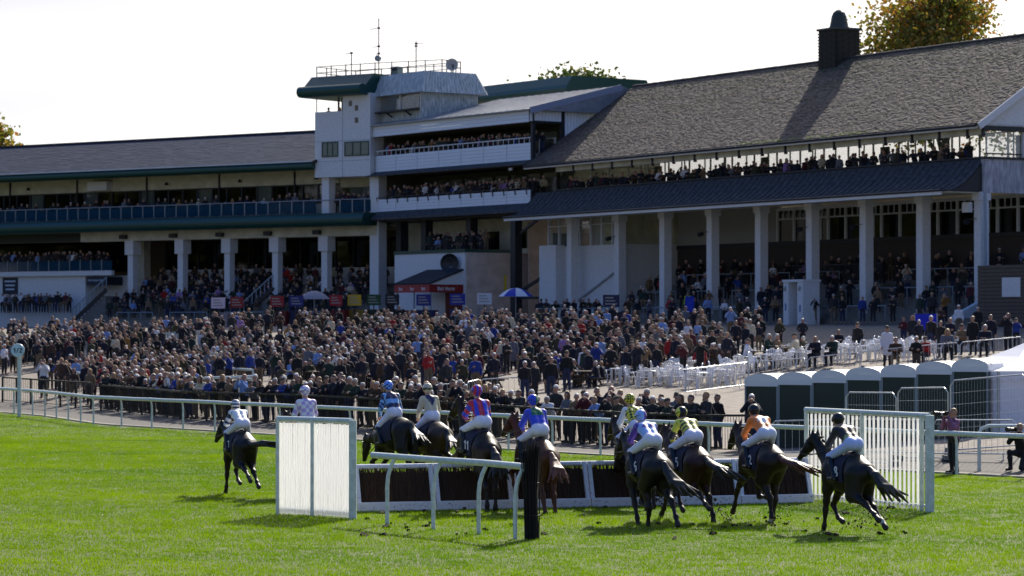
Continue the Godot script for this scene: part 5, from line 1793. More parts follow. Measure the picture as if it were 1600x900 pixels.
	place(ds, stand_m * Transform3D(Basis.IDENTITY, Vector3(-7.1, 4.6, 2.6)))
	var dm := MB.new()
	dm.lathe([Vector2(0.0, -0.35), Vector2(0.15, -0.3), Vector2(0.5, -0.05), Vector2(0.72, 0.12), Vector2(0.74, 0.15), Vector2(0.5, 0.02), Vector2(0.0, -0.1)], Vector3.ZERO, 24, Basis(Vector3.RIGHT, PI / 2).rotated(Vector3.UP, 0.7))
	put(dm, "horn", w.dark, ds)
	var da := MB.new()
	da.bar(Vector3(0.1, -0.3, -0.6), Vector3(0.1, -0.3, 0.1), 0.08, 0.08)
	put(da, "bracket", w.railing, ds)
	# red betting kiosk
	var red := mat("kiosk_red", Color(0.5, 0.07, 0.08), 0.5)
	var pinkred := mat("kiosk_pink_red", Color(0.62, 0.16, 0.18), 0.5)
	var ks := thing("betting_kiosk", "red fronted betting kiosk with a dark lean-to roof", "kiosk")
	place(ks, stand_m * Transform3D(Basis.IDENTITY, Vector3(-11.1, 0, 2.0)))
	var kr := MB.new()
	kr.prism([Vector2(0.0, 4.05), Vector2(3.15, 2.95), Vector2(3.15, 3.05), Vector2(0.0, 4.17)], -0.1, 5.0)
	put(kr, "roof", mat("felt", Color(0.13, 0.14, 0.17), 0.9), ks)
	var kt := MB.new()
	kt.prism([Vector2(0.0, 2.95), Vector2(3.0, 2.95), Vector2(0.0, 4.0)], 4.75, 4.88)
	put(kt, "gable", w.white, ks)
	var f1 := slab(ks, "front_fascia", pinkred, Vector3(0, 2.35, 2.98), Vector3(4.9, 2.95, 3.1))
	var f2 := slab(ks, "end_fascia", red, Vector3(4.82, 2.35, 0.0), Vector3(4.94, 2.95, 2.98))
	for q in 3:
		var t := part(text_mesh(["Bet", "Bar", "Bet"][q], 0.0052), "lettering", mat("sign_white", Color(0.85, 0.82, 0.82), 0.6), f1)
		t.position = Vector3(0.9 + q * 1.6, 2.62, 3.11)
	var t2 := part(text_mesh("Bet Here", 0.006), "lettering", mat("sign_white"), f2)
	t2.position = Vector3(4.95, 2.63, 1.6)
	t2.rotation.y = PI / 2
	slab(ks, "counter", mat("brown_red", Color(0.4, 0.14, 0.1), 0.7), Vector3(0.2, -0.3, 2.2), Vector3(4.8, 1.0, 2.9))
	slab(ks, "rear_panel", w.white, Vector3(0, -0.3, 0.02), Vector3(2.6, 2.35, 0.1))
	slab(ks, "doorway_shade_sheet", mat("brown_red"), Vector3(2.6, -0.3, 0.02), Vector3(4.85, 2.35, 0.1))  # no door leaf: coloured sheet standing in for the shaded doorway opening
	for x in [0.1, 2.5, 4.8]: slab(ks, "post", w.railing, Vector3(x - 0.05, -0.3, 2.85), Vector3(x + 0.05, 2.4, 2.95))
	# commentary box on the roof
	var cb := thing("commentary_box", "grey corrugated commentary box with flared metal roof above the boarded stand", "box")
	place(cb, stand_m)
	var grim := mat("grimy_sheet", Color(0.88, 0.9, 0.9), 0.6, {"tex": noise("runs2", 0.02, Color(0.5, 0.53, 0.53), Color(1, 1, 1), 512, 4), "scale3": Vector3(0.5, 0.1, 0.5)})
	var bx0 := -23.9
	var bx1 := -15.85
	put(corrugated(-6.0, -0.6, [17.6, 16.1, 18.5, 18.5], bx1 - 0.06, true, 0.24), "side_sheet", grim, cb)
	put(corrugated(bx0, bx1, [16.0, 16.0, 17.1, 17.1], -0.66, false, 0.24), "front_sheet", grim, cb)
	slab(cb, "floor", w.inside, Vector3(bx0, 16.9, -5.9), Vector3(bx1 - 0.1, 17.05, -0.7))
	slab(cb, "rear_wall", w.inside, Vector3(bx0, 17.05, -6.1), Vector3(bx1 - 0.1, 18.5, -5.9))
	for x in [bx0, bx0 + 0.9, bx0 + 4.6, bx1 - 0.35]: slab(cb, "window_post", w.white, Vector3(x, 17.05, -0.75), Vector3(x + 0.16, 18.5, -0.6))
	for k in 2: slab(cb, "window_pane", w.glass, Vector3(bx0 + 1.06 + k * 3.7, 17.3, -0.7), Vector3(bx0 + 4.6 + k * 2.9, 18.5, -0.68))
	var sh := MB.new()
	sh.bar(Vector3(bx0 - 0.4, 17.12, -0.35), Vector3(bx1 - 0.4, 17.12, -0.35), 0.9, 0.1)
	put(sh, "shelf", w.dark, cb)
	for x in [bx0 + 0.5, bx0 + 3.6, bx0 + 6.4]:
		var bt := MB.new()
		bt.bar(Vector3(x, 16.7, -0.6), Vector3(x, 17.1, 0.05), 0.1, 0.1)
		put(bt, "shelf_bracket", w.dark, cb)
	var low := MB.new()
	low.bar(Vector3(bx0 - 0.1, 16.05, -0.55), Vector3(bx1 + 0.6, 16.05, -0.55), 0.2, 0.18)
	put(low, "base_beam", w.dark, cb)
	var mz := MB.new()
	var c0 := [Vector3(bx0 - 0.5, 18.45, -0.1), Vector3(bx1 + 0.55, 18.45, -0.1), Vector3(bx1 + 0.55, 18.45, -6.6), Vector3(bx0 - 0.5, 18.45, -6.6)]
	var c1 := [Vector3(bx0 + 0.2, 20.2, -0.9), Vector3(bx1 - 0.15, 20.2, -0.9), Vector3(bx1 - 0.15, 20.2, -5.9), Vector3(bx0 + 0.2, 20.2, -5.9)]
	for i in 4:
		var a: Vector3 = c0[i]
		var b: Vector3 = c0[(i + 1) % 4]
		var c: Vector3 = c1[(i + 1) % 4]
		var d: Vector3 = c1[i]
		var n := int(a.distance_to(b) / 0.3)
		var out := (b - a).cross(d - a).normalized() * 0.05
		if out.dot(a - (c0[0] + c0[2]) * 0.5) < 0: out = -out
		for k in n:
			var t0 := float(k) / n
			var t1 := (k + 0.5) / n
			var tt := (k + 1.0) / n
			mz.quad(a.lerp(b, t0), d.lerp(c, t0), d.lerp(c, t1) + out, a.lerp(b, t1) + out)
			mz.quad(a.lerp(b, t1) + out, d.lerp(c, t1) + out, d.lerp(c, tt), a.lerp(b, tt))
	mz.quad(c1[0], c1[1], c1[2], c1[3])
	mz.quad(c0[0], c0[3], c0[2], c0[1])
	put(mz, "roof", grim, cb)
	# green roofed block far behind
	var gb := thing("rear_building", "green roofed building standing behind the boarded stand", "building")
	place(gb, stand_m)
	slab(gb, "wall", w.white, Vector3(-27.5, 8.0, -24.0), Vector3(-15.0, 18.9, -14.4))
	var gr := MB.new()
	gr.prism([Vector2(-13.9, 18.85), Vector2(-13.7, 19.0), Vector2(-13.65, 19.3), Vector2(-13.8, 19.6), Vector2(-14.3, 20.35), Vector2(-22.0, 20.35), Vector2(-23.0, 18.85)], -28.0, -14.3)
	put(gr, "roof", w.green, gb)
	# masts and dishes
	var sd := thing("satellite_dish", "grey round satellite dish on the commentary box roof", "satellite dish")
	place(sd, stand_m * Transform3D(Basis.IDENTITY, Vector3(-16.7, 20.9, -4.0)))
	var sm2 := MB.new()
	sm2.lathe([Vector2(0.0, -0.12), Vector2(0.25, -0.1), Vector2(0.48, 0.0), Vector2(0.5, 0.02), Vector2(0.25, -0.06), Vector2(0.0, -0.08)], Vector3.ZERO, 22, Basis(Vector3.RIGHT, PI / 2).rotated(Vector3.UP, 0.9))
	put(sm2, "dish", mat("dish_grey", Color(0.6, 0.6, 0.6), 0.6), sd)
	var sp := MB.new()
	sp.bar(Vector3(0, -0.75, -0.1), Vector3(0, 0.0, -0.1), 0.08, 0.08)
	sp.bar(Vector3(0, 0.0, -0.1), Vector3(0.35, -0.05, 0.4), 0.04, 0.04)
	put(sp, "stalk", w.dark, sd)

func make_left_stand() -> void:
	var w := wall_mats()
	var o := thing("green_grandstand", "long cream and green grandstand with slate roof and capped columns", "grandstand")
	place(o, stand_l)
	var xl := -60.0
	var slate := mat("slate", Color(0.2, 0.26, 0.36), 0.85, {"spec": 0.2, "tex": noise("slates", 0.07, Color(0.62, 0.62, 0.66), Color(1, 1, 1), 512, 3), "scale3": Vector3(0.5, 1.2, 0.9)})
	# slate roof: courses of slate
	var ze := 1.0
	var zr := -8.0
	var ye := 13.35
	var yr := 16.55
	var rb := MB.new()
	rb.prism([Vector2(ze, ye - 0.1), Vector2(ze, ye), Vector2(zr, yr), Vector2(zr - 9.0, ye), Vector2(zr - 9.0, ye - 0.1)], xl, -5.7)
	var roof := put(rb, "roof", mat("roof_boards"), o)
	var tl := MB.new()
	var up := Vector3(0, yr - ye, zr - ze)
	var len := up.length()
	up = up.normalized()
	var nrm := Vector3(0, -up.z, up.y)
	for c in 34:
		var p := Vector3(0, ye, ze) + up * (c * len / 34.0)
		var xx := xl
		while xx < -5.7:
			var ww := rng.randf_range(0.5, 0.9)
			var e := minf(xx + ww - 0.012, -5.7)
			var th := rng.randf_range(0.012, 0.03)
			var q := p + up * (len / 34.0 * 1.2)
			tl.quad(Vector3(xx, p.y, p.z) + nrm * th, Vector3(xx, q.y, q.z) + nrm * 0.006, Vector3(e, q.y, q.z) + nrm * 0.006, Vector3(e, p.y, p.z) + nrm * th)
			tl.quad(Vector3(xx, p.y, p.z), Vector3(xx, p.y, p.z) + nrm * th, Vector3(e, p.y, p.z) + nrm * th, Vector3(e, p.y, p.z))
			xx += ww
	tag(put(tl, "roof_slates", slate, roof), "grey roof slates", "", "", "stuff")
	var rd := MB.new()
	rd.bar(Vector3(xl, yr + 0.05, zr), Vector3(-5.7, yr + 0.05, zr), 0.4, 0.14)
	put(rd, "ridge", w.dark, roof)
	slab(roof, "drip_edge", w.white, Vector3(xl, ye - 0.05, ze), Vector3(-5.9, ye + 0.06, ze + 0.12))
	# bullnose fascias
	for lv in [[13.3, 0.55, 1.0, xl, -5.9, "eave_bullnose"], [8.95, 0.95, 2.0, xl, 0.35, "canopy_bullnose"]]:
		var pr := []
		for i in 9:
			var a := PI * i / 8.0
			pr.append(Vector2(lv[2] - lv[1] * 0.35 + sin(a) * lv[1] * 0.55, lv[0] - lv[1] * 0.55 + cos(a) * lv[1] * 0.55))
		pr.append(Vector2(-2.4, lv[0] - lv[1] * 1.1 + 0.15))
		pr.append(Vector2(-2.4, lv[0] - 0.02))
		var mb := MB.new()
		mb.prism(pr, lv[3], lv[4])
		put(mb, lv[5], w.green, o)
	slab(o, "canopy_top", w.lead, Vector3(xl, 8.93, -2.4), Vector3(0.3, 9.0, 1.6))
	# upper storey
	slab(o, "upper_wall", w.cream, Vector3(xl, 11.68, -2.6), Vector3(-5.9, 12.85, -2.4))
	slab(o, "upper_wall", w.cream, Vector3(xl, 9.0, -2.6), Vector3(-5.9, 10.0, -2.4))
	var x := -49.0
	var k := 0
	while x < -6.2:
		var wf := MB.new()
		wf.span(Vector3(x, 10.0, -2.62), Vector3(x + 0.14, 11.68, -2.38))
		wf.span(Vector3(x + 0.14, 11.58, -2.58), Vector3(x + 1.7, 11.68, -2.42))
		var fr := put(wf, "window", w.dark, o)
		slab(fr, "pane", w.tint if k % 4 else w.glass, Vector3(x + 0.14, 10.0, -2.51), Vector3(x + 1.7, 11.58, -2.49))
		if k % 5 == 2: slab(o, "downpipe", w.dark, Vector3(x + 0.9, 10.0, -2.38), Vector3(x + 1.02, 12.8, -2.26))
		if k % 5 == 4:
			var lm := MB.new()
			lm.lathe([Vector2(0.05, 0.2), Vector2(0.12, 0.1), Vector2(0.18, -0.05), Vector2(0.0, -0.05)], Vector3(x, 12.1, -2.2), 10)
			put(lm, "wall_lamp", w.dark, o)
		x += 1.7
		k += 1
	slab(o, "inner_rear_wall", w.inside, Vector3(xl, 9.0, -7.6), Vector3(-5.9, 12.8, -7.4))
	slab(o, "wall_cabinet", w.white, Vector3(-34.2, 11.75, -2.4), Vector3(-31.8, 12.55, -1.6))
	# glass balustrade
	var gbm := mat("balustrade_glass", Color(0.07, 0.24, 0.33), 0.06, {"alpha": 0.88, "spec": 0.4})
	x = -49.0
	while x < -0.3:
		var e: float = minf(x + 1.3, -0.3)
		if not (x > -6.4 and x < -4.6):
			slab(o, "glass_panel", gbm, Vector3(x + 0.06, 9.12, 0.28), Vector3(e - 0.02, 10.02, 0.3))
			slab(o, "balustrade_post", w.steel, Vector3(x - 0.03, 9.0, 0.24), Vector3(x + 0.03, 10.12, 0.34))
		x += 1.3
	var hr := MB.new()
	hr.tube([Vector3(-49, 10.14, 0.3), Vector3(-0.3, 10.14, 0.3)], 0.045, 8)
	put(hr, "handrail", w.steel, o)
	# beam and columns
	slab(o, "beam", w.cream, Vector3(-33.1, 7.15, -0.7), Vector3(0.3, 8.0, 0.3))
	var cm := MB.new()
	cm.box(Vector3(0, 3.2, 0), Vector3(0.62, 7.6, 0.62))
	cm.box(Vector3(0, 6.55, 0), Vector3(1.0, 1.2, 1.0))
	var cmesh := cm.mesh()
	for xx in [-27.27, -21.4, -16.05, -10.7, -5.35]:
		var c := part(cmesh, "column", w.white, o)
		c.position = Vector3(xx, 0, -0.2)
		var lm := MB.new()
		lm.box(Vector3(-0.5, 7.5, 0.7), Vector3(0.75, 0.35, 0.3))
		put(lm, "flood_lamp", w.dark, c)
	var cl := MB.new()
	cl.span(Vector3(-0.42, -0.6, -0.8), Vector3(0.5, 12.0, 0.25))
	put(cl, "end_column", w.white, o)
	slab(o, "inner_column", w.cream, Vector3(-29.4, -0.5, -3.4), Vector3(-28.2, 7.2, -2.6))
	# terrace, white wall and dark glazing behind the columns
	terrace(o, w.concrete, -30.0, -0.5, 3.0, -5.0, 3.3, 9)
	slab(o, "terrace_wall", w.white, Vector3(-28.2, 3.2, -5.6), Vector3(1.0, 4.7, -5.2))
	slab(o, "dark_glazing", w.tint, Vector3(-28.2, 4.7, -5.5), Vector3(1.0, 7.2, -5.4))
	slab(o, "hall_back", w.inside, Vector3(xl, 2.0, -9.0), Vector3(1.0, 9.0, -8.8))
	x = -28.2
	while x < 1.0:
		slab(o, "mullion", w.dark, Vector3(x, 4.7, -5.42), Vector3(x + 0.09, 7.2, -5.3))
		x += 1.95
	slab(o, "hall_ceiling", w.inside, Vector3(xl, 7.9, -9.0), Vector3(0.0, 8.0, -0.7))
	# mezzanine at the left end
	slab(o, "mezzanine_wall", w.white, Vector3(xl, -0.6, -2.2), Vector3(-33.0, 4.5, -0.2))
	slab(o, "mezzanine_edge", w.white, Vector3(xl, 4.2, -0.2), Vector3(-29.5, 4.62, 0.15))
	slab(o, "entrance_wall", w.white, Vector3(-33.0, -0.6, -2.4), Vector3(-29.4, 4.2, -2.2))
	x = -49.0
	while x < -30.2:
		slab(o, "glass_panel", gbm, Vector3(x + 0.06, 4.66, 0.0), Vector3(x + 1.24, 5.5, 0.02))
		slab(o, "balustrade_post", w.steel, Vector3(x - 0.03, 4.6, -0.03), Vector3(x + 0.03, 5.6, 0.06))
		x += 1.3
	slab(o, "mezzanine_glazing", w.tint, Vector3(xl, 4.6, -4.6), Vector3(-29.4, 7.9, -4.5))
	slab(o, "mezzanine_beam", w.dark, Vector3(xl, 7.2, -1.0), Vector3(-33.1, 8.0, 0.2))
	# crush barriers of the terrace
	var rows := 0
	for r in [[2.9, -0.2], [-0.9, 1.4], [-3.6, 2.6]]:
		for q in 4:
			crush_rail(Vector3(-26.2 + q * 6.2, r[1], r[0]), 4.2, stand_l, "grey tubular barrier, %s row of the green stand's terrace, %s from the stand sign" % [["front", "middle", "back"][rows], ["first", "second", "third", "fourth"][q]])
		rows += 1
	# stairs with a solid dark flank
	for s in [[-32.0, 0.6], [-13.0, 0.6]]:
		var st := thing("terrace_stair", "dark flanked stair up the terrace, %s" % ("below the stand sign" if s[0] < -20 else "between the third and fourth capped columns"), "stair")
		place(st, stand_l * Transform3D(Basis.IDENTITY, Vector3(s[0], 0, s[1])))
		for i in 9: slab(st, "step", w.concrete, Vector3(0.4 * i, -0.4, 0), Vector3(0.4 * i + 0.4, 0.2 + 0.27 * i, 1.4))
		var fl := MB.new()
		fl.bar(Vector3(-0.3, 0.1, 1.5), Vector3(3.8, 2.9, 1.5), 0.1, 0.35)
		put(fl, "flank", w.dark, st)
		var rl := MB.new()
		rl.bar(Vector3(-0.3, 1.2, 1.5), Vector3(3.8, 4.0, 1.5), 0.06, 0.08)
		put(rl, "handrail", w.railing, st)
		for i in 10:
			var t := i / 9.0
			slab(st, "baluster", w.railing, Vector3(-0.3 + 4.1 * t - 0.025, 0.2 + 2.8 * t, 1.47), Vector3(-0.3 + 4.1 * t + 0.025, 1.2 + 2.8 * t, 1.53))
	# signs
	var navy := mat("sign_navy", Color(0.09, 0.13, 0.2), 0.6)
	var sw := mat("sign_pale", Color(0.72, 0.78, 0.84), 0.6)
	var s1 := thing("stand_sign", "dark sign lettered The Premier Stand over the stair entrance", "sign")
	place(s1, stand_l * Transform3D(Basis.IDENTITY, Vector3(-32.6, 3.35, 0.0)))
	slab(s1, "board", navy, Vector3(0, 0, -2.1), Vector3(2.3, 0.72, 0.02))
	part(text_mesh("The Premier Stand", 0.0036), "lettering", sw, s1).position = Vector3(1.15, 0.42, 0.03)
	var s2 := thing("wall_sign", "dark square sign with three pale lines on the white wall", "sign")
	place(s2, stand_l * Transform3D(Basis.IDENTITY, Vector3(-43.3, 2.6, -0.17)))
	slab(s2, "board", navy, Vector3(0, 0, 0), Vector3(1.9, 1.5, 0.05))
	for q in 3: slab(s2, "printed_line", sw, Vector3(0.25 + 0.08 * q, 1.1 - q * 0.36, 0.05), Vector3(1.65 - 0.08 * q, 1.24 - q * 0.36, 0.055))
	# control tower
	var tw := thing("control_tower", "white panelled control tower with green bullnosed roof and open lookout", "tower")
	place(tw, stand_l)
	slab(tw, "wall", w.white, Vector3(-5.95, 12.0, -6.0), Vector3(-0.1, 16.0, 0.6))
	slab(tw, "parapet", w.white, Vector3(-5.95, 16.0, 0.42), Vector3(-3.0, 17.4, 0.6))
	slab(tw, "parapet", w.white, Vector3(-5.95, 16.0, -6.0), Vector3(-5.77, 17.4, 0.42))
	slab(tw, "upper_wall", w.white, Vector3(-3.0, 16.0, -6.0), Vector3(-0.1, 18.75, 0.6))
	for j in [[-5.95, -0.1, 14.95, true], [-5.95, -0.1, 13.3, true]]:
		slab(tw, "panel_joint", mat("joint", Color(0.4, 0.43, 0.47), 0.8), Vector3(j[0], j[2] - 0.012, 0.6), Vector3(j[1], j[2] + 0.012, 0.604))
	slab(tw, "panel_joint", mat("joint"), Vector3(-3.02, 12.0, 0.6), Vector3(-2.98, 17.4, 0.605))
	for r in [[-5.2, -3.45, 13.65, 14.9], [-2.8, -0.2, 13.65, 14.85]]:
		var wf := MB.new()
		wf.span(Vector3(r[0], r[2], 0.55), Vector3(r[1], r[2] + 0.1, 0.66))
		wf.span(Vector3(r[0], r[3] - 0.1, 0.55), Vector3(r[1], r[3], 0.66))
		var n := 3
		for i in n + 1: wf.span(Vector3(lerpf(r[0], r[1] - 0.1, float(i) / n), r[2] + 0.1, 0.56), Vector3(lerpf(r[0], r[1] - 0.1, float(i) / n) + 0.1, r[3] - 0.1, 0.65))
		var fr := put(wf, "window", w.green, tw)
		slab(fr, "pane", mat("tower_pane", Color(0.25, 0.36, 0.34), 0.05, {"alpha": 0.85}), Vector3(r[0] + 0.05, r[2] + 0.1, 0.605), Vector3(r[1] - 0.05, r[3] - 0.1, 0.62))
	for r in [[-2.35, 17.75], [-1.7, 17.35], [-1.7, 16.35]]:
		slab(tw, "small_window", w.tint, Vector3(r[0], r[1], 0.6), Vector3(r[0] + 0.34, r[1] + 0.44, 0.62))
	for xx in [-4.4, -4.0, -3.1]: slab(tw, "lookout_post", w.dark, Vector3(xx, 16.9, -0.6), Vector3(xx + 0.1, 18.8, -0.45))
	slab(tw, "lookout_post", w.dark, Vector3(-5.9, 17.4, 0.45), Vector3(-5.84, 18.8, 0.5))
	var rp := []
	for i in 9:
		var a := PI * i / 8.0
		rp.append(Vector2(1.3 + sin(a) * 0.45, 19.05 + cos(a) * 0.45))
	rp.append(Vector2(-6.2, 18.6))
	rp.append(Vector2(-6.2, 20.4))
	rp.append(Vector2(-0.2, 20.4))
	rp.append(Vector2(0.9, 19.4))
	var tr := MB.new()
	tr.prism(rp, -7.0, -0.35)
	put(tr, "roof", w.green, tw)
	slab(tw, "lower_column", w.white, Vector3(-5.5, 9.0, -0.6), Vector3(-4.75, 12.0, 0.25))
	slab(tw, "lower_wall", w.cream, Vector3(-5.7, 11.3, -2.6), Vector3(-0.2, 12.0, -2.4))
	slab(tw, "lower_pane", w.glass, Vector3(-5.7, 9.0, -2.55), Vector3(-0.4, 11.3, -2.5))
	# roof railing, masts
	var rr := thing("roof_railing", "thin dark guard railing round the control tower roof", "railing")
	place(rr, stand_l * Transform3D(Basis.IDENTITY, Vector3(0, 20.4, 0)))
	var pts := [Vector3(-6.6, 0, -0.4), Vector3(-0.4, 0, -0.4), Vector3(4.5, 0.2, -3.0), Vector3(4.5, 0.2, -5.5), Vector3(-6.6, 0, -5.5), Vector3(-6.6, 0, -0.4)]
	for y in [0.35, 0.85]:
		var mb := MB.new()
		for i in 5: mb.bar(pts[i] + Vector3(0, y, 0), pts[i + 1] + Vector3(0, y, 0), 0.05, 0.05)
		put(mb, "rail", w.dark, rr)
	for i in 5:
		for q in 4:
			var p: Vector3 = pts[i].lerp(pts[i + 1], q / 4.0)
			slab(rr, "post", w.dark, p - Vector3(0.03, 0.4, 0.03), p + Vector3(0.03, 0.9, 0.03))
	var mi := 0
	for m in [[-1.3, 4.7, [[3.9, -0.9], [2.4, -0.6], [1.8, -0.3]], 1.05], [-4.2, 2.1, [[2.0, -0.7]], 0.0], [2.6, 2.6, [[2.4, 0.7], [2.2, 0.0]], 0.0]]:
		var mt := thing("antenna_mast", ["tall antenna mast with a round drum dish on the tower roof", "short antenna mast at the lookout end of the tower roof", "antenna mast above the commentary box with a side arm"][mi], "antenna")
		place(mt, stand_l * Transform3D(Basis.IDENTITY, Vector3(m[0], 20.4, -2.0)))
		var mb := MB.new()
		mb.tube([Vector3(0, -0.6, 0), Vector3(0, m[1], 0)], 0.04, 6)
		put(mb, "pole", w.dark, mt)
		for a in m[2]:
			var ab := MB.new()
			ab.bar(Vector3(0, a[0], 0), Vector3(a[1] + 0.01, a[0] - 0.05, 0), 0.04, 0.04)
			ab.box(Vector3(0, a[0], 0), Vector3(0.2, 0.14, 0.14))
			put(ab, "aerial", w.dark, mt)
		if m[3] > 0.0:
			var dr := MB.new()
			dr.lathe([Vector2(0, -0.14), Vector2(0.24, -0.14), Vector2(0.26, 0.0), Vector2(0.24, 0.14), Vector2(0, 0.16)], Vector3(0.0, 1.4, 0.1), 16, Basis(Vector3.RIGHT, PI / 2))
			put(dr, "drum_dish", mat("dish_grey"), mt)
		mi += 1
	var vt := thing("roof_vent", "grey box vent on the control tower roof", "vent")
	place(vt, stand_l * Transform3D(Basis.IDENTITY, Vector3(0.6, 20.4, -2.0)))
	slab(vt, "cowl", mat("vent_grey", Color(0.42, 0.47, 0.46), 0.6), Vector3(-0.36, -0.4, -0.36), Vector3(0.36, 0.6, 0.36))
	slab(vt, "louvre", w.dark, Vector3(-0.3, 0.25, 0.36), Vector3(0.3, 0.5, 0.38))

const ORD := ["first", "second", "third", "fourth", "fifth", "sixth", "seventh", "eighth", "ninth", "tenth", "eleventh", "twelfth", "thirteenth", "fourteenth", "fifteenth", "sixteenth", "seventeenth", "eighteenth", "nineteenth", "twentieth"]
func ordinal(i: int) -> String:
	if i < 20: return ORD[i]
	var n := i + 1
	var e := "th"
	if n % 100 < 11 or n % 100 > 13:
		if n % 10 == 1: e = "st"
		elif n % 10 == 2: e = "nd"
		elif n % 10 == 3: e = "rd"
	return str(n) + e

var table_spots: Array = []

func barrier(a: Vector3, b: Vector3, label: String, group: String, h := 1.1) -> void:
	var o := thing("crowd_barrier", label, "barrier", a, 0.0, group)
	var d := b - a
	var st := mat("barrier_steel", Color(0.72, 0.74, 0.76), 0.35, {"metal": 0.6})
	var n := d.normalized()
	var fr := MB.new()
	fr.tube([Vector3(0, 0.18, 0), Vector3(0, h - 0.12, 0), n * 0.12 + Vector3(0, h, 0), d - n * 0.12 + Vector3(0, h, 0), d + Vector3(0, h - 0.12, 0), d + Vector3(0, 0.18, 0), Vector3(0, 0.18, 0)], 0.021, 6)
	put(fr, "frame", st, o)
	var br := MB.new()
	var m := int(d.length() / 0.2)
	for i in range(1, m):
		var p := d * (float(i) / m)
		br.tube([p + Vector3(0, 0.18, 0), p + Vector3(0, h, 0)], 0.006, 5, false)
	tag(put(br, "bars", st, o), "", "", "", "stuff")
	for k in [0.15, 0.85]:
		var f := MB.new()
		var c: Vector3 = d * k
		var sd := n.cross(Vector3.UP) * 0.28
		f.bar(c + sd + Vector3(0, 0.02, 0), c - sd + Vector3(0, 0.02, 0), 0.04, 0.02)
		f.bar(c + Vector3(0, 0.02, 0), c + Vector3(0, 0.2, 0), 0.04, 0.03)
		put(f, "foot", st, o)

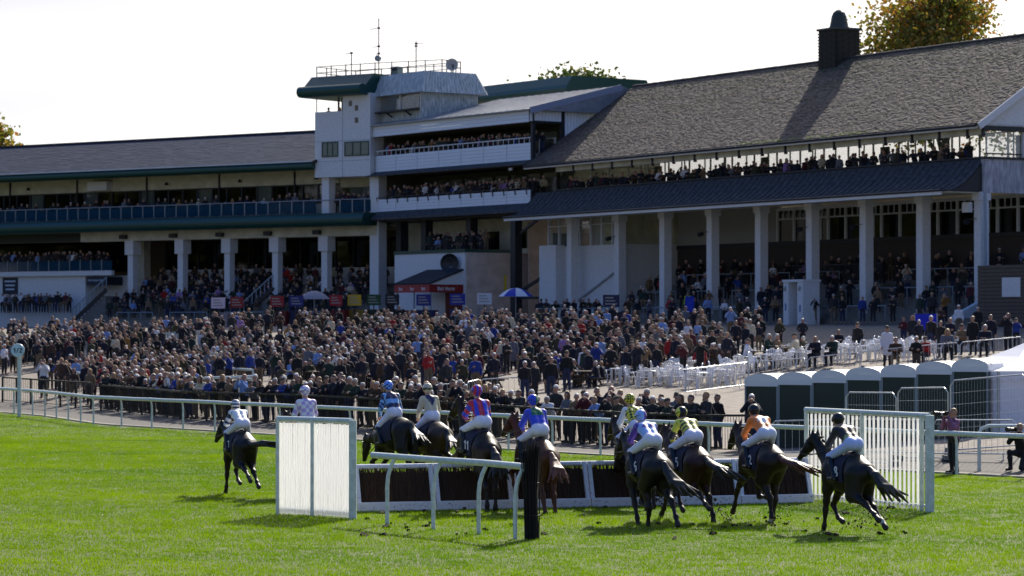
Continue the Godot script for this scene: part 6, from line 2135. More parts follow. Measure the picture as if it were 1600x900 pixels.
func make_yard() -> void:
	var w := wall_mats()
	var wp := white_plastic()
	# black fence along the path, with spectators behind
	var fo := thing("spectator_fence", "long black railing of thin uprights that the front row leans on", "fence")
	var fm := mat("fence_black", Color(0.06, 0.065, 0.06), 0.5)
	var prev := Vector3.ZERO
	var bar := MB.new()
	var s := 24.0
	while s < 122.0:
		var p := g3(rail_pt(s) + ACROSS * 4.0)
		var px := to_px(p).x
		if px < 1190 and px > 138:
			var mb := MB.new()
			mb.bar(p + Vector3(0, -0.05, 0), p + Vector3(0, 1.16, 0), 0.08, 0.08)
			put(mb, "post", fm, fo)
			if prev != Vector3.ZERO:
				var rl := MB.new()
				rl.bar(prev + Vector3(0, 1.15, 0), p + Vector3(0, 1.15, 0), 0.1, 0.07)
				put(rl, "top_rail", fm, fo)
				var inf := MB.new()
				inf.bar(prev + Vector3(0, 0.12, 0), p + Vector3(0, 0.12, 0), 0.03, 0.03)
				for k in range(1, 18):
					var q := prev.lerp(p, k / 18.0)
					inf.tube([q + Vector3(0, 0.1, 0), q + Vector3(0, 1.13, 0)], 0.009, 4, false)
				tag(put(inf, "uprights", fm, fo), "", "", "", "stuff")
			prev = p
		s += 2.2
	var f2 := thing("spectator_fence", "black railing across the path end beside the marker pole", "fence")
	var e0 := on_ground(4, 629)
	var e1 := on_ground(142, 640)
	for i in 6:
		var a := e0.lerp(e1, i / 6.0)
		var b := e0.lerp(e1, (i + 1) / 6.0)
		for q in ([a, b] if i == 5 else [a]):
			var pm0 := MB.new()
			pm0.bar(q + Vector3(0, -0.2, 0), q + Vector3(0, 1.22, 0), 0.09, 0.09)
			put(pm0, "post", fm, f2)
		var rm0 := MB.new()
		rm0.bar(a + Vector3(0, 1.2, 0), b + Vector3(0, 1.2, 0), 0.08, 0.07)
		put(rm0, "top_rail", fm, f2)
		var im0 := MB.new()
		im0.bar(a + Vector3(0, 0.12, 0), b + Vector3(0, 0.12, 0), 0.03, 0.03)
		for k in range(1, 8):
			var q := a.lerp(b, k / 8.0)
			im0.tube([q + Vector3(0, 0.1, 0), q + Vector3(0, 1.18, 0)], 0.009, 4, false)
		tag(put(im0, "uprights", fm, f2), "", "", "", "stuff")
	# white rails and picket fence at the left
	var wr := thing("parade_rail", "low white double rail standing in the crowd beyond the black fence", "rail")
	for seg2 in [[95, 580, 395, 578], [250, 592, 395, 588]]:
		var a := on_ground(seg2[0], seg2[1], 1.0)
		var b := on_ground(seg2[2], seg2[3], 1.0)
		var n := 7
		for i in n + 1:
			var p := a.lerp(b, float(i) / n)
			p.y = ground_y(p.x, p.z)
			var mb := MB.new()
			mb.tube([p, p + Vector3(0, 0.98, 0)], 0.04, 8)
			put(mb, "post", wp, wr)
			if i < n:
				var q := a.lerp(b, (i + 1.0) / n)
				q.y = ground_y(q.x, q.z)
				for y in [0.55, 1.0]:
					var rb := MB.new()
					rb.tube([p + Vector3(0, y, 0), q + Vector3(0, y, 0)], 0.055, 8)
					put(rb, "rail", wp, wr)
	var pf := thing("picket_fence", "white picket fence below the shaded crowd with a green banner", "fence")
	var pa := on_ground(-10, 540, 1.1)
	var pb := on_ground(330, 516, 1.1)
	var pk := boxmesh(0.09, 1.15, 0.02)
	var n2 := 110
	for i in n2:
		var p := pa.lerp(pb, float(i) / n2)
		p.y = ground_y(p.x, p.z)
		var c := part(pk, "picket", wp, pf)
		c.position = p + Vector3(0, 0.57, 0)
		c.rotation.y = -atan2((pb - pa).z, (pb - pa).x)
	var gb := MB.new()
	var b0 := pa.lerp(pb, 0.02)
	var b1 := pa.lerp(pb, 0.34)
	b0.y = ground_y(b0.x, b0.z)
	b1.y = ground_y(b1.x, b1.z)
	gb.bar(b0 + Vector3(0, 0.0, 0.15), b1 + Vector3(0, 0.0, 0.15), 0.03, 0.9)
	put(gb, "banner", mat("banner_green", Color(0.05, 0.3, 0.2), 0.7), pf)
	# picnic tables
	var timber := mat("table_timber", Color(0.36, 0.31, 0.26), 0.85, {"tex": noise("grain", 0.03, Color(0.6, 0.6, 0.6), Color(1, 1, 1), 512, 4), "scale": 1.0})
	var proto: Node3D = null
	var ti := 0
	for q in [[466, 580], [507, 581], [540, 567], [590, 574], [585, 585], [640, 566], [704, 570], [753, 582], [690, 553], [760, 556], [814, 549], [839, 557], [880, 568], [913, 580], [945, 567], [934, 557], [975, 563], [1010, 549], [1045, 556], [1100, 539], [1120, 552], [1228, 544], [1195, 549], [430, 566], [620, 551], [1060, 541]]:
		var p := on_ground(q[0], q[1], 0.75)
		var turn := rng.randf_range(-0.4, 0.4) + 0.9
		table_spots.append([p, turn])
		var lab := "weathered picnic table among the crowd, %s from the left of the picnic tables" % ordinal(ti)
		if proto == null:
			proto = thing("picnic_table", lab, "table", p, turn, "picnic tables on the lawn")
			var top := MB.new()
			for k in 5: top.box(Vector3(0, 0.75, -0.3 + k * 0.15), Vector3(1.8, 0.04, 0.135))
			tag(put(top, "tabletop", timber, proto), "", "", "", "stuff")
			for sd in [-1.0, 1.0]:
				var bn := MB.new()
				for k in 2: bn.box(Vector3(0, 0.45, sd * (0.66 + k * 0.15)), Vector3(1.8, 0.04, 0.135))
				tag(put(bn, "bench", timber, proto), "", "", "", "stuff")
				var lg := MB.new()
				lg.bar(Vector3(sd * 0.65, 0, 0.7), Vector3(sd * 0.65, 0.73, 0.25), 0.05, 0.09)
				lg.bar(Vector3(sd * 0.65, 0, -0.7), Vector3(sd * 0.65, 0.73, -0.25), 0.05, 0.09)
				lg.bar(Vector3(sd * 0.65, 0.4, -0.8), Vector3(sd * 0.65, 0.4, 0.8), 0.05, 0.09)
				put(lg, "leg_frame", timber, proto)
		else: copy(proto, "picnic_table", p, turn, lab)
		ti += 1
	# cups on tables
	var cup: Node3D = null
	var cm := MB.new()
	cm.lathe([Vector2(0, 0), Vector2(0.035, 0), Vector2(0.045, 0.14), Vector2(0.04, 0.14), Vector2(0.031, 0.01), Vector2(0, 0.01)], Vector3.ZERO, 10)
	var cmesh := cm.mesh()
	for i in 26:
		var t: Array = table_spots[i % table_spots.size()]
		var o := part(cmesh, numbered("plastic_cup"), mat("cup", Color(0.88, 0.88, 0.86), 0.4, {"back": Color(0.5, 0.5, 0.5)}), self)
		tag(o, "pale plastic cup on the picnic table %s from the left" % ordinal(i % table_spots.size()), "cup", "cups on the picnic tables")
		o.position = t[0] + Vector3(rng.randf_range(-0.5, 0.5), 0.77, rng.randf_range(-0.2, 0.2))
	# white plastic chairs and tables
	var wc := mat("chair_white", Color(0.9, 0.9, 0.9), 0.4, {"back": Color(0.35, 0.35, 0.35)})
	var chair := Node3D.new()
	var wt := Node3D.new()
	for k in 2:
		var bk := MB.new()
		if k == 0:
			for c in 5: bk.bar(Vector3(-0.17 + c * 0.085, 0.5, -0.22), Vector3(-0.17 + c * 0.085, 0.82, -0.3), 0.02, 0.045)
			bk.tube([Vector3(-0.24, 0.42, -0.2), Vector3(-0.23, 0.78, -0.29), Vector3(0.0, 0.86, -0.31), Vector3(0.23, 0.78, -0.29), Vector3(0.24, 0.42, -0.2)], 0.026, 6)
			tag(put(bk, "backrest", wc, chair), "", "", "", "stuff")
	var st := MB.new()
	st.box(Vector3(0, 0.43, 0), Vector3(0.46, 0.03, 0.44))
	put(st, "seat", wc, chair)
	for sx in [-1.0, 1.0]:
		for sz in [-1.0, 1.0]:
			var lg := MB.new()
			lg.tube([Vector3(sx * 0.21, 0.44, sz * 0.2), Vector3(sx * 0.26, 0, sz * 0.26)], [0.034, 0.022], 6)
			put(lg, "leg", wc, chair)
			var tg := MB.new()
			tg.tube([Vector3(sx * 0.36, 0.7, sz * 0.36), Vector3(sx * 0.36, 0, sz * 0.36)], [0.036, 0.026], 6)
			put(tg, "leg", wc, wt)
		var ar := MB.new()
		ar.tube([Vector3(sx * 0.24, 0.64, -0.25), Vector3(sx * 0.27, 0.65, 0.15), Vector3(sx * 0.25, 0.44, 0.2)], 0.024, 6)
		put(ar, "armrest", wc, chair)
	var tt := MB.new()
	tt.lathe([Vector2(0, 0.69), Vector2(0.44, 0.69), Vector2(0.46, 0.705), Vector2(0.44, 0.72), Vector2(0, 0.72)], Vector3.ZERO, 8)
	put(tt, "tabletop", wc, wt)
	var ci := 0
	var wi := 0
	for q in [[968, 600], [1030, 600], [1062, 602], [1110, 600], [1145, 592], [1075, 588], [1205, 578], [1245, 575], [1290, 570], [1330, 566], [1375, 562], [1420, 557], [1470, 552], [1520, 548], [1340, 552], [1500, 540], [985, 592], [1012, 604], [1048, 592], [1090, 608], [1130, 603], [1160, 582], [1225, 568], [1268, 566], [1312, 562], [1400, 552], [1445, 562]]:
		var p := on_ground(q[0], q[1])
		var t := copy(wt, "plastic_table", p, rng.randf() * 1.5, "white plastic table, %s from the left among the white chairs" % ordinal(wi), "white plastic tables")
		t.set_meta("category", "table")
		var nc := 3 if wi % 2 else 4
		for k in nc:
			var a := TAU * k / nc + rng.randf_range(-0.4, 0.4)
			var r := rng.randf_range(0.62, 0.85)
			var cp := p + Vector3(sin(a) * r, 0, cos(a) * r)
			cp.y = ground_y(cp.x, cp.z) + 0.03
			var c := copy(chair, "plastic_chair", cp, a + PI + rng.randf_range(-0.5, 0.5), "white plastic armchair at the white table %s from the left, %s chair" % [ordinal(wi), ordinal(k)], "white plastic chairs")
			c.set_meta("category", "chair")
			ci += 1
		wi += 1
	chair.free()
	wt.free()
	# steel barriers: round the chairs, and on the path at the right
	var lines := [[[1072, 578], [1170, 567], [1262, 560], [1345, 551], [1420, 543], [1500, 536], [1600, 527]], [[1205, 660], [1330, 656], [1458, 658], [1590, 658]], [[640, 607], [730, 598], [750, 594], [815, 590]]]
	for l in lines.size():
		for i in lines[l].size() - 1:
			var a := on_ground(lines[l][i][0], lines[l][i][1], 1.1)
			var b := on_ground(lines[l][i + 1][0], lines[l][i + 1][1], 1.1)
			barrier(a + Vector3(0, 0.03, 0), b + Vector3(0, 0.03, 0) - (b - a).normalized() * 0.06, "galvanised crowd barrier %s, %s from the left" % [["before the white chairs", "on the path behind the photographer", "among the crowd near the picnic tables"][l], ordinal(i)], "steel crowd barriers")
	# portable toilets
	var dg := mat("toilet_green", Color(0.03, 0.16, 0.15), 0.45)
	var tw := mat("toilet_roof", Color(0.84, 0.86, 0.87), 0.4, {"back": Color(0.3, 0.3, 0.3)})
	var row0 := Vector2(7.62, 91.0)
	var row1 := Vector2(14.3, 87.0)
	var rdir := (row1 - row0).normalized()
	var tproto: Node3D = null
	for i in 7:
		var q := row0 + rdir * 1.16 * (i + 0.5)
		var p := g3(q)
		var turn := atan2(rdir.y, rdir.x)
		var lab := "dark green portable toilet with domed white roof, %s from the left of the row" % ordinal(i)
		if tproto: copy(tproto, "portable_toilet", p, turn, lab); continue
		tproto = thing("portable_toilet", lab, "portable toilet", p, turn, "portable toilets in a row")
		slab(tproto, "cabin", dg, Vector3(-0.54, -0.6, -0.6), Vector3(0.54, 2.02, 0.6))
		for sx in [-1.0, 1.0]: slab(tproto, "corner_post", mat("post_grey", Color(0.5, 0.55, 0.56), 0.5), Vector3(sx * 0.55 - 0.025, -0.5, 0.57), Vector3(sx * 0.55 + 0.025, 2.02, 0.63))
		for k in 3: slab(tproto, "side_rib", dg, Vector3(-0.45, 0.3 + k * 0.55, 0.6), Vector3(0.45, 0.36 + k * 0.55, 0.62))
		var rp := []
		for k in 11:
			var a := PI * k / 10.0
			rp.append(Vector3(cos(a) * 0.58, 2.16 + sin(a) * 0.22, 0))
		var rm := MB.new()
		for k in 10:
			for zz in [[-0.64, 0.3, 0.0], [0.36, 0.64, 0.0], [0.3, 0.36, -0.035]]:
				var d := Vector3(0, zz[2], 0)
				rm.quad(rp[k] + Vector3(0, 0, zz[0]) + d, rp[k + 1] + Vector3(0, 0, zz[0]) + d, rp[k + 1] + Vector3(0, 0, zz[1]) + d, rp[k] + Vector3(0, 0, zz[1]) + d)
			for zz in [-0.64, 0.64]: rm.tri(rp[k] + Vector3(0, 0, zz), rp[k + 1] + Vector3(0, 0, zz), Vector3(0, 2.16, zz))
		rm.box(Vector3(0, 2.07, 0), Vector3(1.16, 0.18, 1.28))
		put(rm, "roof", tw, tproto)
		var vp := MB.new()
		vp.tube([Vector3(-0.45, 2.0, -0.35), Vector3(-0.45, 2.42, -0.35)], 0.055, 8)
		put(vp, "vent_pipe", mat("pipe_grey", Color(0.25, 0.27, 0.28), 0.6), tproto)
	# mesh fence panels in front of them
	var pi := 0
	for q in [[1322, 1400], [1403, 1481], [1485, 1604]]:
		var z := 81.0
		var a := at_depth(q[0], 600, z)
		var b := at_depth(q[1], 600 + (q[0] - 1400) * 0.0, z - 1.2)
		a.y = ground_y(a.x, a.z) + 0.04
		b.y = ground_y(b.x, b.z) + 0.04
		var o := thing("mesh_fence_panel", "tall steel mesh fence panel before the toilets, %s from the left" % ordinal(pi), "fence panel", a, 0.0, "mesh fence panels")
		var d := b - a
		var stl := mat("barrier_steel")
		var fr := MB.new()
		var nn := d.normalized()
		fr.tube([Vector3(0, 0.05, 0), Vector3(0, 1.86, 0), nn * 0.12 + Vector3(0, 2.0, 0), d - nn * 0.12 + Vector3(0, 2.0, 0), d + Vector3(0, 1.86, 0), d + Vector3(0, 0.05, 0), Vector3(0, 0.05, 0)], 0.022, 6)
		put(fr, "frame", stl, o)
		var wi2 := MB.new()
		for k in range(1, 6): wi2.tube([Vector3(0, k * 0.33, 0), d + Vector3(0, k * 0.33, 0)], 0.004, 4, false)
		var m := int(d.length() / 0.09)
		for k in range(1, m): wi2.tube([d * (float(k) / m) + Vector3(0, 0.05, 0), d * (float(k) / m) + Vector3(0, 2.0, 0)], 0.0025, 3, false)
		tag(put(wi2, "mesh_wires", stl, o), "", "", "", "stuff")
		for k in 2:
			var ft := MB.new()
			ft.box(d * k + Vector3(0, 0.06, 0), Vector3(0.25, 0.12, 0.6))
			put(ft, "foot_block", w.concrete, o)
		pi += 1
	# white marquee at the right edge
	var tp := at_depth(1560, 640, 86.0)
	var mq := thing("marquee", "white pointed marquee at the edge behind the mesh fence", "marquee", g3(Vector2(tp.x, 86.0)), 0.35)
	var pv := mat("pvc", Color(0.88, 0.89, 0.92), 0.5, {"back": Color(0.6, 0.6, 0.62)})
	var tm := MB.new()
	var ap := Vector3(2.6, 2.85, -2.6)
	var cs := [Vector3(0, 1.95, 0), Vector3(5.2, 1.95, 0), Vector3(5.2, 1.95, -5.2), Vector3(0, 1.95, -5.2)]
	for i in 4:
		var a: Vector3 = cs[i]
		var b: Vector3 = cs[(i + 1) % 4]
		var pr := [a, b]
		for k in 6:
			var t := (k + 1) / 6.0
			var sag := -0.35 * sin(t * PI) * 0.6
			var c := [a.lerp(ap, t) + Vector3(0, sag, 0), b.lerp(ap, t) + Vector3(0, sag, 0)]
			tm.quad(pr[0], c[0], c[1], pr[1])
			pr = c
	put(tm, "roof", pv, mq)
	for i in 4:
		var a: Vector3 = cs[i]
		var b: Vector3 = cs[(i + 1) % 4]
		var vm := MB.new()
		var out := (b - a).cross(Vector3.UP).normalized() * 0.02
		for k in 13:
			var u0 := a.lerp(b, k / 13.0) + out
			var u1 := a.lerp(b, (k + 1) / 13.0) + out
			vm.quad(u0 + Vector3(0, -0.22, 0), u0 + Vector3(0, 0.02, 0), u1 + Vector3(0, 0.02, 0), u1 + Vector3(0, -0.22, 0))
			vm.tri(u0 + Vector3(0, -0.22, 0), u1 + Vector3(0, -0.22, 0), (u0 + u1) * 0.5 + Vector3(0, -0.32, 0))
		put(vm, "valance", pv, mq)
		var wm := MB.new()
		for k in 14:
			var u0 := a.lerp(b, k / 14.0) + out * (-1.5 if k % 2 else -3.0)
			var u1 := a.lerp(b, (k + 1) / 14.0) + out * (-3.0 if k % 2 else -1.5)
			wm.quad(Vector3(u0.x, -0.5, u0.z), u0, u1, Vector3(u1.x, -0.5, u1.z))
		put(wm, "wall", pv, mq)
		var pm := MB.new()
		pm.tube([Vector3(a.x, -0.5, a.z), a], 0.04, 8)
		put(pm, "pole", w.steel, mq)
	# bent white post of a side rail at the right edge
	var br := thing("side_rail", "white bent tubular rail end at the far right of the path", "rail", on_ground(1530, 738))
	var bm := MB.new()
	bm.tube([Vector3(0, 0, 0), Vector3(0, 1.0, 0), Vector3(0.06, 1.16, 0), Vector3(0.25, 1.24, 0), Vector3(2.2, 1.24, 0.2)], 0.05, 10)
	put(bm, "rail", wp, br)
	var bp2 := MB.new()
	bp2.tube([Vector3(2.1, 0, 0.2), Vector3(2.1, 1.24, 0.2)], 0.05, 10)
	put(bp2, "post", wp, br)
	# bookmakers' pitches
	var bi := 0
	for q in [[341, 492, Color(0.8, 0.72, 0.76), "pale pink"], [370, 490, Color(0.5, 0.07, 0.08), "red"], [433, 490, Color(0.55, 0.08, 0.1), "crimson"], [463, 490, Color(0.06, 0.12, 0.4), "blue"], [525, 484, Color(0.6, 0.05, 0.09), "scarlet"], [554, 480, Color(0.75, 0.6, 0.1), "yellow"], [584, 482, Color(0.05, 0.25, 0.1), "green"], [613, 480, Color(0.06, 0.06, 0.08), "black"], [662, 482, Color(0.07, 0.1, 0.42), "royal blue"], [715, 480, Color(0.1, 0.14, 0.5), "bright blue"], [757, 482, Color(0.75, 0.76, 0.78), "white"], [955, 500, Color(0.05, 0.08, 0.25), "navy"], [1228, 470, Color(0.1, 0.3, 0.12), "leaf green"]]:
		if bi == 12: break
		var top := at_depth(q[0], q[1], 213.0 if q[0] < 640 else 204.0 if q[0] < 800 else 186.0)
		top.y = ground_y(top.x, top.z)
		var o := thing("bookmaker_stand", "bookmaker's pitch with a %s price board before the stands" % q[3], "bookmaker stand", top, -0.35 + rng.randf_range(-0.2, 0.2), "bookmakers' pitches")
		var m := mat("board_" + q[3], q[2], 0.6)
		slab(o, "board", m, Vector3(-0.55, 1.45, -0.03), Vector3(0.55, 2.25, 0.03))
		for k in 3: slab(o, "printed_line", mat("print_pale", Color(0.55, 0.53, 0.5), 0.7), Vector3(-0.4, 1.62 + k * 0.2, 0.031), Vector3(0.4 - 0.12 * k, 1.7 + k * 0.2, 0.034))
		var lg := MB.new()
		lg.bar(Vector3(0, 0, -0.02), Vector3(0, 1.5, 0), 0.06, 0.06)
		lg.bar(Vector3(-0.45, 0, 0.3), Vector3(0, 1.2, 0), 0.04, 0.04)
		lg.bar(Vector3(0.45, 0, 0.3), Vector3(0, 1.2, 0), 0.04, 0.04)
		put(lg, "stand", w.dark, o)
		slab(o, "cabinet", mat("board_dark_" + q[3], q[2].darkened(0.35), 0.6), Vector3(-0.6, 0, -0.9), Vector3(0.6, 1.15, -0.25))
		bi += 1
	# umbrellas
	for u in [[806, 461, Color(0.08, 0.2, 0.66), "big blue and white umbrella over a bookmaker by the steel column", 1.25], [491, 474, Color(0.5, 0.5, 0.56), "grey umbrella over a bookmaker's pitch below the green stand", 1.2]]:
		var p := at_depth(u[0], u[1], 206.0 if u[0] > 700 else 214.0)
		p.y = ground_y(p.x, p.z)
		var o := thing("umbrella", u[3], "umbrella", p)
		var pl := MB.new()
		pl.tube([Vector3(0, 0, 0), Vector3(0, 2.55, 0)], 0.03, 6)
		put(pl, "pole", w.steel, o)
		for k in 8:
			var mb := MB.new()
			var a0 := TAU * k / 8.0
			var a1 := TAU * (k + 1) / 8.0
			var pr := [Vector3(0, 2.6, 0), Vector3(0, 2.6, 0)]
			for r in 4:
				var t := (r + 1) / 4.0
				var rad: float = u[4] * t
				var y := 2.6 - 0.62 * t * t
				var c := [Vector3(cos(a0) * rad, y, sin(a0) * rad), Vector3(cos(a1) * rad, y, sin(a1) * rad)]
				mb.quad(pr[0], c[0], c[1], pr[1])
				pr = c
			put(mb, "gore", mat("gore" + u[2].to_html(), u[2], 0.7, {"back": u[2]}) if k % 2 == 0 or u[0] < 700 else mat("gore_white", Color(0.82, 0.85, 0.9), 0.7, {"back": Color(0.5, 0.5, 0.5)}), o)
	# orange booth and feather flags
	var ob := on_ground(998, 505)
	var bo := thing("betting_booth", "orange betting booth with a red panel before the terrace", "booth", ob, -0.3)
	slab(bo, "side", mat("orange_panel", Color(0.72, 0.3, 0.12), 0.6), Vector3(-0.9, 0, -0.7), Vector3(-0.5, 2.2, 0.6))
	slab(bo, "side", mat("red_panel", Color(0.62, 0.06, 0.04), 0.6), Vector3(0.55, 0, -0.7), Vector3(0.65, 2.2, 0.6))
	slab(bo, "back", mat("red_panel"), Vector3(-0.5, 0, -0.7), Vector3(0.55, 2.2, -0.6))
	slab(bo, "roof", mat("gore_white"), Vector3(-0.95, 2.2, -0.75), Vector3(0.7, 2.26, 0.65))
	slab(bo, "counter", mat("red_panel"), Vector3(-0.5, 0, 0.2), Vector3(0.55, 1.0, 0.5))
	for fl in [[1007, 500, Color(0.8, 0.2, 0.08), "orange feather flag beside the orange booth", 1.9], [1070, 512, Color(0.07, 0.16, 0.6), "blue flag drooping before the terrace railing", 0.2], [812, 500, Color(0.75, 0.78, 0.82), "pale feather flag beside the blue umbrella", 1.3]]:
		var p := on_ground(fl[0], fl[1])
		var o := thing("feather_flag", fl[3], "flag", p, -0.4)
		var pm := MB.new()
		pm.tube([Vector3(0, 0, 0), Vector3(0, 1.6 + fl[4], 0), Vector3(0.1, 1.8 + fl[4], 0), Vector3(0.4, 1.9 + fl[4], 0)], 0.02, 6)
		put(pm, "pole", w.dark, o)
		var fm2 := MB.new()
		for k in 8:
			var y0: float = 1.0 + k * (0.8 + fl[4]) / 8.0
			var y1: float = 1.0 + (k + 1) * (0.8 + fl[4]) / 8.0
			var z0 := 0.06 * sin(k * 0.9)
			var z1 := 0.06 * sin(k * 0.9 + 0.9)
			fm2.quad(Vector3(0.02, y0, 0), Vector3(0.02, y1, 0), Vector3(0.62, y1, z1), Vector3(0.62, y0, z0))
		put(fm2, "cloth", mat("flag" + fl[2].to_html(), fl[2], 0.7, {"back": fl[2]}), o)
	var bb := on_ground(1447, 533)
	var ban := thing("blue_banner", "bright blue banner hung on the terrace railing behind spectators", "banner", bb, -0.5)
	slab(ban, "sheet", mat("banner_blue", Color(0.06, 0.13, 0.72), 0.6), Vector3(-0.62, 0.5, -0.02), Vector3(0.62, 1.5, 0.02))
	for sx in [-1.0, 1.0]: slab(ban, "pole", w.steel, Vector3(sx * 0.65 - 0.025, 0, -0.03), Vector3(sx * 0.65 + 0.025, 1.55, 0.03))

const COATS := [["navy", Color(0.07, 0.08, 0.14), 30], ["black", Color(0.05, 0.05, 0.055), 32], ["charcoal", Color(0.14, 0.14, 0.15), 14], ["olive", Color(0.21, 0.2, 0.12), 9], ["brown", Color(0.25, 0.17, 0.11), 8], ["grey", Color(0.36, 0.37, 0.4), 6], ["tan", Color(0.46, 0.37, 0.27), 4], ["light blue", Color(0.45, 0.56, 0.75), 4], ["bottle green", Color(0.08, 0.17, 0.13), 4], ["burgundy", Color(0.3, 0.07, 0.11), 3], ["white", Color(0.8, 0.8, 0.82), 3], ["royal blue", Color(0.12, 0.22, 0.52), 3], ["red", Color(0.6, 0.08, 0.08), 2], ["lilac", Color(0.55, 0.42, 0.62), 1], ["mustard", Color(0.52, 0.37, 0.14), 1], ["cream", Color(0.74, 0.7, 0.6), 2]]
const HAIRS := [["grey", Color(0.7, 0.68, 0.64), 0, 13], ["white", Color(0.88, 0.86, 0.82), 0, 9], ["brown", Color(0.3, 0.2, 0.13), 0, 8], ["dark", Color(0.12, 0.09, 0.07), 0, 7], ["fair", Color(0.62, 0.47, 0.28), 0, 5], ["long fair", Color(0.66, 0.5, 0.3), 1, 5], ["long brown", Color(0.3, 0.19, 0.12), 1, 5], ["bald", Color(0.72, 0.52, 0.42), 2, 3], ["capped", Color(0.3, 0.27, 0.22), 3, 8]]
const LEGS := [Color(0.08, 0.09, 0.13), Color(0.12, 0.12, 0.13), Color(0.14, 0.17, 0.28), Color(0.4, 0.35, 0.27), Color(0.22, 0.2, 0.18), Color(0.07, 0.07, 0.08)]

func pick(list: Array, at: int) -> Array:
	var sum := 0
	for l in list: sum += l[at]
	var r := rng.randi() % sum
	for l in list:
		r -= l[at]
		if r < 0: return l
	return list[0]

var crowd: Array = [] # what is past the three hundred: [kind, transform, coat, legs, hair]
var labels := {}
var individuals := 0

func somebody(kind: String, at: Vector3, turn: float, where: String, group: String, single_out := "") -> void:
	var c := pick(COATS, 2)
	var h := pick(HAIRS, 3)
	var l: Color = LEGS[rng.randi() % LEGS.size()]
	var tall := rng.randf_range(0.89, 1.07)
	if single_out == "-" or individuals >= 284:
		crowd.append([kind, Transform3D(Basis(Vector3.UP, turn).scaled(Vector3.ONE * tall), at), c[1], l, h])
		return
	individuals += 1
	for again in 12:
		var test := "%s %s %s %s" % [c[0], h[0], kind, where]
		if single_out or not labels.has(test):
			labels[test] = 1
			break
		c = pick(COATS, 2)
		h = pick(HAIRS, 3)
	var doing: String = {"leaning": "leaning", "glasses": "hands raised", "folded": "arms folded", "drink": "one hand up", "sitting": "sitting", "walking": "walking", "pockets": "hands at pockets", "relaxed": "standing", "relaxed_coat": "long coat"}.get(kind, "standing")
	var label := "spectator in %s with %s hair, %s, %s" % [c[0], h[0], doing, where]
	if single_out: label = "spectator in %s, %s, %s" % [c[0], where, single_out]
	person(kind, at, turn, label, group, c[1], l, h[1], h[2], tall)

func look(at: Vector3, spread := 0.6) -> float:
	# towards the hurdle
	var d := Vector3(3.0, 0, -63.0) - at
	return atan2(d.x, d.z) + rng.randf_range(-spread, spread)

func free_of(list: Array, p: Vector3, gap: float) -> bool:
	for q in list:
		if Vector2(q.x - p.x, q.z - p.z).length_squared() < gap * gap: return false
	return true

func head_spots(poly: PackedVector2Array, n: int, gap: float, taken_by: Array, up := 1.62) -> Array:
	var box := Rect2(poly[0], Vector2.ZERO)
	for p in poly: box = box.expand(p)
	var out := []
	var clump := FastNoiseLite.new()
	clump.frequency = 0.22
	for i in n * 14:
		if out.size() >= n: break
		var q := Vector2(rng.randf_range(box.position.x, box.end.x), rng.randf_range(box.position.y, box.end.y))
		if not Geometry2D.is_point_in_polygon(q, poly): continue
		var p := on_ground(q.x, q.y, up)
		if -p.z > 300.0 or rail_d(p.x, -p.z) < 4.9 or not free_of(taken_by, p, gap): continue
		if clump.get_noise_2d(p.x, p.z) < -0.02 and rng.randf() < 0.8: continue
		taken_by.append(p)
		out.append(p + Vector3(0, 0.03, 0))
	return out

func stand_row(t: Transform3D, x0: float, x1: float, y: float, z: float, n: int, kinds: Array, jit := 0.25) -> void:
	for i in n:
		var x := lerpf(x0, x1, (i + rng.randf_range(0.1, 0.9)) / n)
		var p := t * Vector3(x, y, z + rng.randf_range(-jit, jit) * 0.5)
		somebody(kinds[rng.randi() % kinds.size()], p, look(p), "", "", "-")

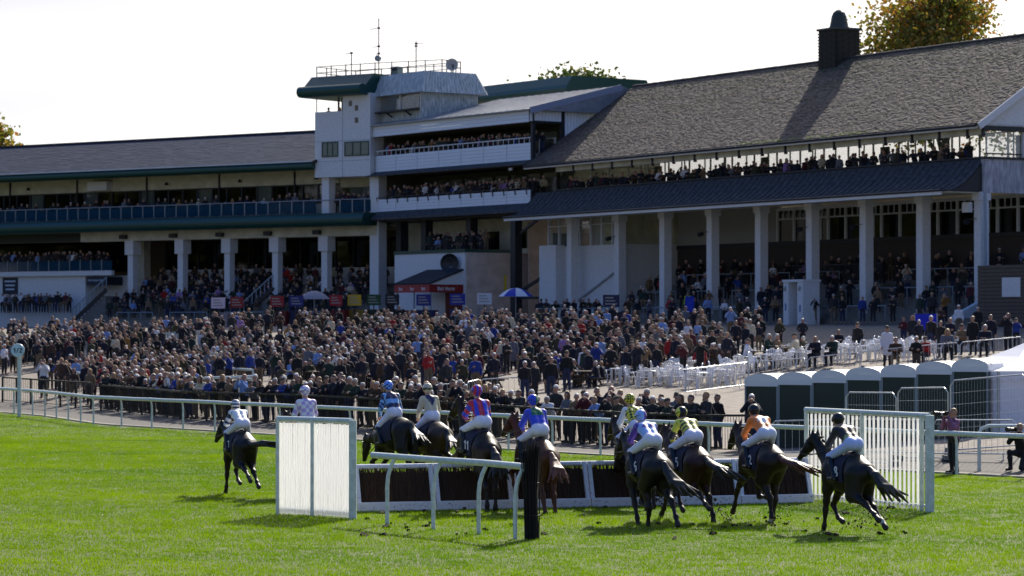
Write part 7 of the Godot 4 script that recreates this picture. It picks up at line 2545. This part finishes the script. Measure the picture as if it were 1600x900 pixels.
func make_people() -> void:
	var used: Array = []
	# two photographers on the path
	var ph := on_ground(1490, 741)
	var cam := mat("camera_black", Color(0.04, 0.04, 0.045), 0.4)
	for k in 2:
		var at := ph if k == 0 else on_ground(1596, 736)
		var turn := look(at, 0.0) - (0.55 if k == 0 else 0.1)
		person("glasses" if k == 0 else "kneeling", at + Vector3(0, 0.02, 0), turn, ["photographer in dark waistcoat and mauve shirt standing by the rail", "photographer kneeling in black at the edge of the path"][k], "photographers", [Color(0.48, 0.3, 0.42), Color(0.06, 0.06, 0.065)][k], Color(0.07, 0.07, 0.09), Color(0.55, 0.42, 0.25), 0, 0.98)
		var co := thing("camera", ["black long-lens camera held by the standing photographer", "black long-lens camera held by the kneeling photographer"][k], "camera", at, turn)
		var y := 1.61 if k == 0 else 1.12
		var z := 0.2 if k == 0 else 0.28
		slab(co, "body", cam, Vector3(-0.08, y - 0.06, z), Vector3(0.08, y + 0.06, z + 0.07))
		var lens := MB.new()
		lens.lathe([Vector2(0.0, 0.0), Vector2(0.045, 0.0), Vector2(0.045, 0.16), Vector2(0.06, 0.2), Vector2(0.065, 0.34), Vector2(0.0, 0.34)], Vector3(0, y, z + 0.07), 14, Basis(Vector3.RIGHT, PI / 2))
		put(lens, "lens", cam, co)
		if k == 0:
			var ring := MB.new()
			ring.lathe([Vector2(0.047, 0.1), Vector2(0.05, 0.12), Vector2(0.047, 0.14)], Vector3(0, y, z + 0.07), 14, Basis(Vector3.RIGHT, PI / 2))
			put(ring, "focus_ring", mat("cup"), co)
	# front row on the black fence
	var spots := []
	var s := 26.0
	while s < 118.0:
		var q := rail_pt(s) + ACROSS * (4.0 + rng.randf_range(0.42, 0.5))
		var p := g3(q, 0.03)
		var px := to_px(p).x
		if px > 160 and px < 1188 and not (px > 1125 and px < 1165):
			if rng.randf() < 0.93: spots.append([p, true])
			if rng.randf() < 0.62:
				var q2 := q + ACROSS * rng.randf_range(0.5, 1.3) + Vector2(rng.randf_range(-0.2, 0.2), 0)
				spots.append([g3(q2, 0.03), false])
		s += rng.randf_range(0.42, 0.68)
	spots.sort_custom(func(a, b): return to_px(a[0]).x < to_px(b[0]).x)
	var fi := 0
	var si := 0
	for e in spots:
		used.append(e[0])
		var turn := -0.91 + rng.randf_range(-0.25, 0.75)
		if e[1]:
			var kd: String = ["leaning", "leaning", "leaning", "glasses", "folded", "drink"][rng.randi() % 6]
			if kd == "leaning": turn = -0.91 + rng.randf_range(-0.2, 0.25)
			somebody(kd, e[0], turn, "front row at the black fence", "spectators along the black fence", "%s from left" % ordinal(fi))
			fi += 1
		else:
			somebody(["relaxed", "pockets", "glasses", "folded"][rng.randi() % 4], e[0], turn, "second row at the black fence", "spectators along the black fence", "%s from left" % ordinal(si))
			si += 1
	# singled-out people on the open ground
	for q in [[345, 598, "relaxed_coat"], [375, 605, "folded"], [388, 600, "relaxed_coat"], [820, 632, "relaxed"], [834, 628, "relaxed_coat"], [861, 628, "relaxed"], [772, 618, "pockets"], [896, 590, "relaxed"], [887, 585, "relaxed"], [1218, 545, "pockets"], [1254, 543, "pockets"], [1412, 541, "drink"], [1426, 545, "relaxed_coat"], [1436, 552, "pockets"], [1455, 556, "relaxed"], [1470, 560, "relaxed"], [1485, 552, "folded"], [1520, 556, "relaxed_coat"], [1548, 553, "relaxed"], [1528, 527, "relaxed"], [1588, 548, "glasses"], [1432, 588, "folded"], [1150, 553, "pockets"], [1172, 553, "relaxed"], [1185, 550, "relaxed"], [1165, 555, "walking"], [1240, 508, "walking"], [1498, 525, "relaxed"], [1470, 525, "folded"], [1386, 575, "relaxed_coat"], [1062, 576, "relaxed"], [1050, 574, "pockets"], [1575, 553, "glasses"], [1340, 560, "relaxed_coat"], [575, 590, "folded"], [700, 596, "relaxed"]]:
		var p := on_ground(q[0], q[1])
		used.append(p)
		somebody(q[2], p + Vector3(0, 0.03, 0), look(p, 0.5), ("near the white chairs" if q[0] > 1000 else "beyond the black fence" if q[0] > 550 else "by the white double rail"), "spectators standing apart")
	# people sitting at the picnic tables and the white tables
	var tn := -1
	for t in table_spots:
		tn += 1
		for k in 4:
			if rng.randf() < 0.28: continue
			var sd := -1.0 if k < 2 else 1.0
			var off := Vector3(0.42 if k % 2 else -0.42, 0, sd * 0.76).rotated(Vector3.UP, t[1])
			var p: Vector3 = t[0] + off + Vector3(0, -0.02, 0)
			used.append(p)
			somebody("sitting", p, t[1] + (PI if sd > 0 else 0.0) + rng.randf_range(-0.15, 0.15), "at the %s picnic table from left" % ordinal(tn), "people at the picnic tables")
	for q in [[1095, 590], [1115, 582], [1165, 570], [1275, 575], [1302, 573], [1505, 556], [1540, 560], [1480, 566], [1310, 556], [1400, 578], [1448, 573]]:
		var p := on_ground(q[0], q[1])
		used.append(p)
		somebody("sitting", p + Vector3(0, 0.03, 0), look(p), "among the white chairs", "people at the white tables")
	# the lawn, near to far
	var stand_kinds := ["relaxed", "pockets", "folded", "drink", "glasses", "relaxed_coat", "relaxed"]
	var lawn: Array = []
	for z in [[PackedVector2Array([Vector2(20, 585), Vector2(60, 566), Vector2(160, 548), Vector2(172, 588), Vector2(110, 594), Vector2(40, 598)]), 34, "behind the short black railing"], [PackedVector2Array([Vector2(150, 590), Vector2(170, 560), Vector2(240, 545), Vector2(330, 560), Vector2(300, 590), Vector2(200, 602)]), 70, "beyond the white rail"], [PackedVector2Array([Vector2(420, 552), Vector2(560, 545), Vector2(900, 540), Vector2(900, 556), Vector2(700, 568), Vector2(430, 572)]), 55, "among the picnic tables"], [PackedVector2Array([Vector2(905, 512), Vector2(1150, 512), Vector2(1150, 532), Vector2(1000, 545), Vector2(905, 548)]), 62, "among the picnic tables"], [PackedVector2Array([Vector2(190, 540), Vector2(330, 515), Vector2(560, 495), Vector2(905, 492), Vector2(905, 530), Vector2(700, 548), Vector2(430, 552), Vector2(330, 560), Vector2(240, 560)]), 400, "in the thick of the crowd"], [PackedVector2Array([Vector2(-5, 500), Vector2(330, 496), Vector2(330, 513), Vector2(180, 530), Vector2(-5, 545)]), 190, "-"], [PackedVector2Array([Vector2(860, 478), Vector2(1190, 482), Vector2(1190, 506), Vector2(900, 512)]), 70, "-"], [PackedVector2Array([Vector2(330, 484), Vector2(900, 482), Vector2(900, 494), Vector2(330, 498)]), 90, "-"]]:
		for p in head_spots(z[0], z[1], 0.52, used): lawn.append([p, z[2]])
	for e in lawn: e.append(-e[0].z)
	lawn.sort_custom(func(a, b): return a[2] < b[2])
	for e in lawn:
		somebody(stand_kinds[rng.randi() % 7], e[0], look(e[0], 0.7), e[1], "spectators on the lawn", "-" if e[1] == "-" else "")
	# the stands
	var k2 := ["relaxed", "pockets", "folded", "glasses", "drink"]
	stand_row(stand_r, -26.0, 21.0, 9.1, -0.75, 70, ["leaning", "relaxed", "glasses", "folded"])
	stand_row(stand_r, -26.0, 21.0, 9.1, -1.5, 30, k2)
	for r in [[0.4, 0.61, 16], [-0.4, 0.92, 16], [-1.9, 1.53, 22], [-2.7, 1.83, 20], [-4.3, 2.44, 24], [-5.0, 2.75, 26], [2.6, 0.0, 24]]:
		stand_row(stand_r, -17.0, 24.0, r[1], r[0], r[2], k2)
	stand_row(stand_r, -27.0, -18.0, 0.0, 1.2, 14, k2)
	stand_row(stand_m, -21.0, -0.4, 12.8, -0.6, 42, ["leaning", "relaxed", "glasses", "folded"])
	stand_row(stand_m, -20.0, -0.4, 12.8, -1.5, 22, k2)
	stand_row(stand_m, -21.0, -0.4, 9.3, -0.6, 46, ["leaning", "relaxed", "glasses", "folded"])
	stand_row(stand_m, -21.0, -0.4, 9.3, -1.5, 30, k2)
	stand_row(stand_m, -15.0, -6.6, 5.42, -0.6, 22, ["relaxed", "sitting", "folded"])
	stand_row(stand_l, -48.0, -6.5, 9.0, -0.3, 52, ["leaning", "relaxed", "sitting", "folded"])
	stand_row(stand_l, -4.4, -0.8, 9.0, -0.3, 7, k2)
	stand_row(stand_l, -48.0, -30.5, 4.6, -0.5, 42, k2)
	stand_row(stand_l, -43.5, -33.5, 0.9, 1.2, 24, k2)
	for i in 9:
		var y := 3.3 * (i + 1) / 9.0
		var zz := 3.0 - 8.0 * (i + 0.5) / 9.0
		stand_row(stand_l, -28.0, -1.0, y, zz, 24, k2)
	stand_row(stand_l, -5.2, -3.4, 16.0, -0.1, 2, ["folded"])
	stand_row(stand_m, -20.0, -16.5, 17.05, -1.6, 3, ["sitting", "relaxed"])
	# a steward in a yellow waistcoat
	var sp := stand_r * Vector3(-8.0, 0.4, 0.4)
	person("relaxed", sp, look(sp, 0.0), "steward in a fluorescent yellow jacket on the terrace", "stewards", Color(0.75, 0.9, 0.05), Color(0.08, 0.09, 0.12), Color(0.1, 0.08, 0.07), 0)
	pour_crowd()

func pour_crowd() -> void:
	var root := Node3D.new()
	root.name = "crowd"
	add_child(root)
	tag(root, "dense crowd of racegoers filling the lawn, terraces and balconies", "crowd", "", "stuff")
	var lots := {}
	for c in crowd:
		if not lots.has(c[0]): lots[c[0]] = []
		lots[c[0]].append(c)
	for kind in lots:
		var d := body_of(kind)
		var list: Array = lots[kind]
		copies_of(root, "bodies", d.body, list, -1, mat("skin"))
		copies_of(root, "jackets", d.jacket, list, 2, mat("crowd_cloth", Color.WHITE, 0.85, {"vc": true, "rim": 0.3}))
		copies_of(root, "trousers", d.trousers, list, 3, mat("crowd_cloth"))
		for hk in 4:
			var sub := list.filter(func(e): return e[4][2] == hk)
			if sub.size(): copies_of(root, "hair", d.hair[hk], sub, 4, mat("crowd_cloth"))

func copies_of(root: Node3D, called: String, mesh: Mesh, list: Array, col: int, m: Material) -> void:
	var mm := MultiMesh.new()
	mm.transform_format = MultiMesh.TRANSFORM_3D
	mm.use_colors = col >= 0
	mm.mesh = mesh
	mm.instance_count = list.size()
	for i in list.size():
		mm.set_instance_transform(i, list[i][1])
		if col >= 0:
			var c: Color = list[i][4][1] if col == 4 else list[i][col]
			mm.set_instance_color(i, c.srgb_to_linear())
	var mi := MultiMeshInstance3D.new()
	mi.name = called
	mi.multimesh = mm
	mi.material_override = m
	root.add_child(mi, true)

func tree_meshes(h: float, rx: float, ry: float, n: int, leaf: float, cols: Array, sd: int) -> Array:
	var r := RandomNumberGenerator.new()
	r.seed = sd
	var tr := MB.new()
	var top := h - ry
	tr.tube([Vector3(0, -0.3, 0), Vector3(0.1, top * 0.5, 0), Vector3(0, top, 0.1), Vector3(0.1, h - ry * 0.5, 0)], [0.5, 0.4, 0.3, 0.08], 9)
	var clumps := []
	for i in 46:
		var a := r.randf() * TAU
		var el := r.randf_range(-0.75, 1.45)
		var q := Vector3(cos(a) * cos(el) * rx, sin(el) * ry, sin(a) * cos(el) * rx) * r.randf_range(0.55, 1.0)
		clumps.append([Vector3(0, h - ry, 0) + q, r.randf_range(0.16, 0.3) * rx])
		if i < 18: tr.tube([Vector3(0, top * r.randf_range(0.6, 1.0), 0), Vector3(0, h - ry, 0) + q * 0.5 + Vector3(0, -0.4, 0), Vector3(0, h - ry, 0) + q * 0.9], [0.2, 0.1, 0.03], 6)
	var lv := MB.new()
	lv.use_c = true
	for i in n:
		var c: Array = clumps[r.randi() % clumps.size()]
		var p: Vector3 = c[0] + Vector3(r.randfn(), r.randfn() * 0.75, r.randfn()) * c[1] * 0.62
		var b := Basis.from_euler(Vector3(r.randf() * TAU, r.randf() * TAU, r.randf() * TAU))
		var s := leaf * r.randf_range(0.6, 1.3)
		var hue: int = int(hash(c[1]) % cols.size()) if r.randf() < 0.6 else r.randi() % cols.size()
		var k := r.randf_range(0.7, 1.3)
		var cc: Color = cols[hue]
		lv.tint = Color(cc.r * k, cc.g * k, cc.b * k)
		lv.tri(p + b * Vector3(-s, 0, 0), p + b * Vector3(0, s * 0.25, s * 0.7), p + b * Vector3(s, 0, 0))
		lv.tri(p + b * Vector3(-s, 0, 0), p + b * Vector3(s, 0, 0), p + b * Vector3(0, s * 0.25, -s * 0.7))
	return [tr.mesh(), lv.mesh()]

func make_trees() -> void:
	var bark := mat("tree_bark", Color(0.2, 0.17, 0.14), 0.95)
	var lm := mat("leaves", Color.WHITE, 0.6, {"vc": true, "back": Color(1.0, 1.0, 0.8)})
	var autumn := [Color(0.16, 0.17, 0.03), Color(0.27, 0.19, 0.03), Color(0.3, 0.14, 0.03), Color(0.11, 0.14, 0.03), Color(0.2, 0.2, 0.035)]
	var green := [Color(0.05, 0.08, 0.02), Color(0.08, 0.1, 0.025), Color(0.1, 0.1, 0.02)]
	for t in [[35.5, 236.0, 31.0, 8.2, 7.2, 22000, 0.2, autumn, 5, "broad autumn tree turning gold behind the tiled roof"], [6.5, 268.0, 27.2, 6.5, 5.0, 9000, 0.24, green, 9, "low treetop showing behind the boarded stand's roof"], [-52.5, 290.0, 24.4, 3.4, 4.4, 4000, 0.24, autumn, 12, "sparse treetop over the far left end of the slate roof"]]:
		var o := thing("tree", t[9], "tree", Vector3(t[0], 4.0, -t[1]))
		var m := tree_meshes(t[2] - 4.0, t[3], t[4], t[5], t[6], t[7], t[8])
		part(m[0], "trunk", bark, o)
		tag(part(m[1], "crown", lm, o), "", "", "", "stuff")
	# the belt of trees beside the course, mirrored in the windows
	var mm := tree_meshes(22.0, 8.5, 9.5, 7000, 0.62, green, 21)
	for i in 30:
		var z := 45.0 - i * 15.5
		var o := thing("tree", "green tree in the belt left of the course, seen only mirrored in the windows", "tree", Vector3(-128.0 + z * 0.05 + rng.randf_range(-9, 9), ground_y(-128, z) if z > -300 else 4.0, z + rng.randf_range(-3, 3)), rng.randf() * TAU, "trees beside the course")
		o.scale = Vector3.ONE * rng.randf_range(0.85, 1.25)
		part(mm[0], "trunk", bark, o)
		tag(part(mm[1], "crown", lm, o), "", "", "", "stuff")

var stand_r: Transform3D
var stand_m: Transform3D
var stand_l: Transform3D

func _ready() -> void:
	var cam := Camera3D.new()
	cam.name = "main_camera"
	add_child(cam)
	cam.position = Vector3(0, EYE, 0)
	cam.rotation.x = TILT
	cam.fov = rad_to_deg(2.0 * atan(450.0 / F))
	cam.near = 0.5
	cam.far = 6000.0
	cam.current = true
	var env := Environment.new()
	env.background_mode = Environment.BG_SKY
	var sky := Sky.new()
	var sm := ProceduralSkyMaterial.new()
	sm.sky_top_color = Color(0.17, 0.47, 0.84)
	sm.sky_horizon_color = Color(1.0, 1.0, 0.985)
	sm.sky_curve = 0.1
	sm.ground_bottom_color = Color(0.25, 0.3, 0.15)
	sm.ground_horizon_color = Color(0.4, 0.45, 0.35)
	sm.sun_angle_max = 58.0
	sm.sun_curve = 0.85
	sm.sky_energy_multiplier = 0.74
	# thin cloud all round the sky
	var im := Image.create(768, 384, false, Image.FORMAT_RGBA8)
	var cn := FastNoiseLite.new()
	cn.frequency = 1.6
	cn.fractal_octaves = 5
	cn.seed = 11
	for y in 384:
		var el := PI * (0.5 - (y + 0.5) / 384.0)
		for x in 768:
			var az := TAU * (x + 0.5) / 768.0
			var v := cn.get_noise_3d(cos(az) * cos(el) * 1.6, sin(el) * 6.0, sin(az) * cos(el) * 1.6)
			im.set_pixel(x, y, Color(1.0, 0.985, 0.95, smoothstep(-0.15, 0.4, v) * 0.26 * clampf(1.2 - absf(el) * 0.9, 0.0, 1.0)))
	sm.sky_cover = ImageTexture.create_from_image(im)
	sky.sky_material = sm
	env.sky = sky
	env.tonemap_mode = Environment.TONE_MAPPER_LINEAR
	env.tonemap_exposure = 1.45
	env.sdfgi_enabled = true
	env.ssao_enabled = true
	env.ssil_enabled = true
	var we := WorldEnvironment.new()
	we.name = "environment"
	we.environment = env
	add_child(we)
	var sun := DirectionalLight3D.new()
	sun.name = "sun"
	sun.light_energy = 1.6
	sun.light_color = Color(1.0, 0.965, 0.91)
	sun.light_angular_distance = 0.5
	sun.shadow_enabled = true
	add_child(sun)
	sun.look_at_from_position(Vector3(0.33, 0.68, -0.94) * 50.0, Vector3.ZERO)
	mat("skin", Color.WHITE, 0.6, {"vc": true})
	var lens := CameraAttributesPhysical.new()
	lens.frustum_focal_length = 12.0 / tan(atan(450.0 / F))
	lens.frustum_focus_distance = 60.0
	lens.exposure_aperture = 4.0
	lens.frustum_near = 0.5
	lens.frustum_far = 6000.0
	cam.attributes = lens
	rng.seed = 7
	stand_r = Transform3D(Basis(Vector3.UP, deg_to_rad(-59.82)), Vector3(16.446, 4.0, -190.745))
	stand_m = Transform3D(Basis(Vector3.UP, deg_to_rad(-55.008)), Vector3(1.444, 4.0, -216.554))
	stand_l = Transform3D(Basis(Vector3.UP, deg_to_rad(-36.1)), Vector3(-11.1, 4.0, -234.497))
	var t0 := Time.get_ticks_msec()
	make_ground()
	print("make_ground ", Time.get_ticks_msec() - t0)
	make_right_stand()
	print("make_right_stand ", Time.get_ticks_msec() - t0)
	make_middle_stand()
	print("make_middle_stand ", Time.get_ticks_msec() - t0)
	make_left_stand()
	print("make_left_stand ", Time.get_ticks_msec() - t0)
	make_rails()
	print("make_rails ", Time.get_ticks_msec() - t0)
	make_obstacle()
	print("make_obstacle ", Time.get_ticks_msec() - t0)
	make_yard()
	print("make_yard ", Time.get_ticks_msec() - t0)
	make_race()
	print("make_race ", Time.get_ticks_msec() - t0)
	make_people()
	print("make_people ", Time.get_ticks_msec() - t0)
	make_trees()
	print("make_trees ", Time.get_ticks_msec() - t0)
	make_grass()
	print("make_grass ", Time.get_ticks_msec() - t0)
